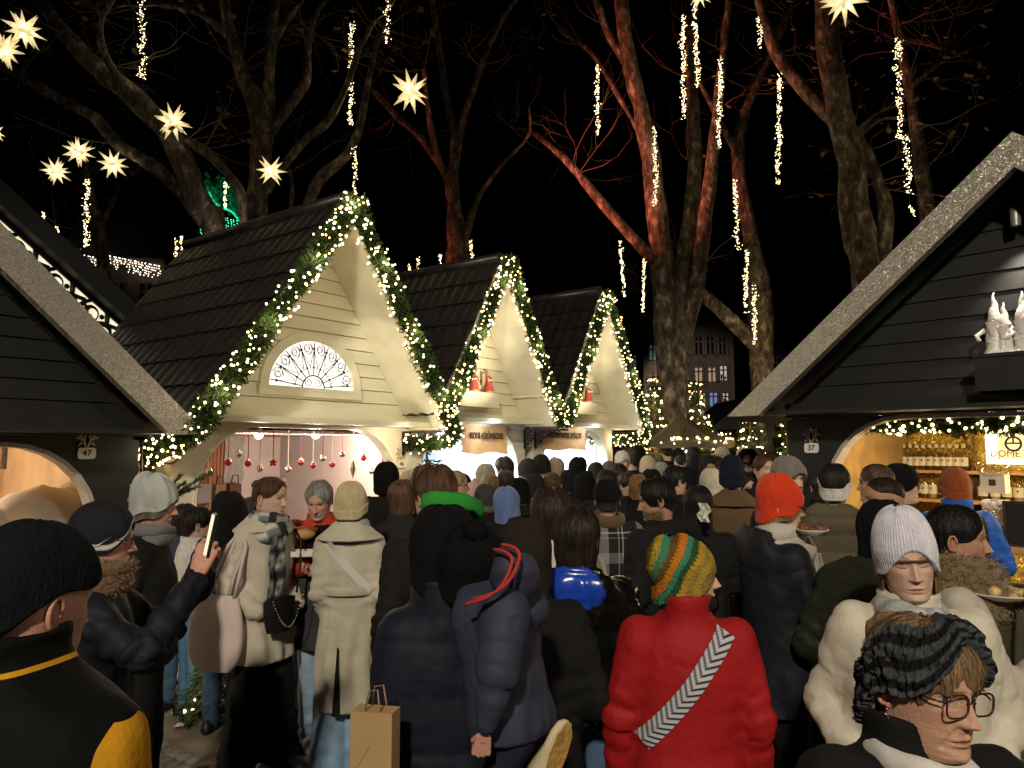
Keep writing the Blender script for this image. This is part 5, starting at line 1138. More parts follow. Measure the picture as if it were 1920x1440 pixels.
# ---------------------------------------------------------------- dark stalls with glitter bargeboards
def dark_stall(label, loc, rz, hw, peak, eave, depth, bw, ah, ax, ov=.5, planks=10, grp='dark stalls with glitter bargeboards', atop=-.06):
    fr = Fr(loc, rz); t = thing('market_stall', label, 'market stall', fr.loc, fr.rz, grp); sl = (peak-eave)/hw; L = math.hypot(hw, peak-eave); yb = ov+depth
    b = MB()
    for sd in (-1, 1):
        tv = bw*L/hw; xe = sd*(hw+.0); b.prism([(0, peak), (xe, eave), (xe-sd*tv/sl, eave), (0, peak-tv)], -.02+(0 if sd > 0 else .0), .06)
    b.build('bargeboard', GLIT, t)
    s = MB(); plain_slab(s, hw-.03, peak-.03, eave+.0, .06, yb, 1, .06); plain_slab(s, hw-.03, peak-.03, eave, .06, yb, -1, .06); s.build('roof', BLACK, t)
    hwf = lambda z: max(.02, hw*(peak-.14-z)/(peak-eave)-.02)
    g = MB(); siding(g, hwf, eave+.10, peak-.2, ov, planks); g.build('gable_wall', BLACK, t)
    bm = MB(); bm.box((0, ov-.05, eave+.05), (2*hwf(eave+.1), .12, .12)); bm.box((0, ov/2, eave+.02), (2*hw-.35, ov-.1, .03)); bm.build('eave_board', BLACK, t)
    w_ = hw-.28; zt = eave+atop; r_ = .62; a = arch_pts(ah, .05, zt, r_, r_); outer = []
    for i, (x, z) in enumerate(a):
        s_ = 1 if x > 0 else -1; f = max(0, (abs(x)-(ah-r_))/r_); outer.append((s_*w_ if f > .55 else s_*(ah-r_+(w_-ah+r_)*f/.55), .05 if i in (0, len(a)-1) else (eave-.012 if f <= .55 else z+(eave-.012-z)*(1-(f-.55)/.45))))
    sh = lambda P: [(x+ax, z) for x, z in P]
    outer = [(max(-w_, min(w_, x+ax if abs(x) < w_-.01 else x)), z) for x, z in outer]
    fw = MB(); fw.band(sh(a), outer, ov-.03, ov+.06); fw.build('front_wall', BLACK, t)
    a2 = arch_pts(ah-.03, .05, zt-.03, r_-.03, r_-.03); tr = MB(); tr.band(sh(a2), sh(a), ov-.045, ov+.10); tr.build('arch_trim', mat('grey_white_trim', (.40, .38, .34), .6, var=.06), t)
    sw = MB()
    for sd in (-1, 1): sw.box((sd*(w_-.03), (ov+.06+yb)/2, eave/2), (.06, yb-ov-.07, eave-.02))
    sw.build('side_wall', BLACK, t)
    bk = MB(); bk.box((0, yb-.03, eave/2), (2*w_-.14, .06, eave-.05)); return t, fr, ov, yb, bk
# stall 47
s47, f47, o47, y47, bk = dark_stall('black stall numbered 47 with a glitter bargeboard and warm lit arch', row(1.26, -5.3), pi/2-ROWA, 1.9, 3.71, 2.0, 2.4, .20, 1.32, .02)
bk.build('back_wall', WOOD, s47)
b = MB()
for i in range(9): b.box((-1.4+i*.35, y47-.09, 1.15), (.34, .03, 1.7))
for sd in (-1, 1): b.box((sd*1.52, (o47+y47)/2+.1, 1.0), (.02, 2.0, 1.9))
b.box((0, (o47+y47)/2+.1, 1.92), (3.0, 2.1, .03)); b.build('inner_lining', mat('warm_board', (.62, .44, .26), .6, bump=.2, bscale=12, var=.2, vscale=3), s47)
plaque(f47, 161, 850, o47-.03, '47', s47, True)
MB().box((-.02, o47+.22, .96), (2.2, .5, .05)).build('counter', WOOD, s47)
lamp('POINT', (.3, o47+1.5, 1.8), 60, (1, .78, .54), .12, name='stall_light', parent=s47); lamp('SPOT', (.55, o47+.35, 1.88), 420, (1, .96, .90), .08, (.1, .45, -1), 80, .8, name='stall_light', parent=s47)  # the spot is added to whiten the fleece heap below it
p = f47.hit(52, 915, y47-.12); b = MB()
for du, dv, w, h in ((-.13, 0, .06, .5), (.13, 0, .06, .5), (0, .22, .2, .06), (0, -.22, .2, .06)): b.box((du, 0, dv), (w, .04, h))
o = b.build('picture_frame', mat('old_brass_frame', (.22, .14, .07), .5, .3, bump=.3, bscale=50)); o.location = f47.w(p.x, p.y, p.z); o.rotation_euler = (0, 0, f47.rz); tag(o, 'carved brown picture frame on the board wall of stall 47', 'picture frame'); MB().box((0, .012, 0), (.2, .008, .38)).build('picture', mat('golden_picture', (.5, .36, .16), .5), o)
p = f47.hit(75, 960, o47+.75); b = MB(); b.ball((0, 0, 0), (.34, .25, .20), 20, 14); b.ball((.24, .05, .05), (.2, .18, .17), 16, 12); b.ball((-.3, .05, -.06), (.22, .2, .14), 16, 12); v = np.array(b.v); v += .02*vnoise(v*9, 3)[:, None]; b.v = [tuple(q) for q in v]
o = b.build('fleece_heap', mat('white_fleece', (.82, .79, .72), .95, bump=.4, bscale=40, var=.03), None, True); o.location = f47.w(p.x, p.y, p.z); o.rotation_euler = (0, 0, f47.rz); tag(o, 'heap of white fleece under the added spot in stall 47', 'fleece')
b = MB(); p = f47.hit(135, 905, y47-.14); 
for k in range(9): a = k*.7; b.tube([(0, 0, -.05+.03*k), (.05*cos(a), 0, .02+.03*k), (.09*cos(a*1.3), -.01, -.02+.035*k)], .005, 5)
o = b.build('wire_ornament', mat('brown_wire', (.12, .07, .03), .5, .5)); o.location = f47.w(p.x, p.y, p.z); o.rotation_euler = (0, 0, f47.rz); tag(o, 'twisted brown wire figure on the wall of stall 47', 'ornament')
p = f47.hit(8, 845, o47+.3); b = MB(); b.tube([(0, 0, -.13), (0, 0, .06), (-.02, 0, .10), (-.06, 0, .115), (-.095, 0, .09), (-.1, 0, .05)], .022, 8); o = b.build('candy_cane', mat('pink_white_candy', (.7, .5, .45), .5, var=.3, vscale=30), None, True); o.location = f47.w(p.x, p.y, p.z); o.rotation_euler = (0, 0, f47.rz); tag(o, 'pink and white candy cane hanging in the arch of stall 47', 'candy cane')
# scroll bracket with a hoop ornament
b = MB(); X0, Z0 = 1.64, 1.96
for c, r, a0, tn, sg in (((X0+.22, Z0-.1), .13, 2.6, 1.5, -1), ((X0+.09, Z0-.42), .07, 1, 1.6, 1), ((X0+.14, Z0-.34), .05, 4, 1.5, -1), ((X0+.34, Z0-.02), .07, 4, 1.3, 1)): b.tube([(x, o47-.02, z) for x, z in scroll(c, r, a0, tn, sg)], .009, 6)
b.tube([(X0, o47-.02, Z0), (X0+.02, o47-.02, Z0-.3), (X0+.0, o47-.02, Z0-.52)], .01, 6); b.build('scroll_bracket', mat('bronze_iron', (.10, .08, .06), .35, .7), s47, True)
p = f47.hit(240, 880, o47-.02); t = thing('hoop_ornament', 'thin metal hoop with silver tassel hanging beside stall 47', 'ornament', f47.w(p.x, p.y, p.z), f47.rz)
MB().tube([(.085*cos(a), 0, .085*sin(a)) for a in np.linspace(0, 2*pi, 28)[:-1]], .006, 6, closed=True).tube([(0, 0, .085), (.01, 0, .12), (-.015, 0, .14), (.01, 0, .165)], .004, 5).build('hoop', mat('brass_wire', (.6, .48, .3), .3, .9), t, True)
b = MB(); r = random.Random(3)
for k in range(14): x = r.uniform(-.06, .02); b.tube([(x*.4, 0, -.08), (x+r.uniform(-.03, .02), r.uniform(-.02, .02), -.17), (x*1.4+r.uniform(-.05, .03), 0, -.27-r.uniform(0, .08))], .005, 4)
b.build('tassel', mat('silver_strip', (.7, .68, .62), .3, .6), t)
# stall 37
A37 = R(-49); P37 = at(1899, 248, 4.77); PK37 = P37.z; P37.z = 0
f_ = Fr(P37, A37); xl_ = f_.hit(1553, 900, .5).x; A37W = (1.72-xl_)/2; A37X = (1.72+xl_)/2
s37, f37, o37, y37, bk = dark_stall('large black stall numbered 37 with glitter roof edge and golden spirits bar', P37, A37, 2.2, PK37, 2.17, 2.0, .185, A37W, A37X, atop=-.015)
def gold_mat():
    m = GLIT.copy(); m.name = 'gold_glitter'; n = m.node_tree.nodes
    for x in n:
        if x.type == 'VALTORGB': x.color_ramp.elements[0].color = (.25, .14, .015, 1); x.color_ramp.elements[1].color = (.75, .50, .10, 1)
        if x.type == 'TEX_VORONOI': x.inputs['Scale'].default_value = 75
    return m
GOLD = gold_mat(); bk.build('back_wall', GOLD, s37)
b = MB()
for sd in (-1, 1): b.box((sd*1.70, (o37+y37)/2+.1, 1.05), (.03, 1.6, 2.0))
b.box((0, (o37+y37)/2+.1, 2.08), (3.3, 1.7, .03)); b.build('inner_lining', mat('gold_brown_board', (.34, .22, .08), .6, var=.2), s37)
plaque(f37, 1523, 840, o37-.03, '37', s37, True)
MB().box((.12, o37+.16, .48), (3.0, .1, .9)).build('counter_front', BLACK, s37)
zc = f37.hit(1890, 1030, o37+.0).z; bevel(MB().box((.12, o37+.16, zc), (3.02, .5, .045)).build('counter', mat('counter_oak', (.5, .3, .12), .45, bump=.1, var=.2, stretch=(.1, 1, 1), vscale=20), s37), .008)
shz = f37.hit(1760, 884, y37-.15).z; shz2 = f37.hit(1860, 942, y37-.2).z
b = MB(); b.box((-.1, y37-.16, shz), (3.2, .22, .03)); b.box((-.1, y37-.2, shz2), (3.2, .30, .03)); b.build('shelf', mat('shelf_oak', (.5, .3, .12), .5, var=.2), s37)
xa, xb = f37.hit(1679, 860, y37-.1).x, f37.hit(1828, 860, y37-.1).x; b = MB()
for x in (xa, xb): b.box((x, y37-.1, shz+.05), (.035, .05, 1.3))
xm = (xa+xb)/2; rr = (xb-xa)/2*.8; b.tube([(xm+rr*cos(a), y37-.08, shz+.30+.12*sin(a)) for a in np.linspace(.1, pi-.1, 14)], .016, 6); b.build('rack_frame', mat('dark_wood', (.05, .03, .018), .5), s37)
GLASS = glassy('bottle_glass', (.92, .92, .9), .05, .15)
def bottle(fr_, x, y, z, label, h=.27, w=.042, liq=(.35, .10, .015), fl=.75, group='bottles on the bar shelves', lab=True, neckw=.013, cap=(.6, .56, .5)):
    t = thing('bottle', label, 'bottle', fr_.w(x, y, z), fr_.rz, group)
    MB().lathe((0, 0, 0), [(w*.9, 0), (w, .008), (w, h*.58), (w*.85, h*.66), (neckw, h*.76), (neckw, h*.9)], 14).build('glass_body', GLASS, t, True)
    MB().lathe((0, 0, .006), [(w*.86, 0), (w*.9, .006), (w*.9, h*.58*fl)], 12).build('liquor', mat('liquor', liq, .12, spec=.6, var=.05), t, True)
    MB().lathe((0, 0, h*.86), [(neckw*1.3, 0), (neckw*1.5, .01), (neckw*1.5, h*.13), (neckw*.9, h*.14)], 10).build('stopper', mat('stopper', cap, .5), t, True)
    if lab:
        b = MB(); rows = [[Vector((w*1.03*sin(a), -w*1.03*cos(a), zz)) for a in np.linspace(-1.1, 1.1, 8)] for zz in (h*.16, h*.50)]; b.grid(rows); l = b.build('paper_label', mat('label_paper', (.72, .66, .52), .7), t, True)
        MB().lathe((0, -w*1.04, h*.34), [(.007, 0), (.008, .008), (.003, .018)], 6).build('printed_mark', mat('sign_ink', (.015, .015, .015), .6), l)
    return t
for i in range(11):
    x = xa+.05+(xb-xa-.12)*i/10; t = bottle(f37, x, y37-.17, shz+.016, f'squat labelled bottle on the upper bar shelf, {OR_[i] if i < 9 else ("tenth", "eleventh")[i-9]} from the left', .25, .045, (.09, .025, .01), .8, cap=(.7, .62, .45))
for i, px in enumerate((1715, 1735, 1750, 1768, 1815, 1845, 1868, 1890, 1912)):
    p = f37.hit(px, 935, y37-.22); bottle(f37, p.x, p.y, shz2+.016, f'bottle with pale label on the lower bar shelf, {OR_[i]} from the left', .26, .045, (.06, .03, .015) if i % 2 else (.4, .38, .3), .7, cap=(.05, .03, .02))
for i, px in enumerate((1850, 1864, 1880, 1894)):
    p = f37.hit(px, 1026, o37+.1); bottle(f37, p.x, p.y, zc+.024, f'amber liquor bottle with clear neck on the counter, {OR_[i]} from the left', .30, .038, (.55, .20, .03), .72, 'amber bottles on the counter', False, .014, (.65, .6, .5))
p = f37.hit(1868, 1026, o37+.24); bx = MB(); bx.box((0, 0, .42), (.16, .12, .14)); bx.box((0, 0, .15), (.15, .12, .30)); t = thing('gift_box', 'cream gift box with square brown emblem behind the amber bottles', 'box', f37.w(p.x, p.y+.05, zc+.024), f37.rz); bx.build('box_body', mat('cream_card', (.68, .62, .5), .6), t); MB().box((0, -.0625, .43), (.045, .004, .045)).build('printed_mark', mat('brown_print', (.08, .04, .02), .6), t)
b = MB(); b.lathe((0, 0, .49), [(.10, 0), (.115, .03), (.115, .08), (.08, .1), (.04, .1), (.04, .15)], 14); b.build('glass_jar', GLASS, t, True)
p = f37.hit(1907, 1024, o37+.02); t = thing('chalkboard', 'small black framed chalkboard standing on the bar counter', 'chalkboard', f37.w(p.x+.06, p.y, zc+.024), f37.rz); MB().box((0, 0, .15), (.24, .012, .30)).build('board', mat('slate_board', (.015, .015, .016), .6), t)
b = MB(); 
for dx, dz, w, h in ((-.125, .15, .02, .32), (.125, .15, .02, .32), (0, .305, .25, .02), (0, -.0+.005, .25, .02)): b.box((dx, -.002, dz), (w, .022, h))
b.build('board_frame', mat('dark_wood', (.05, .03, .018), .5), t)
# lit sign with emblem
p0, p1 = f37.hit(1848, 783, y37-.1), f37.hit(1990, 872, y37-.1); cx, cz, w, h = (p0.x+p1.x)/2, (p0.z+p1.z)/2, p1.x-p0.x, p0.z-p1.z; w = min(w, .95)
cx = p0.x+w/2; t = thing('lit_sign', 'glowing white bar sign with orb and cross emblem in gold tinsel', 'sign', f37.w(cx, y37-.12, cz), f37.rz); MB().box((0, 0, 0), (w, .05, h)).build('light_box', glow('sign_white', (1, .93, .74), 2.0), t)
MB().box((.0, -.028, -.0), (w*.66, .006, h*.78)).build('sign_panel', glow('sign_panel', (1, .84, .52), .55), t)
ink = mat('sign_ink', (.015, .015, .015), .6); bnk = mat('sign_brown', (.2, .13, .05), .6)
text('lettering', 'KOELNER', .085, bnk, t, (-.0, -.033, h*.26), (pi/2, 0, 0), .001); text('lettering', 'DOME TOUR', .085, bnk, t, (.0, -.033, -h*.28), (pi/2, 0, 0), .001)
b = MB(); ex = -w*.10; b.tube([(ex+.062*cos(a), -.034, -.03+.062*sin(a)) for a in np.linspace(0, 2*pi, 25)[:-1]], .009, 6, closed=True); b.box((ex, -.034, -.025), (.11, .006, .014)); b.box((ex, -.034, .01), (.012, .006, .06)); 
for a in range(4): b.add([(ex, -.035, .085)]+[(ex+.05*cos(a*pi/2+d), -.035, .085+.05*sin(a*pi/2+d)) for d in (-.4, .4)], [(0, 1, 2)])
b.build('orb_emblem', ink, t)
tin = MB(); r = random.Random(8)
def tinsel(x0, z0, x1, z1, n, th=.07):
    for k in range(n):
        f = r.random(); x, z = x0+(x1-x0)*f+r.gauss(0, th*.45), z0+(z1-z0)*f+r.gauss(0, th*.45); a = r.uniform(0, 6.3); L = r.uniform(.02, .05); y = -.03+r.uniform(-.05, .03); tin.add([(x, y, z), (x+.006, y+.006, z+.004), (x+L*cos(a), y+r.uniform(-.03, .03), z+L*sin(a))], [(0, 1, 2)])
tinsel(-w/2-.06, -h/2-.06, -w/2-.06, h/2+.06, 900); tinsel(-w/2-.06, -h/2-.08, w/2, -h/2-.08, 1200); tinsel(-w/2-.06, h/2+.04, w/2, h/2+.04, 500); tag(tin.build('tinsel', mat('gold_tinsel', (.75, .52, .12), .25, .7), t), kind='stuff')
# garland under the eave of 37, lamps, hanging gifts
g0, g1 = f37.hit(1612, 770, o37+.1), f37.hit(1990, 764, o37+.1); P = [f37.w(g0.x+(g1.x-g0.x)*k/12, o37+.12, 2.085+.015*sin(k*1.9)) for k in range(13)]
garland('lit_garland', 'fir garland with warm bulbs under the eave of bar stall 37', P, .07, 4500, 95, 'garlands', 2.2, 5, 9, br=.011, dens=1)
for i, px in enumerate((1862, 1914)):
    p = f37.hit(px, 768, o37+.35); b = MB(); b.tube([(p.x, p.y, 2.06), (p.x, p.y, p.z+.05)], .02, 8); f = b.build('ceiling_lamp', mat('lamp_white', (.6, .6, .6), .4), s37); MB().ball((p.x, p.y, p.z), .035, 10, 8).build('lamp_bulb', glow('white_bulb', (1, .9, .78), 14, False), f, True)
for x in (-.9, .1, 1.0): lamp('POINT', (x, o37+.55, 1.98), 34, (1, .76, .42), .06, name='bar_light', parent=s37)
for i, (px, py, rx, s) in enumerate(((1786, 805, .5, .11), (1655, 797, -.3, .10), (1710, 797, .9, .06))):
    p = f37.hit(px, py, o37+.3); t = thing('gift_parcel', ('dark wrapped parcel with bow hanging tilted in the bar arch', 'brown wrapped parcel hanging from the left of the bar garland', 'tiny parcel on a cream ribbon between the two larger parcels')[i], 'parcel', f37.w(p.x, p.y, p.z), f37.rz, 'parcels hanging in the bar arch')
    q = Euler((.3, rx, .4)).to_matrix(); MB().box((0, 0, 0), (s*1.25, s*.8, s*.8), q).build('wrapped_box', mat('wrapping_paper', (.10, .07, .05), .4, var=.3, vscale=20), t); b = MB(); b.box((0, 0, 0), (s*.16, s*.83, s*.83), q); b.box((0, 0, 0), (s*1.28, s*.16, s*.83), q); b.build('gift_ribbon', mat('cream_ribbon', (.6, .52, .36), .5), t); MB().bar((0, 0, 0), (0, 0, 2.06-p.z), .008, .002).build('hanging_ribbon', RW, t)
# gnome figures on a shelf with a spot lamp
p = f37.hit(1838, 668, o37-.2); q1 = f37.hit(1990, 668, o37-.2); b = MB(); b.box(((p.x+q1.x)/2, o37-.17, p.z-.13), (q1.x-p.x, .32, .25)); b.box(((p.x+q1.x)/2, o37-.17, p.z-.012), (q1.x-p.x+.02, .34, .024)); b.build('figure_shelf', BLACK, s37)
for i, (px, py, k) in enumerate(((1868, 548, 1), (1886, 567, .9), (1922, 545, 1.05))):
    q = f37.hit(px, 662, o37-.17); zt = f37.hit(px, py, o37-.17).z; H_ = zt-p.z; t = thing('gnome_figure', ('tall white snow covered gnome at the left of the gable shelf', 'shorter white gnome between two tall ones on the gable shelf', 'white gnome cut by the picture edge on the gable shelf')[i], 'figurine', f37.w(q.x, o37-.17, p.z), f37.rz, 'white gnomes on the gable of stall 37')
    m = mat('snowy_plaster', (.72, .70, .66), .9, bump=.6, bscale=40, var=.1); b = MB(); b.lathe((0, 0, 0), [(.082*k, 0), (.07*k, .02), (.056*k, H_*.12), (.058*k, H_*.28), (.048*k, H_*.42), (.04*k, H_*.52)], 16); v = np.array(b.v); v += (.007*vnoise(v*45, i)[:, None]); b.v = [tuple(x) for x in v]; b.build('body', m, t, True)
    b = MB(); n_ = 9; b.tube([(.004*sin(q*1.5+i), .003*cos(q*1.3), H_*(.53+.47*q/n_)) for q in range(n_+1)], [.046*k*(1-q/n_)**1.1+.004 for q in range(n_+1)], 12); b.build('pointed_hat', m, t, True)
    b = MB(); b.ball((0, -.048*k, H_*.525), (.014, .016, .012), 8, 6); b.build('nose', mat('gnome_skin', (.4, .2, .13), .6), t, True); b = MB(); b.grid([[Vector((s_*.042*k*(1-v_*.7), -.060*k-.010*(1-s_*s_), H_*(.52-.22*v_))) for s_ in np.linspace(-1, 1, 7)] for v_ in (0, .3, .6, 1)]); b.build('beard', m, t, True)
    b = MB()
    for sd in (-1, 1): b.tube([(sd*.05*k, 0, H_*.43), (sd*.115*k, -.01, H_*.33), (sd*.085*k, -.05, H_*.24)], [.02, .017, .014], 7)
    b.build('sleeve', m, t, True)
p = f37.hit(1907, 405, o37-.12); t = MB().lathe((p.x, o37-.16, p.z-.03), [(.032, -.05), (.034, 0), (.034, .09), (.02, .11)], 12).bar((p.x, o37-.16, p.z+.05), (p.x, o37-.02, p.z+.08), .02).build('spot_lamp', mat('lamp_grey', (.3, .3, .3), .4, .5), s37, True); MB().lathe((p.x, o37-.16, p.z-.078), [(.0, 0), (.026, 0)], 10).build('lamp_lens', glow('spot_lens', (1, .95, .85), 9, False), t)
lamp('SPOT', (p.x, o37-.17, p.z-.09), 60, (1, .88, .72), .03, (p.x+.06, o37-.12, p.z-1.2), 95, .8, 'spot_light', s37)
# ---------------------------------------------------------------- stall with lit fretwork behind stall 47
def fret():
    f = Fr(row(1.9, -8.6), pi/2-ROWA); a, b_ = f.hit(20, 425, 0), f.hit(248, 628, 0); t = thing('market_stall', 'black roofed stall with lit scroll fretwork behind stall 47', 'market stall', f.loc, f.rz); d = Vector((b_.x-a.x, 0, b_.z-a.z)); L = d.length; u = d/L; n = Vector((-u.z, 0, u.x)); n = n if n.z > 0 else -n; h = .36
    P = lambda s, v: Vector((a.x, 0, a.z))+u*s+n*v
    e = MB(); q = [P(-2.2, 0), P(L, 0), P(L, -h), P(-2.2, -h)]; e.prism([(p.x, p.z) for p in q], .03, .05); e.build('lit_panel', glow('fret_panel', (1, .88, .62), .95), t)
    k = MB(); s = -.3; i = 0
    for v in (0, -h): k.bar(P(-2.2, v), P(L, v), .035)
    while s < L:
        sg = 1 if i % 2 == 0 else -1; c = P(s, -h/2+sg*.05); ang = math.atan2(u.z, u.x)
        k.tube([Vector((x, -.005, z)) for x, z in scroll((c.x, c.z), .135, ang+sg*2.2, 1.6, sg)], [.020+.012*sin(j*.5) for j in range(22)], 6); k.tube([P(s-.1, -h if sg > 0 else 0), P(s-.02, -h/2-sg*.07), P(s+.1, -h/2-sg*.12), P(s+.17, -h/2-sg*.06)], [.03, .03, .025, .012], 6)
        k.ball(P(s+.12, -h/2+sg*.1), (.03, .01, .03), 8, 5); s += .235; i += 1
    k.build('fretwork', IRON, t, True)
    r_ = MB(); q = [P(-2.4, .02), P(L+.15, .02), P(L+.25, .22), P(-2.4, .22)]; r_.prism([(p.x, p.z) for p in q], -.2, 2.2); m_ = P(-2.3, .1); r_.prism([(m_.x, m_.z+.1), (m_.x-.05, m_.z-.1), (m_.x-2.2, m_.z-2.0), (m_.x-2.3, m_.z-1.8)], -.2, 2.2); r_.build('roof', BLACK, t)
    z0 = P(L, -h).z; w_ = MB(); q = [P(-2.2, -h), P(L-.1, -h)]; w_.prism([(q[0].x, q[0].z), (q[1].x, q[1].z), (q[1].x, 0), (q[0].x-2, 0), (q[0].x-2, q[1].z)], .1, 2.1); w_.build('wall', CREAM, t)
fret()
# ---------------------------------------------------------------- hanging light strings
LS = [(265, -20, 150, 20, 10), (660, 40, 232, 16, 11), (730, -20, 80, 16, 11), (665, 275, 368, 12, 10), (165, 335, 465, 14, 13), (328, 448, 522, 12, 13), (340, 442, 478, 10, 13.2), (282, 545, 582, 9, 16), (423, 340, 390, 8, 17), (107, 425, 442, 9, 14), (80, 398, 412, 7, 14), (1120, 118, 256, 12, 13), (1280, 28, 222, 14, 12), (1302, 5, 166, 14, 12), (1426, -20, 90, 15, 12), (1352, 105, 276, 13, 12.5), (1462, 138, 344, 14, 12), (1227, 238, 322, 11, 13), (1231, 320, 386, 11, 13), (1682, 72, 262, 20, 11), (1698, 255, 362, 17, 11), (1706, 384, 406, 13, 11.2), (1378, 335, 466, 12, 14), (1401, 470, 586, 12, 15), (1414, 535, 648, 12, 15.2), (1162, 450, 556, 9, 16), (1208, 480, 586, 9, 16), (1268, 538, 592, 8, 17), (766, 495, 532, 8, 16), (785, 482, 526, 8, 16), (825, 478, 517, 9, 16), (882, 450, 506, 8, 15)]
WHERE = ['at the upper left crossing the dark limbs', 'above the peak of the largest white gable', 'cut by the top edge left of the star', 'just touching the peak of the largest gable', 'under the three small stars at left', 'leaning beside the black tiled roof', 'short and slanted above the black tiled roof', 'low beside the brown house', 'in front of the green ornament', 'tiny tuft below the small left star', 'tiny cluster at the far left', 'alone in the dark left of the red tree', 'left one of the pair before the red stem', 'right one of the pair before the red stem', 'cut by the top edge right of the red stems', 'along the third red stem', 'alone between the curving and knotted trees', 'upper one beside the leaning red trunk', 'lower one on the leaning red trunk', 'long thick one right of the knotted tree', 'twisted lower end right of the knotted tree', 'small tuft just above the glitter roof edge', 'left of the curving tree trunk', 'upper one on the curving trunk base', 'lower one on the curving trunk base', 'left of two thin ones above the farthest gable', 'right of two thin ones above the farthest gable', 'between the stems of the tall tree', 'first of three above the middle black roof', 'second of three above the middle black roof', 'third of three above the middle black roof', 'beside the fan shaped reddish tree']
LED = glow('warm_led', (1, .78, .42), BULB*1.0, False)
def light_string(i, px, y0, y1, w, Y):
    r = random.Random(i*13+5); a, b_ = at(px, y0, Y), at(px+r.uniform(-6, 10), y1, Y); L = (b_-a).length; rad = w*Y/FPX/2*.75; t = thing('light_string', 'hanging string of warm lights '+WHERE[i], 'fairy lights', a, 0, 'hanging strings of warm lights'); c = MB(); m = MB(); pts = [Vector((0, 0, 0))]; d = (b_-a)
    for k in range(1, 15): pts.append(d*(k/14)+Vector((rad*.28*sin(k*1.3+i), rad*.25*cos(k*1.7), 0)))
    c.tube([Vector((0, 0, min(2.2, .3+L*.3)))]+pts, .004, 4); c.build('cord', mat('cable', (.02, .02, .02), .7), t)
    n = int(L*(120 if w > 12 else 92)); s = .0025*Y/FPX*380
    if 'led' not in _BM:
        e_ = MB(); q = .42/2.6; e_.add([(0, 0, -.5), (q, 0, 0), (0, q, 0), (-q, 0, 0), (0, -q, 0), (0, 0, 1)], [(0, 2, 1), (0, 3, 2), (0, 4, 3), (0, 1, 4), (5, 1, 2), (5, 2, 3), (5, 3, 4), (5, 4, 1)]); _BM['led'] = e_.mesh('led'); _BM['led'].materials.append(LED)
    for k in range(n):
        f = r.random(); j = min(13, int(f*14)); p = pts[j].lerp(pts[j+1], f*14-j); q = p+Vector((r.gauss(0, rad*.48), r.gauss(0, rad*.45), r.uniform(-.02, .02))); v = Vector((r.uniform(-1, 1), r.uniform(-1, 1), r.uniform(-.6, 1))).normalized()*s*2.6; o = v.orthogonal().normalized()*s*.42; o2 = v.cross(o).normalized()*s*.42
        if k < 100:
            x = bpy.data.objects.new('led', _BM['led']); COL.objects.link(x); x.parent = t; x.location = q; x.rotation_mode = 'QUATERNION'; x.rotation_quaternion = v.to_track_quat('Z', 'Y'); x.scale = (v.length,)*3; continue
        m.add([q-v*.5, q+o, q+o2, q-o, q-o2, q+v], [(0, 2, 1), (0, 3, 2), (0, 4, 3), (0, 1, 4), (5, 1, 2), (5, 2, 3), (5, 3, 4), (5, 4, 1)])
    if m.v: tag(m.build('leds', LED, t), kind='stuff')
    if w >= 11: lamp('POINT', d*.5, 3.0 if i != 0 else 5, (1, .75, .42), .25, name='string_light', parent=t)
for i, q in enumerate(LS): light_string(i, *q)
# ---------------------------------------------------------------- paper star lanterns
STARS = [(45, 56, 40, 'upper left star lantern overlapping another'), (6, 92, 40, 'star lantern cut by the left edge under the upper left one'), (-12, 246, 22, 'small star lantern barely showing at the left edge'), (147, 284, 30, 'upper star lantern of the three small ones at left'), (105, 321, 28, 'lower left star lantern of the three small ones'), (212, 308, 31, 'right star lantern of the three small ones at left'), (324, 228, 37, 'star lantern before the leaning trunk'), (508, 320, 30, 'star lantern before the thick trunk above the tiled roof'), (770, 171, 41, 'star lantern alone in the dark above the middle'), (1582, -2, 50, 'large star lantern cut by the top edge before the grey tree'), (1312, -10, 26, 'star lantern tips at the top edge above the red stems')]
def star_mesh(seed):
    r = random.Random(seed); b = MB(); dirs = []; g = (1+5**.5)/2
    for a in (-1, 1):
        for c in (-g, g): dirs += [(0, a, c), (a, c, 0), (c, 0, a)]
    for a in (-1, 1):
        for c in (-1, 1):
            for e in (-1, 1): dirs.append((a, c, e))
    rot = Euler((r.uniform(0, 3), r.uniform(0, 3), r.uniform(0, 3))).to_matrix()
    for d in dirs:
        d = (rot@Vector(d)).normalized(); o = d.orthogonal().normalized(); o2 = d.cross(o); L = .26*r.uniform(.88, 1.06); k = 4; w = .044; rg = [d*.062+(o*cos(2*pi*j/k+.4)+o2*sin(2*pi*j/k+.4))*w for j in range(k)]
        b.add(rg+[d*L], [(j, (j+1) % k, k) for j in range(k)])
    return b
def paper_mat():
    m = bpy.data.materials.new('star_paper'); m.use_nodes = True; n = m.node_tree.nodes; l = m.node_tree.links; n.remove(n['Principled BSDF']); a = n.new('ShaderNodeBsdfTranslucent'); d = n.new('ShaderNodeBsdfDiffuse'); x = n.new('ShaderNodeMixShader'); x.inputs[0].default_value = .25; a.inputs[0].default_value = (.85, .74, .46, 1); d.inputs[0].default_value = (.85, .78, .58, 1); l.new(a.outputs[0], x.inputs[1]); l.new(d.outputs[0], x.inputs[2])
    e = n.new('ShaderNodeEmission'); e.inputs[0].default_value = (1, .86, .58, 1); e.inputs[1].default_value = .25; ad = n.new('ShaderNodeAddShader'); l.new(x.outputs[0], ad.inputs[0]); l.new(e.outputs[0], ad.inputs[1]); l.new(ad.outputs[0], n['Material Output'].inputs[0]); m.cycles.emission_sampling = 'NONE'; return m
PAPER = paper_mat()
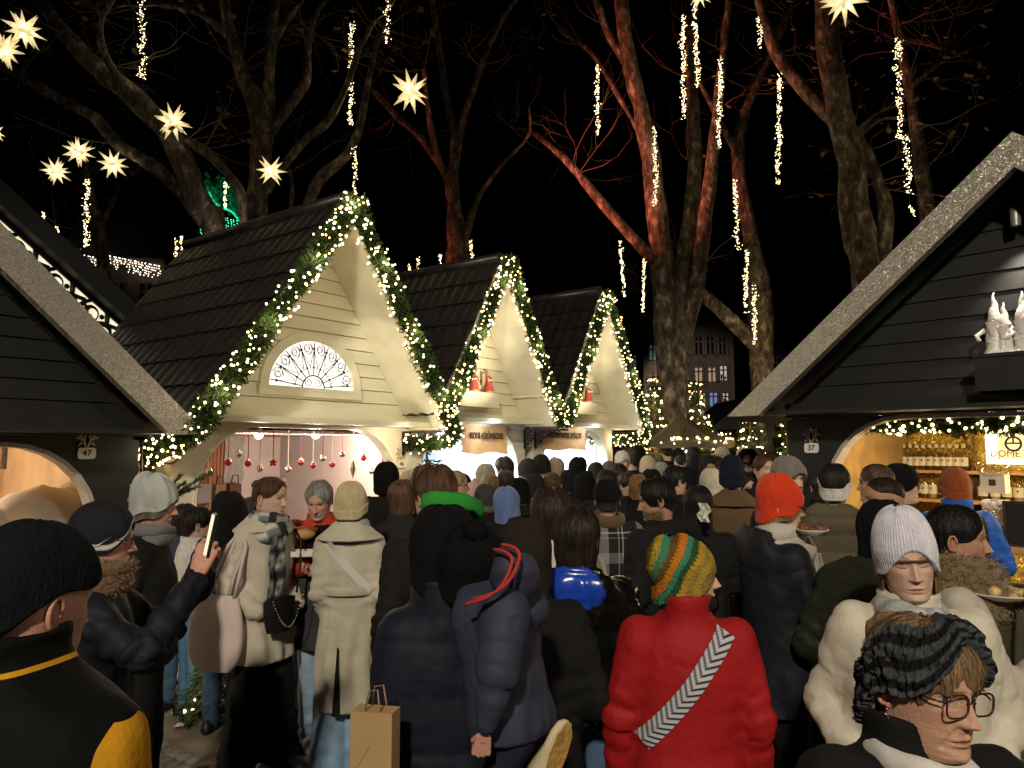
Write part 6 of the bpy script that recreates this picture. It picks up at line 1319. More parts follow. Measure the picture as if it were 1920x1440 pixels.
for i, (px, py, r_, lab) in enumerate(STARS):
    Y0_ = .25*FPX/r_; Y = min(Y0_, 10.0); p = at(px, py, Y); t = thing('star_lantern', lab, 'star lantern', p, 0, 'glowing paper star lanterns'); t.scale = (Y/Y0_,)*3; star_mesh(i+3).build('paper_star', PAPER, t)
    MB().tube([(0, 0, .05), (.01, 0, .6), (0, 0, 1.6)], .004, 5).build('cord', mat('cable', (.02, .02, .02), .7), t); lamp('POINT', (0, 0, 0), 2.6, (1, .89, .66), .03, name='star_light', parent=t)
# ---------------------------------------------------------------- parasol, fir trees and a far stall
def parasol():
    c = at(1290, 790, 12.3); t = thing('parasol', 'olive square parasol with lights round its edge in the back', 'parasol', (c.x, 12.3, 0)); m = mat('olive_canvas', (.10, .085, .05), .85, bump=.2, bscale=60); b = MB(); Z = at(1290, 826, 12.3).z; ap = Vector((-.15, 0, at(1262, 776, 12.3).z)); k = [Vector((.74*cos(a), .74*sin(a), Z)) for a in np.linspace(.4, 2*pi+.4, 9)[:-1]]
    for i in range(8):
        a_, c_ = k[i], k[(i+1) % 8]; rows = []
        for u in np.linspace(0, 1, 5): rows.append([(ap.lerp(a_.lerp(c_, v), u))-Vector((0, 0, .05*sin(u*pi)+.03*u*sin(v*pi))) for v in np.linspace(0, 1, 5)])
        b.grid(rows); b.grid([[p-Vector((0, 0, .10)) if False else p for p in rows[-1]], [p-Vector((0, 0, .10)) for p in rows[-1]]])
    b.build('canopy', m, t, True); MB().tube([(0, 0, 0), (0, 0, ap.z)], .03, 8).build('pole', mat('dark_wood', (.05, .03, .018), .5), t, True); r = MB()
    for q in k: r.bar((0, 0, ap.z-.08), q-Vector((0, 0, .02)), .014)
    r.build('ribs', mat('dark_wood', (.05, .03, .018), .5), t)
    g = random.Random(2); bulbs(t, [(k[i].lerp(k[(i+1) % 8], g.random()), Vector((1, 0, 0))) for i in range(8) for _ in range(9)], .05, Vector((0, 0, 0)), .017, g)
parasol()
def fir(label, px, pyt, pyb, wpx, Y, nb, seed, group='lit fir trees', lamp_p=3.0, br=.017, base_ground=True):
    r = random.Random(seed); a, c = at(px, pyt, Y), at(px, pyb, Y); H = a.z if base_ground else a.z-c.z; Wd = wpx*Y/FPX/2; z0 = 0 if base_ground else c.z; t = thing('fir_tree', label, 'fir tree', (a.x, Y, z0), 0, group); tr = MB(); nd = MB(); tr.tube([(0, 0, 0), (.02, 0, H*.5), (0, 0, H)], [.06, .045, .01], 8); ends = []
    nl = max(7, int(H*7))
    for i in range(nl):
        z = H*(.10+.88*i/nl); L = Wd*(1-.86*(i/nl))*r.uniform(.85, 1.1)
        for k in range(r.randint(6, 8)):
            an = r.uniform(0, 2*pi); e = Vector((L*cos(an), L*sin(an), z+r.uniform(-.12, .02)*L)); s0 = Vector((0, 0, z)); tr.tube([s0, s0.lerp(e, .5)+Vector((0, 0, .04)), e], [.012, .008, .003], 4, cap=False); ends += [(s0.lerp(e, f), (e-s0).normalized()) for f in (.5, .7, .85, 1, 1)]
            for q in range(int(L*75)+10):
                f = r.uniform(.15, 1); p = s0.lerp(e, f)+Vector((r.gauss(0, .04), r.gauss(0, .04), r.gauss(-.01, .03))); d = Vector((r.gauss(0, 1)+cos(an), r.gauss(0, 1)+sin(an), r.gauss(-.2, .5))).normalized()*r.uniform(.05, .10); w = d.orthogonal().normalized()*.010; nd.add([p-w, p+w, p+d], [(0, 1, 2)])
    tr.build('trunk', mat('twig_bark', (.10, .075, .055), .9), t); nd.build('needles', mat('fir_needles', (.022, .048, .016), .75, var=.45, vscale=14, spec=.2), t)
    bulbs(t, [r.choice(ends) for _ in range(nb)], .03, Vector((0, 0, 0)), br, r)
    for k in range(3): lamp('POINT', (r.uniform(-.3, .3)*Wd, -Wd*.55, H*(.35+.22*k)), lamp_p, (1, .72, .36), .15, name='fir_light', parent=t)
fir('lit fir tree squeezed between the farthest gable and the tall trunk', 1224, 690, 840, 100, 12.9, 150, 2, lamp_p=8)
fir('lit fir tree right of the tall trunk behind the parasol', 1303, 702, 840, 150, 15.0, 190, 3, lamp_p=10)
fir('low lit fir tree behind the crowd left of stall 37', 1405, 768, 850, 170, 12.0, 150, 5, lamp_p=8)
fir('dark fir tree with lights beside the post of stall 37', 1474, 768, 850, 110, 9.8, 100, 6, lamp_p=4, br=.014)
fir('small fir tree with pale lights at the foot of the ornament stall', 402, 1150, 1220, 100, 5.35, 26, 8, lamp_p=1.2, br=.012)
fir('small fir tree top standing before the kale stall', 800, 838, 930, 95, 7.6, 12, 9, lamp_p=.6, br=.012)
fir('fir tree with lights seen through the side arch of stall 37', 1565, 850, 960, 80, 8.6, 40, 10, lamp_p=2, br=.013)
garland('lit_garland', 'lit fir garland sagging below the parasol in the back', [at(1165, 822, 13.6), at(1215, 836, 13.8), at(1265, 842, 14), at(1320, 832, 14), at(1370, 818, 14)], .10, 2500, 90, 'garlands', 2.5, 3, 12, br=.018)
def far_stall(label, px0, px1, eavy, peaky, Y, colr):
    a, c = at(px0, eavy, Y), at(px1, eavy, Y); w = c.x-a.x; t = thing('market_stall', label, 'market stall', ((a.x+c.x)/2, Y, 0)); E = a.z; Pk = at(px0, peaky, Y).z; MB().prism([(-w/2, E), (w/2, E), (0, Pk)], -.3, 2.5).build('roof', BLACK, t); MB().box((0, 1.2, E/2), (w*.86, 2.2, E)).build('wall', mat('stall_board', colr, .7, bump=.2, bscale=12, var=.2, stretch=(8, 1, 1), vscale=2), t)
    MB().box((0, .06, E*.62), (w*.7, .06, E*.5)).build('opening', mat('dark_opening', (.01, .009, .008), .9), t)
far_stall('dark low stall roof behind the parasol at the right', 1325, 1470, 806, 745, 17.5, (.03, .025, .02))
far_stall('yellow boarded hut behind the white beanie woman', 1160, 1262, 838, 806, 14.4, (.42, .30, .12))
# ---------------------------------------------------------------- people
BLK = (.010, .010, .011); NAVY = (.012, .015, .028); CHAR = (.022, .022, .024)
def C(kind='plain', col=BLK, **k): return dict(kind=kind, col=col, **k)
def prop(name, label, cat, loc, rz=0): return thing(name, label, cat, loc, rz)
# --- foreground, left
def p1_mat():
    m = mat('two_colour_nylon', (.0045, .005, .0045), .75, bump=.2, bscale=90, var=.08, spec=.12, ridged=5); n = m.node_tree.nodes; l = m.node_tree.links; b = n['Principled BSDF']; tc = n.new('ShaderNodeTexCoord'); sp = n.new('ShaderNodeSeparateXYZ'); l.new(tc.outputs['Object'], sp.inputs[0])
    def op(o, a, c, c2=None):
        q = n.new('ShaderNodeMath'); q.operation = o; l.new(a, q.inputs[0])
        if isinstance(c, float): q.inputs[1].default_value = c
        else: l.new(c, q.inputs[1])
        if c2 is not None: q.inputs[2].default_value = c2
        return q.outputs[0]
    x, y, z = sp.outputs; zr = op('MULTIPLY_ADD', x, -.35, 1.545); right = op('MULTIPLY', op('GREATER_THAN', x, .232), op('LESS_THAN', z, zr)); left = op('MULTIPLY', op('LESS_THAN', x, .0), op('MULTIPLY', op('LESS_THAN', z, 1.485), op('LESS_THAN', y, -.03)))
    pip = op('MULTIPLY', op('LESS_THAN', op('ABSOLUTE', op('MULTIPLY_ADD', x, .12, -1.548), 0.0), 9.0), op('COMPARE', z, op('MULTIPLY_ADD', x, .12, 1.535), .004)); pip = op('MULTIPLY', pip, op('MULTIPLY', op('GREATER_THAN', x, .05), op('LESS_THAN', x, .13)))
    f = op('MINIMUM', op('ADD', op('ADD', right, left), pip), 1.0); mx = n.new('ShaderNodeMix'); mx.data_type = 'RGBA'; l.new(f, mx.inputs[0]); l.new(b.inputs['Base Color'].links[0].from_socket, mx.inputs[6]); mx.inputs[7].default_value = (.62, .30, .015, 1); l.new(mx.outputs[2], b.inputs['Base Color']); return m
x = person('man in black beanie and black jacket with mustard panels, nearest at the lower left', 26, 962, 1.3, 80, dict(mat=p1_mat(), hem=.48, collar='stand', bulk=1.1, ar=1.1, lift=.05), ('beanie', (.008, .009, .013), dict(cuff=False, ext=.05, f=.78, s=.60, b=.30, off=.06, rib=0)), None, dict(col=BLK), 'hang', (-10, 8, 0), dict(nose=1.1), 3, skin='pink', headfwd=.03)
def p2_paint(P, Z, PH):
    c = np.ones(P.shape)*np.array((.008, .009, .014)); r = P.shape[0]; t = np.arange(r)/(r-1); c[(t > .86) & (t < .93)] = (.55, .53, .48); return c.reshape(-1, 3)
x = person('man in dark beanie with white tick and stripe, glasses, photographing with a phone', 181, 932, 2.7, 20, C('nylon', (.008, .010, .017), hem=.42, collar='high', bulk=1.08, ar=.98, folds=1.2), ('beanie', (.008, .009, .014), dict(cuff=False, ext=.0, f=.74, s=.30, b=.05, off=.055, rib=0, paint=p2_paint, mat=mat('sport_knit', (1, 1, 1), .85, bump=.2, bscale=200, attr=True, var=.04))), None, dict(col=BLK, w=.10),
   [((-.175, 0, 1.40), (-.21, .22, 1.24), (-.03, .38, 1.46)), ((.175, 0, 1.40), (.27, .20, 1.25), (.12, .35, 1.47))], (0, 4, 0), dict(age=.8, nose=1.15, mouth=.3), 3, skin='pink', glasses=dict(r=.009, col=(.12, .06, .03)), scarf=dict(col=(.16, .10, .055), fab='fluffy', r=.85, dz=.015, name='fur_collar'), hands=[(1, 'grip', (-.1, .35, 1), (.9, -.4, 0), 1)])
def tick(ctx):
    b = MB(); pts = [(1.30, .475), (1.38, .455), (1.46, .47), (1.58, .52), (1.78, .60), (1.55, .50), (1.46, .452), (1.37, .43), (1.30, .45)]; pts = [(2.95-p, z-.02) for p, z in pts]; P = head_pt(np.array([z for _, z in pts]), np.array([p for p, _ in pts]), .088)
    n = len(pts); P = ctx['M'](P); b.add([tuple(p) for p in P], [(0, 1, n-2, n-1), (1, 2, n-3, n-2), (2, 3, 5, 6), (3, 4, 5)]); b.build('tick_mark', mat('white_stitch', (.7, .7, .7), .7), ctx['hat'])
tick(x)
[fur(x, o_, 5000, .018, (.22, .14, .07)) for o_ in list(x['root'].children) if o_.name.startswith('fur_collar')]
w = x['root'].location; p = at(396, 1003, 2.60); t = prop('smartphone', 'bright screened phone held up by the man in the tick beanie', 'phone', p, R(29)); bevel(MB().box((0, 0, 0), (.012, .072, .15), (0, R(10), 0)).build('phone_body', mat('phone_case', (.012, .012, .013), .3, spec=.6), t), .004); MB().box((-.0072, 0, 0), (.001, .064, .138), (0, R(10), 0)).build('phone_screen', glow('phone_screen', (1, .85, .6), .8), t)
person('man in pale grey beanie and black jacket looking right beside stall 47', 278, 881, 3.7, 12, C('plain', BLK, hem=.5, collar='stand', bulk=1.05), ('beanie', (.42, .44, .42), dict(cuff=False, ext=.07, f=.66, s=.34, b=.12, slouch=.10, rib=0, noise=.03, fab='jersey')), ('under', (.2, .17, .14)), dict(col=BLK), 'pocket', (0, 8, 0), dict(age=.5, nose=1.15, beard=.35), 3, skin='pink', scarf=dict(col=(.16, .16, .17), r=.7))
person('person in navy puffer jacket bending left of the slatted panel', 345, 944, 5.6, 75, C('nylon', (.035, .045, .085), hem=.52, quilt=.09, bulk=1.1, ar=1.1), None, ('bob', (.015, .011, .009)), dict(col=(.05, .09, .16)), lod=1)
person('dark haired person in white fleece jacket and blue jeans at left', 367, 950, 5.5, 40, C('fluffy', (.62, .62, .60), hem=.55, bulk=1.1, ar=1.15), None, ('short', (.012, .009, .008)), dict(col=(.07, .16, .30)), 'up', lod=2)
t = prop('handbag', 'brown leather handbag hanging beside the white fleece jacket', 'bag', at(408, 1142, 4.6), R(10)); b = MB(); b.ball((0, 0, 0), (.12, .05, .085), 16, 10); b.build('pouch', mat('brown_leather', (.20, .075, .03), .45, bump=.2, bscale=40), t, True); MB().tube([(-.09, 0, .05), (-.06, 0, .2), (0, 0, .3), (.06, 0, .2), (.09, 0, .05)], .008, 6).build('handle', mat('brown_leather', (.20, .075, .03), .45, bump=.2, bscale=40), t, True)
person('person in pointed black hood left of the beige coat woman', 430, 922, 5.2, 80, C('plain', BLK, hem=.5), ('hood', BLK, dict(ext=.10, slouch=.1)), None, dict(col=(.04, .07, .13)), lod=1)
person('person with dark grey cap head half hidden behind the beige coat woman', 468, 930, 5.7, 90, C('plain', CHAR, hem=.5), None, ('crop', (.03, .028, .026)), dict(col=(.03, .06, .11)), lod=1)
def check_scarf(u, v):
    a = int(u*14) % 4; b = int(v*8) % 4; k = [(.55, .54, .5), (.30, .31, .30), (.05, .06, .06), (.18, .19, .19)]; return k[(a+b) % 4] if a != 2 else (.03, .035, .035)
x = person('young woman with hair bun, checked scarf and short beige coat looking right', 502, 893, 4.6, -28, C('wool', (.56, .51, .42), hem=.375, collar='lapel', flare=.14, folds=.9, waist=.06, bulk=.93, ar=.95, sp=.86), None, ('tied', (.10, .050, .028), dict(bun=(0, -.40, .80), br=.14)), dict(col=(.014, .014, .015), kind='plain', w=.125, ankle=.95, stance=((-.10, .05), (.12, -.06)), shoe=1.2), 'pocket', (16, 3, 0), dict(lips=(.5, .2, .17), nose=.95, jaw=.93, brow=(.12, .06, .04)), 3, scarf=dict(colf=check_scarf, big=1, tails=[(.05, .07, .40, .12)]), skin='fair')
def tote(ctx):
    U = ctx['U']; b = MB(); rows = []
    for k in range(11):
        t_ = k/10; z = 1.08*U-.40*t_; w = .15+.06*sin(t_*2.6); d = .035+.05*sin(t_*pi*.75); rows.append([Vector((.255*U+d*cos(a)*.9+.03*t_, -.10+w*sin(a)*(1-.25*(k == 10)), z-.02*(k == 10))) for a in np.linspace(0, 2*pi, 20)[:-1]])
    b.grid(rows, 0, True); b.add(rows[-1], [tuple(range(19))]); v = np.array(b.v); v[:, :2] += (.016*vnoise(v*np.array([9, 9, 6]), 3))[:, None]; b.v = [tuple(q) for q in v]; t = thing('tote_bag', 'pale pink canvas tote bag on the shoulder of the beige coat woman', 'bag', ctx['root'].location, ctx['root'].rotation_euler.z); m = mat('canvas', (.60, .50, .47), .9, bump=.3, bscale=200, var=.06); b.build('pouch', m, t, True)
    s = MB(); 
    for dy in (-.02, .02): s.tube([(.265*U, -.16+dy, 1.07*U), (.262*U, -.10+dy, 1.2*U), (.235*U, -.04+dy, 1.36*U), (.19*U, 0, 1.455*U), (.215*U, .06, 1.36*U), (.255*U, .04+dy, 1.2*U), (.27*U, .02+dy, 1.07*U)], [.012]*7, 6)
    s.build('strap', m, t, True)
tote(x)
def crossbag(ctx):
    U = ctx['U']; t = thing('shoulder_bag', 'small black bag with silver chain before the beige coat', 'bag', ctx['root'].location, ctx['root'].rotation_euler.z); b = MB(); rows = []
    for k in range(8):
        q = k/7; z = 1.06*U-.20*q; w = .125*(1-.25*q*q); rows.append([Vector((.06+w*sin(a), .215+.035*(1-.5*abs(q-.5))*cos(a)-.03*abs(sin(a)), z-.02*sin(a)**2*(1-q))) for a in np.linspace(0, 2*pi, 18)[:-1]])
    b.grid(rows, 0, True); b.add(rows[0], [tuple(range(17))]); b.add(rows[-1], [tuple(range(17))]); b.build('pouch', mat('black_leather', (.010, .010, .010), .45, bump=.15, bscale=60), t, True)
    c = MB(); 
    for i in range(26):
        a = i/25; c.ball((.06-.12+.24*a, .265-.02*abs(a-.5), 1.05*U-.16*sin(a*pi)), (.007, .005, .007), 6, 4)
    c.build('chain', mat('steel_chain', (.6, .6, .6), .25, .95), t, True); on = [(-.17+.0*i, 0, 1) for i in range(1)]
    s = MB(); s.tube([(-.06, .20, 1.06*U), (-.10, .185, 1.2*U), (-.13, .16, 1.36*U), (-.15, .06, 1.47*U)], .007, 6); s.build('strap', mat('black_leather', (.010, .010, .010), .45, bump=.15, bscale=60), t, True)
crossbag(x)
x = person('grey haired man in orange red jacket looking down at his food', 604, 896, 5.0, 274, C('nylon', (.46, .045, .018), hem=.60, collar='stand', folds=1.2, ar=1.1, bulk=1.08), None, ('short', (.30, .29, .27), dict(sh=dict(off=.035))), dict(col=(.10, .13, .18), w=.10), [((-.175, 0, 1.40), (-.25, .02, 1.13), (-.05, .27, 1.17)), ((.175, 0, 1.40), (.25, .02, 1.13), (.06, .27, 1.20))], (-6, 22, 0), dict(age=.7, beard=.45, beardcol=(.4, .37, .34), nose=1.1, brow=(.12, .10, .09)), 3, skin='pink', hands=[(0, 'hold', (.6, .8, .1), (0, -.3, -1), -1), (1, 'grip', (-.6, .8, .1), (0, -.2, 1), 1)])
t = prop('bread_roll', 'bitten roll with sausage held by the orange jacket man', 'food', at(571, 1001, 4.70)); b = MB(); b.ball((0, 0, 0), (.07, .04, .035), 14, 8); b.build('bun', mat('bread_crust', (.42, .24, .09), .7, bump=.2, bscale=40, var=.25), t, True); b = MB(); b.tube([(-.08, 0, .025), (0, -.005, .035), (.08, 0, .025)], .014, 8); b.build('sausage', mat('sausage', (.28, .07, .03), .4), t, True)
t = prop('paper_tray', 'white paper tray in front of the orange jacket', 'tray', at(572, 1040, 4.68), .2); MB().box((0, 0, 0), (.17, .11, .012)).box((0, -.055, .012), (.17, .006, .03)).box((0, .055, .012), (.17, .006, .03)).build('tray_card', mat('white_card', (.7, .68, .62), .7), t)
person('child in black hood and dark grey coat with light jeans behind the long coat', 604, 987, 4.85, 95, C('wool', (.045, .047, .05), hem=.47, flare=.1), ('hood', BLK), None, dict(col=(.30, .42, .55), shoes='white', w=.10, stance=((-.09, .1), (.10, -.05)), shoe=1.25), lod=2, hs=.22)
x = person('woman seen from behind in long beige belted coat, cream beanie and white strap', 659, 898, 4.45, 97, C('wool', (.55, .51, .40), hem=.245, collar='lapel', flare=.05, bulk=.90, ar=.95, folds=.8), ('beanie', (.52, .44, .27), dict(ext=.07, f=.62, s=.36, b=.2, rib=44, cw=.22)), ('underlong', (.06, .035, .022)), dict(col=(.26, .40, .58), kind='denim', w=.125, ankle=.98, shoes='white', cuff=.035, stance=((-.11, 0), (.11, .02)), shoe=1.25), [((-.15, 0, 1.39), (-.175, -.06, 1.12), (-.15, .11, .97)), ((.15, 0, 1.39), (.175, -.06, 1.12), (.15, .11, .97))], (-8, 0, 0), None, 3, scarf=dict(col=(.34, .35, .35), r=.95))
U = x['U']; on_coat(x, [(-.125*U+.26*U*i/16, 1.43*U-.30*U*i/16-.01*sin(i/16*pi), -1) for i in range(17)], .045, 'bag_strap', mat('white_webbing', (.62, .60, .56), .8, var=.05), .010)
bl = MB(); loop_tube(bl, (0, .002, 1.135*U), .205*U*.93, .146*U*.96, .006, n=40, k=8, flat=4.6, amp=.05); bl.build('belt', fabric('wool', (.53, .49, .385)), x['root'], True)
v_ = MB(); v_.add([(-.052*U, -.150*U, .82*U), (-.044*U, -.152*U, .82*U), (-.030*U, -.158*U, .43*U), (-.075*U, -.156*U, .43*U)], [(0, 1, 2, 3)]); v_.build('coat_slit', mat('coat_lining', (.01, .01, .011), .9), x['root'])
person('tall man seen from behind in black beanie and black hooded coat by stall 46', 724, 862, 5.5, 85, C('plain', BLK, hem=.45, collar='hood', bulk=1.12), ('beanie', (.007, .007, .008), dict(ext=.05, s=.3, b=.1, cuff=False)), None, None, lod=2)
person('auburn haired woman turned right beside the tall man in black beanie', 754, 899, 5.25, 50, C('plain', CHAR), None, ('bob', (.10, .05, .028)), None, lod=1)
person('person with cream woolly hat behind the auburn haired woman', 769, 879, 6.4, 120, C('plain', CHAR), ('beanie', (.45, .36, .24)), None, None, lod=1)
person('person with short dark brown hair below the number 46', 790, 873, 6.3, 80, C('plain', BLK), None, ('short', (.06, .035, .022)), None, lod=1)
person('older man with thin blond hair and glasses before the kale stall', 851, 880, 6.1, 5, C('plain', CHAR), None, ('crop', (.35, .24, .12)), None, lod=1, glasses=dict(r=.008), skin='pink')
x = person('man with tousled brown hair, glasses and bright green hood lining', 815, 877, 3.45, 128, C('plain', BLK, hem=.45, collar='hood', bulk=1.1), None, ('short', (.10, .052, .028), dict(sh=dict(off=.085, noise=.06, ns=(7, 7, 3)))), None, lod=3, glasses={})
g = MB(); loop_tube(g, (.035, -.10, 1.598*x['U']), .145, .085, .015, (R(-14), R(13), 0), 40, 10, 2, .3, None, 2.4); g.build('hood_lining', mat('green_fleece', (.025, .27, .035), .9, bump=.3, bscale=150), x['root'], True)
# --- parent with child, bag
x = person('parent in black beanie and long dark navy quilted coat carrying a child', 832, 947, 2.28, 97, C('nylon', (.0085, .0105, .021), hem=.28, quilt=.15, qamp=.008, collar='high', bulk=.93, ar=1.0, flare=.02), ('beanie', (.006, .006, .007), dict(cuff=False, ext=.0, s=.22, b=.02, off=.12, rib=0)), None, dict(col=BLK), [((-.135, 0, 1.39), (-.165, -.02, 1.10), (-.14, .12, .84)), ((.165, 0, 1.40), (.24, .05, 1.12), (.12, .26, 1.06))], lod=3)
t = prop('paper_bag', 'brown kraft paper shopping bag with string handles beside the navy coat', 'bag', at(703, 1452, 2.02), R(-12)); H_ = .30; b = MB(); H_ = .165; b.box((0, 0, H_/2-.09), (.112, .06, H_+.18)); b.add([(-.057, -.0315, H_), (-.0, -.033, H_*.5), (-.057, -.0315, H_*.0)], [(0, 1, 2)]); b.build('bag_body', mat('kraft_paper', (.40, .26, .12), .8, bump=.4, bscale=6, var=.12, vscale=4), t)
MB().tube([(-.024, -.026, H_-.02), (-.012, -.02, H_+.05), (.012, -.02, H_+.055), (.024, -.026, H_-.02)], .0025, 6).tube([(-.024, .026, H_-.02), (-.012, .02, H_+.05), (.012, .02, H_+.055), (.024, .026, H_-.02)], .0025, 6).build('string_handle', mat('twisted_paper', (.35, .2, .1), .8), t, True)
def kid_hat(P, Z, PH):
    return (np.ones(P.shape)*np.array((.007, .007, .008))).reshape(-1, 3)
x = person('child in navy quilted jacket and black pompom hat carried on the arm', 985, 985, 2.12, 152, C('nylon', (.030, .036, .062), hem=.46, quilt=.085, qamp=.006, collar='stand', bulk=1.2, ar=1.5, cuffr=.050, folds=.5, lift=.05), ('beanie', (.007, .007, .008), dict(cuff=False, ext=.03, s=.12, b=-.06, off=.11, rib=0, slouch=0, fab='fluffy')), None, dict(col=(.015, .017, .033), pts=[((-.09, 0, .84), (-.10, .16, .56), (-.06, -.10, .40)), ((.09, 0, .84), (.22, .30, .70), (.30, .22, .35))]),
   [((-.20, -.0, 1.43), (-.31, -.02, 1.21), (-.335, .02, .99)), ((.11, .05, 1.40), (.12, .2, 1.32), (.05, .36, 1.32))], (18, -6, -8), None, 3, lean=(.02, .19), tall=1.02, hs=.205, hands=[(0, 'fist', (.1, .25, -1), (-.85, -.5, .1), -1)], skin='pink')
def kid(ctx):
    U = ctx['U']; r = ctx['root']; M = ctx['M']; g = MB()
    W_ = r.matrix_basis.inverted(); L_ = lambda px, py, Y: W_ @ at(px, py, Y)
    b = MB(); b.ball(L_(978, 1084, 2.07), (.058, .05, .07), 20, 14); b.ball(L_(955, 1076, 2.06), (.055, .055, .07), 20, 14); v = np.array(b.v); v += .008*vnoise(v*22, 4)[:, None]; b.v = [tuple(q) for q in v]; b.build('hood', fabric('nylon', (.030, .036, .062)), r, True)
    for dx, dy in ((0, 0), (-14, 9)):
        g.tube([Vector(q) for q in smooth_path([tuple(L_(x_+dx, y_+dy, Y_)) for x_, y_, Y_ in ((886, 1124, 1.95), (925, 1112, 1.93), (952, 1092, 1.94), (968, 1064, 1.96), (974, 1040, 1.97), (962, 1026, 1.99), (940, 1021, 2.02))], 4)], .0048, 7)
    g.build('hood_trim', mat('red_trim', (.38, .03, .025), .8, bump=.2, bscale=120), r, True)
    b = MB(); c = head_pt(np.array(.99), np.array(-1.8), .13); b.ball(Vector(c), .17, 16, 12); v = np.array(b.v); d = v-c; v = c+d*(1+.2*vnoise(v*24, 5)+.1*vnoise(v*60, 7))[:, None]; b.v = [tuple(p) for p in M(v)]; b.build('pompom', fabric('fluffy', (.007, .007, .008)), r, True)
    b = MB(); q = head_pt(np.array([.42, .40, .27, .18, .22, .34]), np.array([-2.55, -2.40, -2.34, -2.46, -2.60, -2.66]), .135, True); b.add([tuple(p) for p in M(q)], [tuple(range(6))]); b.build('white_patch', mat('white_badge', (.62, .52, .46), .8), r)
    on_coat(ctx, [(-.10+.012*i, .62*U+.011*i+.012*sin(i*.2), -1) for i in range(13)], .012, 'yellow_piping', mat('yellow_piping', (.5, .3, .03), .7), .006)
    R3 = W_.to_3x3(); yv = Vector((.36, .12, .92)).normalized(); zv = Vector((-.62, .74, .1)); zv = (zv-yv*zv.dot(yv)).normalized(); xv = yv.cross(zv); B_ = Matrix((xv, yv, zv)).transposed(); o_ = at(1036, 1442, 1.98)
    fx = lambda p: tuple(W_ @ (B_ @ Vector(p)+o_)); sh = shoe_mesh(1, .72, 0, 0); sh.v = [fx(p) for p in sh.v]; sh.build('shoe', mat('cream_shoe', (.55, .46, .30), .7), r, True)
    so = MB(); so.grid([[fx(Vector((x_*w_, y_, -.004))*.72) for x_ in (-1, 0, 1)] for y_, w_ in ((-.115, .02), (-.08, .038), (-.02, .038), (.05, .046), (.12, .04), (.165, .012))]); so.build('shoe_sole', mat('gum_sole', (.46, .27, .07), .6, bump=.6, bscale=60, var=.3, vscale=30), r)
kid(x)
# --- middle
person('person in dark brown hood and long black coat right of the carried child', 984, 966, 2.75, 85, C('plain', (.008, .008, .008), hem=.16, bulk=1.1, ar=1.0, flare=.06), ('beanie', (.022, .017, .014), dict(cuff=False, ext=.05, s=.10, b=-.10, off=.10, rib=0)), None, dict(col=BLK), lod=3)
person('woman with dark brown hair and white hood before the plaid jacket man', 1034, 917, 3.45, 88, C('plain', (.58, .55, .48), hem=.5, collar='hood'), None, ('bob', (.030, .018, .012), dict(sh=dict(off=.09, noise=.05))), None, lod=2)
def bluehood(v, arm, U):
    c = np.ones((len(v), 3))*.006; m = (v[:, 1] < -.09*U) & ((v[:, 0]/(.125*U))**2+((v[:, 2]-1.47*U+.25*v[:, 0])/(.085*U))**2 < 1); c[m] = (.012, .055, .42); return c
person('person with bright blue hood lying on a shiny black puffer jacket', 1080, 950, 3.0, 80, dict(paint=bluehood, mat=mat('shiny_two_colour', (1, 1, 1), .2, bump=.15, bscale=30, attr=True, spec=.6, var=.04), hem=.52, collar='hood', quilt=.11, bulk=1.06, ar=1.15), None, ('bob', (.022, .014, .010)), dict(col=(.08, .14, .24)), lod=3)
def plaid_mat():
    m = bpy.data.materials.new('plaid_flannel'); m.use_nodes = True; n = m.node_tree.nodes; l = m.node_tree.links; b = n['Principled BSDF']; b.inputs['Roughness'].default_value = .95; tc = n.new('ShaderNodeTexCoord'); sp = n.new('ShaderNodeSeparateXYZ'); l.new(tc.outputs['Object'], sp.inputs[0])
    def band(s, per, ph, wd):
        a = n.new('ShaderNodeMath'); a.operation = 'MULTIPLY_ADD'; a.inputs[1].default_value = 1/per; a.inputs[2].default_value = ph; l.new(s, a.inputs[0]); f = n.new('ShaderNodeMath'); f.operation = 'FRACT'; l.new(a.outputs[0], f.inputs[0]); c = n.new('ShaderNodeMath'); c.operation = 'LESS_THAN'; c.inputs[1].default_value = wd; l.new(f.outputs[0], c.inputs[0]); return c.outputs[0]
    def add(a, b_, k):
        x_ = n.new('ShaderNodeMath'); x_.operation = 'MULTIPLY_ADD'; x_.inputs[1].default_value = k; l.new(a, x_.inputs[0])
        if b_ is None: x_.inputs[2].default_value = .009
        else: l.new(b_, x_.inputs[2])
        return x_.outputs[0]
    v = None
    for s, per, ph, wd, k in ((0, .26, .30, .24, .15), (2, .30, .12, .22, .10), (0, .26, .72, .035, .22), (0, .26, .82, .03, .16), (2, .30, .50, .03, .20), (2, .30, .60, .02, .12)): v = add(band(sp.outputs[s], per, ph, wd), v, k)
    cb = n.new('ShaderNodeCombineColor'); [l.new(v, cb.inputs[i]) for i in range(3)]; l.new(cb.outputs[0], b.inputs['Base Color']); return m
x = person('man in black cap and black and grey plaid jacket with tan collar', 1138, 896, 5.0, 92, dict(mat=plaid_mat(), hem=.48, collar='none', bulk=1.1, ar=1.1, folds=.7), ('cap', (.008, .008, .009)), ('crop', (.02, .015, .012), dict(hl=brim(.6, .3, .16))), None, (('pocket')), (0, 6, 0), None, 3, skin='tan')
t = MB(); loop_tube(t, (0, -.012, 1.495*x['U']), .10, .10, .016, (R(6), 0, 0), 30, 8, 1, .1, None, 2.6); t.build('corduroy_collar', fabric('wool', (.13, .085, .05)), x['root'], True)
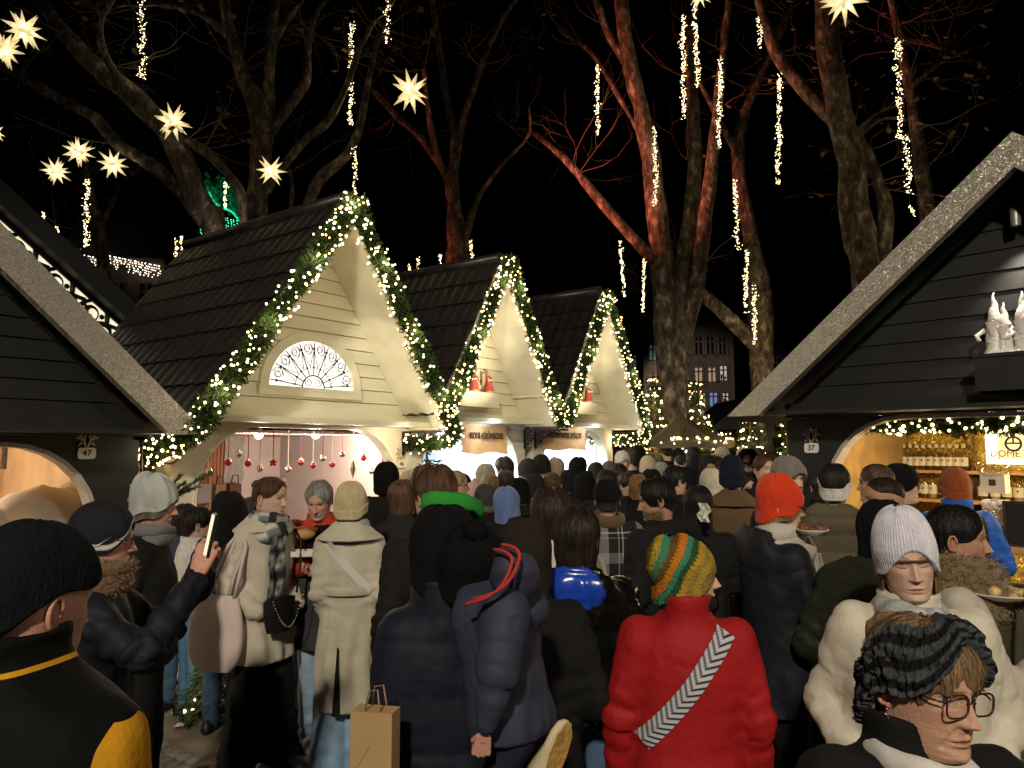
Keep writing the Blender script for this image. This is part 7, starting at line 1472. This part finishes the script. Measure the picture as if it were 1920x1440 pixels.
person('broad man in black jacket with dark hair and beard facing left', 1243, 893, 4.25, 120, C('plain', BLK, hem=.45, collar='hood', bulk=1.22, ar=1.08), None, ('short', (.010, .008, .007), dict(hl=brim(.80, .36, .18))), None, 'pocket', (48, 10, 0), dict(beard=.9, beardcol=(.03, .02, .015), nose=1.15), 3, skin='tan')
person('long haired girl in black coat left of the brown coat man', 1308, 911, 4.7, 75, C('plain', BLK, hem=.4), None, ('long', (.010, .008, .008)), None, 'up', lod=2)
t = prop('paper_napkin', 'white napkin held by the long haired girl', 'napkin', at(1320, 961, 4.40)); t2 = MB(); t2.grid([[Vector((.03*u+.01*sin(v*5), .02*sin(u*4+v*3), .055*v)) for u in np.linspace(-1, 1, 6)] for v in np.linspace(-1, 1, 6)]); o = t2.build('folded_paper', mat('white_card', (.7, .68, .62), .7), t)
def crochet(P, Z, PH):
    c0 = np.array((0, -.03, .58)); d = P-c0; d /= np.maximum(np.linalg.norm(d, axis=-1, keepdims=True), 1e-6); a = np.array((.0, -.86, .50)); a /= np.linalg.norm(a); th = np.arccos(np.clip(d@a, -1, 1)); e = np.cross(a, (1, 0, 0)); az = np.arctan2(d@np.cross(a, e), d@e)
    th = th+.028*np.sign(np.sin(az*44))*np.abs(np.sin(az*44))+.05*vnoise(P*5, 2); pal = np.array([(.19, .085, .025), (.20, .09, .03), (.40, .28, .03), (.03, .22, .14), (.10, .055, .02), (.55, .17, .015), (.05, .20, .12), (.02, .075, .03), (.40, .24, .025), (.28, .19, .05), (.36, .26, .04), (.26, .18, .05), (.3, .2, .05)])
    k = np.clip((th/.205).astype(int), 0, 12); col = pal[k]*(.72+.38*np.abs(np.sin(az*44))[..., None])
    sw = np.clip(vnoise(np.stack([az*.9, th*1.2, az*0], -1), 8), -.5, .8)[..., None]; col = col*(1-.45*np.clip(sw, 0, 1))+np.array((.20, .20, .03))*.45*np.clip(sw, 0, 1); return col.reshape(-1, 3)
x = person('woman in red coat and multicoloured crochet hat with patterned bag strap', 1283, 1000, 2.62, 82, C('nylon', (.31, .009, .011), hem=.42, collar='high', bulk=1.07, ar=1.0, sp=1.04, flare=.09, folds=.7), ('beanie', (.2, .2, .05), dict(cuff=False, ext=.0, f=.70, s=.24, b=.10, off=.095, slouch=.13, rib=0, noise=.02, paint=crochet, mat=mat('crochet_wool', (1, 1, 1), .95, bump=.9, bscale=110, attr=True, var=.12, vscale=30, spec=.1))), None, dict(col=(.02, .02, .025)), 'hang', (-90, -3, 0), dict(nose=1.1, age=.3), 3, scarf=dict(col=(.012, .010, .014), r=.8, rs=.80, dz=.075), skin='fair')
for o_ in list(x['root'].children):
    if o_.name.startswith('beanie'):
        me = o_.data; n_ = len(me.vertices); co = np.zeros(n_*3); me.vertices.foreach_get('co', co); no = np.zeros(n_*3); me.vertices.foreach_get('normal', no); cc = np.zeros(n_*4); me.color_attributes['col'].data.foreach_get('color', cc); lum = cc.reshape(-1, 4)[:, :3].sum(1); lum = (lum-lum.mean()); co = co.reshape(-1, 3)+no.reshape(-1, 3)*(.010*np.clip(lum, -.4, .6))[:, None]; me.vertices.foreach_set('co', co.ravel()); me.update()
U = x['U']
def chev(i, j):
    return (.50, .50, .54) if (i+abs(j-6)) % 5 < 3 else (.012, .012, .02)
on_coat(x, [(.135*U-.31*U*i/90, 1.44*U-.40*U*i/90-.02*sin(i/90*pi), -1) for i in range(91)], .062, 'bag_strap', mat('woven_strap', (1, 1, 1), .8, attr=True, var=.05), .008, chev, .005, 13)
# --- right
x = person('woman in orange red beanie, glasses and pale scarf holding a plate', 1452, 882, 3.6, 6, C('nylon', (.010, .012, .018), hem=.40, collar='hood', bulk=1.08, ar=1.0), ('beanie', (.62, .045, .012), dict(cuff=False, ext=.08, slouch=.10, f=.64, s=.30, b=.10, rib=0, noise=.03, fab='wool')), ('under', (.30, .18, .08)), dict(col=BLK), [((-.175, 0, 1.40), (-.24, .08, 1.12), (-.05, .30, 1.14)), ((.175, 0, 1.40), (.24, .08, 1.10), (.10, .31, 1.11))], (-12, 4, 0), dict(jaw=.95), 3, glasses=dict(r=.008), scarf=dict(col=(.50, .47, .42), big=1, tails=[(.06, .09, .38, .10)]), hands=[(1, 'hold', (-.3, 1, .1), (.3, 0, -1), 1)])
def plate(label, loc, r, seed, food):
    t = prop('food_plate', label, 'plate', loc); MB().lathe((0, 0, 0), [(r*.55, 0), (r*.62, .004), (r*.98, .022), (r, .026), (r*.96, .026), (r*.6, .008), (0, .007)], 28).build('plate_dish', mat('white_card', (.7, .68, .62), .7), t, True); b = MB(); q = random.Random(seed)
    for k in range(16): b.ball((q.gauss(0, r*.3), q.gauss(0, r*.3), .015+q.random()*.02), (q.uniform(.012, .026), q.uniform(.012, .022), q.uniform(.01, .02)), 8, 6)
    b.build('food', mat('cooked_food', food, .5, bump=.3, bscale=50, var=.5, vscale=30), t, True)
plate('paper plate of dark food in front of the orange beanie woman', at(1524, 1003, 3.45), .07, 2, (.16, .07, .03))
person('man in grey brown beanie standing behind the orange beanie woman', 1474, 850, 4.7, 292, C('plain', BLK, hem=.45), ('beanie', (.20, .18, .16), dict(ext=.06, s=.4, b=.25)), None, None, lod=2)
x = person('woman with white headband and olive puffer jacket before stall 37', 1563, 869, 4.5, 62, C('nylon', (.115, .095, .06), hem=.48, collar='hood', quilt=.10, bulk=1.08, ar=1.02), ('headband', (.62, .60, .58), dict(hl=brim(.62, .40, .12), w=.30)), ('short', (.018, .012, .010)), None, lod=2)
x = person('person in black beanie and dark green jacket left of the white beanie', 1618, 932, 3.1, 24, C('nylon', (.016, .019, .012), hem=.42, collar='hood', bulk=1.15, ar=1.05), ('beanie', (.007, .007, .008), dict(cuff=False, ext=.05, s=.28, b=.10, f=.6)), None, dict(col=BLK), lean=(0, .10), skin='pink', lod=3)
def stripe_scarf(u, v): return [(.42, .43, .43), (.26, .29, .31), (.48, .47, .45), (.34, .36, .37)][int(u*22+v*5) % 4]
x = person('person in lilac white beanie and cream puffer jacket with eyes lowered', 1698, 938, 2.42, 250, C('nylon', (.60, .56, .46), hem=.45, quilt=.17, qamp=.009, bulk=1.10, ar=1.08, sp=1.0, collar='stand', folds=.55), ('beanie', (.62, .61, .70), dict(cuff=False, ext=.17, f=.68, s=.34, b=.10, off=.06, rib=62, ra=.006, slouch=.05)), ('under', (.22, .13, .06), dict(hl=lambda p: .57 if abs(p) < 1.2 else .57-.72*sstep(1.2, 1.7, abs(p)), sh=dict(noise=.05))), dict(col=(.05, .08, .2)), 'pocket', (6, 4, 5), dict(eyes='closed', ridge=.35, nose=1.0, jaw=1.0, lips=(.50, .22, .18), brow=(.20, .12, .07)), 3, scarf=dict(colf=stripe_scarf, r=.95, big=1, dz=-.04), skin='fair')
g = MB(); g.tube([(-.345+.012*cos(a), -.05+.03*cos(a), .27+.035*sin(a)) for a in np.linspace(0, 2*pi, 16)[:-1]], .010, 6, closed=True); g.v = [tuple(p) for p in x['M'](np.array(g.v))]; g.build('hoop_earring', mat('gold_metal', (.7, .45, .15), .2, 1), x['root'], True)
def band_paint(P, Z, PH):
    r = P.shape[0]; t = np.arange(r)/(r-1); c = np.zeros(P.shape); s = np.sin(PH*46)
    for i in range(r):
        k = int(t[i]*6.99); ph = PH[min(i, PH.shape[0]-1)]; c[i] = (.050, .056, .062) if k in (0, 2, 4, 6) else (.010, .010, .011); c[i] *= (.75+.45*np.abs(np.sin(ph*40+k))[:, None])
    return c.reshape(-1, 3)
x = person('older woman with crochet headband, glasses and star earring at the lower right', 1703, 1150, 1.5, 272, C('plain', (.008, .008, .008), hem=.42, collar='high', bulk=1.22, ar=1.15), ('headband', (.05, .055, .06), dict(hl=brim(.88, .45, .02), hi=lambda p: brim(1.0, .92, .42)(p), off=.10, paint=band_paint, mat=mat('crochet_band', (1, 1, 1), .95, bump=1, bscale=70, attr=True, var=.25, vscale=40, spec=.1), noise=.05, ns=(26, 26, 26))), ('short', (.26, .16, .085), dict(hl=lambda p: brim(.60, .42, .06)(p)+.035*sin(p*11), sh=dict(off=.045, noise=.02, ns=(8, 8, 3), strand=.010), bun=(.02, -.34, .82), br=.19)), dict(col=BLK), 'hang', (20, 3, -4), dict(age=1.0, nose=1.12, lips=(.40, .17, .13), brow=(.30, .20, .13), gaze=.5, jaw=1.0), 3, glasses=dict(r=.0085, w=.115, h=.085, col=(.045, .014, .012)), scarf=dict(col=(.62, .60, .56), r=.55, dz=-.03), skin=(.50, .29, .20))
g = MB(); e = np.array((.345, -.045, .27)); g.tube([Vector(e)+Vector((0, 0, .04)), Vector(e)], .005, 5)
for a in range(6): g.ball(Vector(e)+Vector((.004, .022*cos(a*1.05), -.035+.022*sin(a*1.05))), (.008, .011, .011), 7, 5)
g.v = [tuple(p) for p in x['M'](np.array(g.v))]; g.build('earring', mat('silver_metal', (.7, .7, .7), .2, 1), x['root'], True)
x = person('dark haired woman in fur hood and pale coat eating from a plate', 1778, 944, 2.85, 338, C('wool', (.46, .42, .36), hem=.42, collar='none', bulk=1.05, ar=1.0), None, ('tied', (.010, .008, .009), dict(hl=brim(.84, .46, .02), sh=dict(off=.06, noise=.02))), dict(col=BLK), [((-.175, 0, 1.40), (-.22, .10, 1.14), (-.03, .31, 1.30)), ((.175, 0, 1.40), (.25, .12, 1.10), (.13, .36, 1.33))], (-2, 2, 0), dict(nose=1.15, brow=(.02, .015, .012), lips=(.36, .15, .12)), 3, skin='tan', scarf=dict(col=(.17, .12, .065), fab='fluffy', r=1.5, big=1, name='fur_hood', dz=-.01), hands=[(1, 'grip', (-.5, .8, .25), (.5, .3, .8), 1)])
[fur(x, o_, 11000, .032, (.20, .14, .075)) for o_ in list(x['root'].children) if o_.name.startswith('fur_hood')]
t = MB(); rows = [[Vector((.05+.09*(s-.5)*(1+.3*k/9)+.01*sin(k), .205-.02*(k/9)+.012*sin(s*14), 1.36-.36*k/9)) for s in np.linspace(0, 1, 9)] for k in range(10)]; t.grid(rows); t.grid([[p-Vector((0, .015, 0)) for p in r_] for r_ in rows], flip=True)
for k in range(14): t.tube([rows[-1][min(8, int(k*.62))]+Vector((.004*(k % 3), 0, 0)), rows[-1][min(8, int(k*.62))]+Vector((.004*(k % 3)-.003, .004, -.05))], .003, 4)
t.build('fringed_shawl', fabric('wool', (.10, .095, .065)), x['root'], True)
plate('deep white plate with potato salad before the fur hood woman', at(1874, 1122, 2.72), .125, 5, (.42, .30, .13))
x = person('person in rust beanie and bright blue jacket standing at the bar', 1789, 873, 5.25, 82, C('nylon', (.014, .10, .46), hem=.48, collar='high', bulk=1.1, ar=1.1), ('beanie', (.27, .065, .018), dict(ext=.07, s=.36, b=.2, rib=40)), None, dict(col=BLK), lod=2)
U = x['U']; on_coat(x, [(.10*U+.01*U*i/10, 1.45*U-.42*U*i/10, -1) for i in range(11)], .075, 'backpack_strap', mat('black_webbing', (.010, .010, .012), .8), .012)
person('man with shaved brown hair turned away before the bar', 1646, 868, 4.7, 145, C('plain', BLK), None, ('crop', (.10, .06, .04)), None, lod=2, skin='tan')
person('young man with skin fade haircut looking left before the bar', 1660, 893, 4.1, 172, C('plain', BLK), None, ('crop', (.025, .016, .012), dict(hl=brim(.84, .68, .55))), None, lod=2, skin='tan')
def redsl(v, arm, U):
    c = np.ones((len(v), 3))*.009; m = arm & (v[:, 2] > 1.16*U) & (v[:, 1] > .13*U); c[m] = (.45, .06, .085); return c
person('woman in black beanie and glasses drinking with red sleeves at the bar', 1683, 865, 4.9, 336, dict(paint=redsl, mat=mat('two_colour_wool', (1, 1, 1), .9, attr=True), hem=.48), ('beanie', (.007, .007, .008), dict(ext=.05, cuff=False)), None, None, [((-.175, 0, 1.40), (-.22, .16, 1.16), (-.04, .22, 1.40)), ((.175, 0, 1.40), (.23, .20, 1.20), (.05, .21, 1.44))], lod=2, glasses=dict(r=.012))
person('man in navy pointed beanie and camel brown coat', 1372, 849, 5.6, 82, C('wool', (.115, .075, .04), hem=.35, collar='lapel', bulk=1.15, ar=1.1), ('beanie', (.012, .016, .032), dict(ext=.14, s=.34, b=.18, slouch=.03)), None, None, 'pocket', (-10, 0, 0), lod=2)
person('person in cream knitted hat with tan pompom', 1333, 866, 6.3, 90, C('plain', BLK), ('beanie', (.55, .50, .40), dict(ext=.03, pom=(.28, .19, .09), s=.2, b=.05)), None, None, lod=2)
# --- the crowd further back; (column, top row, depth, facing, headgear or hair, colour, coat colour, label)
def lim(px): u = (px-960)/FPX; return 5.0/(.602-.799*u)
CROWD = [
 (890, 893, 7.2, 70, 'pom', (.45, .33, .28), CHAR, 'person in dusty pink beanie with pink pompom before the kale stall'),
 (911, 870, 8.0, 100, 'hood', (.28, .26, .23), BLK, 'person in mottled fluffy hood before the bright kale stall window'),
 (951, 856, 8.6, 160, 'short', (.02, .012, .012), (.02, .012, .014), 'dark haired man in profile before the bright kale stall window'),
 (991, 857, 8.6, 130, 'beanie', (.03, .03, .03), BLK, 'man in dark grey beanie before the white post between the food stalls'),
 (1020, 849, 9.0, 200, 'point', (.02, .019, .018), BLK, 'man in dark pointed beanie facing left right of the white post'),
 (1040, 858, 8.6, 95, 'hood', (.30, .25, .18), BLK, 'person with beige fur edged hood before the dumpling stall'),
 (1082, 857, 8.9, 110, 'hood', (.008, .008, .008), BLK, 'person in large black hood before the dumpling stall window'),
 (1117, 866, 8.4, 90, 'long', (.012, .010, .009), BLK, 'person with long black hair before the right edge of the dumpling stall'),
 (921, 888, 7.4, 95, 'bob', (.20, .13, .06), CHAR, 'woman with streaky blond brown hair behind the striped hat'),
 (948, 881, 7.7, 80, 'bob', (.035, .018, .013), BLK, 'woman with dark brown bob above the pale blue hood'),
 (909, 905, 6.3, 92, 'stripe', (.05, .05, .055), BLK, 'person in grey striped knitted beanie near the centre'),
 (953, 912, 6.0, 90, 'hood', (.13, .20, .42), BLK, 'person in pale blue hood near the centre'),
 (975, 893, 6.6, 85, 'beanie', (.007, .007, .008), BLK, 'person in black hat right of the pale blue hood'),
 (1004, 885, 7.0, 88, 'beanie', (.02, .02, .022), BLK, 'person in charcoal beanie left of the woman with the hair bun'),
 (1037, 885, 7.0, 80, 'bun', (.10, .06, .03), BLK, 'woman with wavy brown hair gathered at the back in the crowd'),
 (1140, 862, 9.2, 92, 'beanie', (.10, .085, .065), CHAR, 'person in taupe beanie left of the white beanie woman'),
 (1168, 843, 9.6, 275, 'beanie', (.62, .58, .55), (.05, .04, .035), 'woman in white beanie facing the camera with a hand at her mouth'),
 (1186, 846, 10.2, 150, 'short', (.02, .014, .012), BLK, 'dark haired person behind the white beanie woman'),
 (1198, 832, 10.4, 130, 'beanie', (.012, .011, .011), (.22, .17, .12), 'tall man in black beanie and beige jacket before the yellow hut'),
 (1215, 852, 8.6, 85, 'beanie', (.60, .52, .38), BLK, 'person in cream fluffy beanie in the middle of the crowd'),
 (1238, 864, 8.8, 88, 'beanie', (.36, .35, .30), BLK, 'person in pale grey beanie right of the cream fluffy one'),
 (1251, 832, 12.0, 95, 'short', (.014, .010, .010), BLK, 'tall dark haired person under the parasol'),
 (1273, 838, 11.6, 85, 'beanie', (.010, .010, .010), BLK, 'person in black beanie under the parasol'),
 (1299, 838, 9.6, 92, 'long', (.012, .009, .009), BLK, 'person with long dark hair under the right edge of the parasol'),
 (1284, 852, 10.4, 180, 'short', (.02, .015, .012), (.5, .45, .40), 'person in white jacket between two dark haired people'),
 (1325, 850, 8.6, 88, 'beanie', (.03, .025, .024), BLK, 'person in dark brown beanie above the tan pompom'),
 (1356, 836, 11.0, 200, 'cap', (.40, .36, .25), BLK, 'person in pale cap in front of the low fir tree'),
 (1391, 836, 11.4, 90, 'beanie', (.45, .42, .33), CHAR, 'person in cream hat in front of the low fir tree'),
 (1400, 842, 7.4, 268, 'hoodface', (.010, .010, .010), BLK, 'bearded man with glasses in a black hood facing the camera'),
 (1432, 852, 6.6, 265, 'short', (.10, .045, .025), BLK, 'red haired man facing the camera left of the grey brown beanie'),
 (1403, 884, 6.8, 262, 'short', (.02, .015, .012), BLK, 'person with only the face showing below the bearded man'),
 (1159, 868, 7.6, 60, 'short', (.016, .012, .011), BLK, 'dark haired man behind the plaid jacket man'),
 (1134, 880, 6.9, 90, 'short', (.020, .013, .013), (.015, .011, .015), 'dark haired person just behind the black cap'),
 (1199, 886, 6.9, 95, 'beanie', (.20, .10, .035), BLK, 'person in caramel brown beanie above the broad man'),
 (1262, 873, 6.3, 40, 'short', (.010, .009, .009), BLK, 'dark haired man right of the caramel brown beanie'),
 (1345, 856, 9.2, 90, 'short', (.02, .014, .012), BLK, 'dark haired person left of the navy pointed beanie'),
 (1062, 878, 8.0, 90, 'beanie', (.014, .014, .015), BLK, 'person in plain black beanie in the centre of the crowd'),
 (1096, 884, 7.2, 92, 'hood', (.010, .009, .010), BLK, 'person in black hood left of the plaid jacket man'),
 (1178, 884, 7.4, 300, 'short', (.03, .02, .015), BLK, 'person looking down right of the dark haired man'),
 (1222, 880, 7.4, 90, 'hood', (.012, .011, .012), BLK, 'person in dark hood below the cream fluffy beanie'),
 (1290, 872, 7.8, 92, 'beanie', (.016, .015, .018), BLK, 'person in black beanie left of the tan pompom'),
 (1360, 872, 7.2, 85, 'short', (.02, .015, .013), BLK, 'dark haired person between the pompom and navy beanies'),
 (1448, 846, 9.0, 95, 'short', (.03, .02, .014), CHAR, 'brown haired man before the dark fir tree by stall 37'),
 (1424, 838, 10.5, 90, 'cap', (.05, .04, .03), BLK, 'person in dark cap before the dark fir tree'),
 (868, 884, 7.4, 85, 'beanie', (.020, .017, .016), BLK, 'person in dark beanie left of the dusty pink pompom'),
 (1536, 884, 6.4, 90, 'short', (.02, .015, .012), BLK, 'dark haired person beside the post of stall 37')]
for px, yt, Y, fc, k, hc, cc, lab in CROWD:
    Y = min(Y, lim(px)-.25) if px < 1180 else Y; ht = hr = fk = gl = None
    if k in ('beanie', 'pom', 'point', 'stripe'): ht = ('beanie', hc, dict(ext=.12 if k == 'point' else .05, s=.32, b=.14, pom=hc if k == 'pom' else None, cuffmat=fabric('knit', (.12, .12, .13)) if k == 'stripe' else None))
    elif k in ('hood', 'hoodface'): ht = ('hood', hc, dict(off=.10)); 
    elif k == 'cap': ht = ('cap', hc); hr = ('crop', (.03, .02, .015))
    elif k == 'bun': hr = ('tied', hc, dict(bun=(0, -.4, .6), br=.16))
    else: hr = (k, hc)
    if k == 'hoodface': fk = dict(beard=.9, beardcol=(.03, .02, .015)); gl = dict(r=.010)
    person(lab, px, yt, Y, fc, C('plain', cc, hem=.46, bulk=1.0, sp=.92), ht, hr, dict(col=(.015, .017, .025), kind='plain'), 'pocket', (rnd.uniform(-24, 24), rnd.uniform(-4, 14), rnd.uniform(-6, 6)), lod=1 if Y > 7 else 2, group='visitors crowding before the stalls', face_kw=fk, glasses=gl, skin='fair', tall=None)
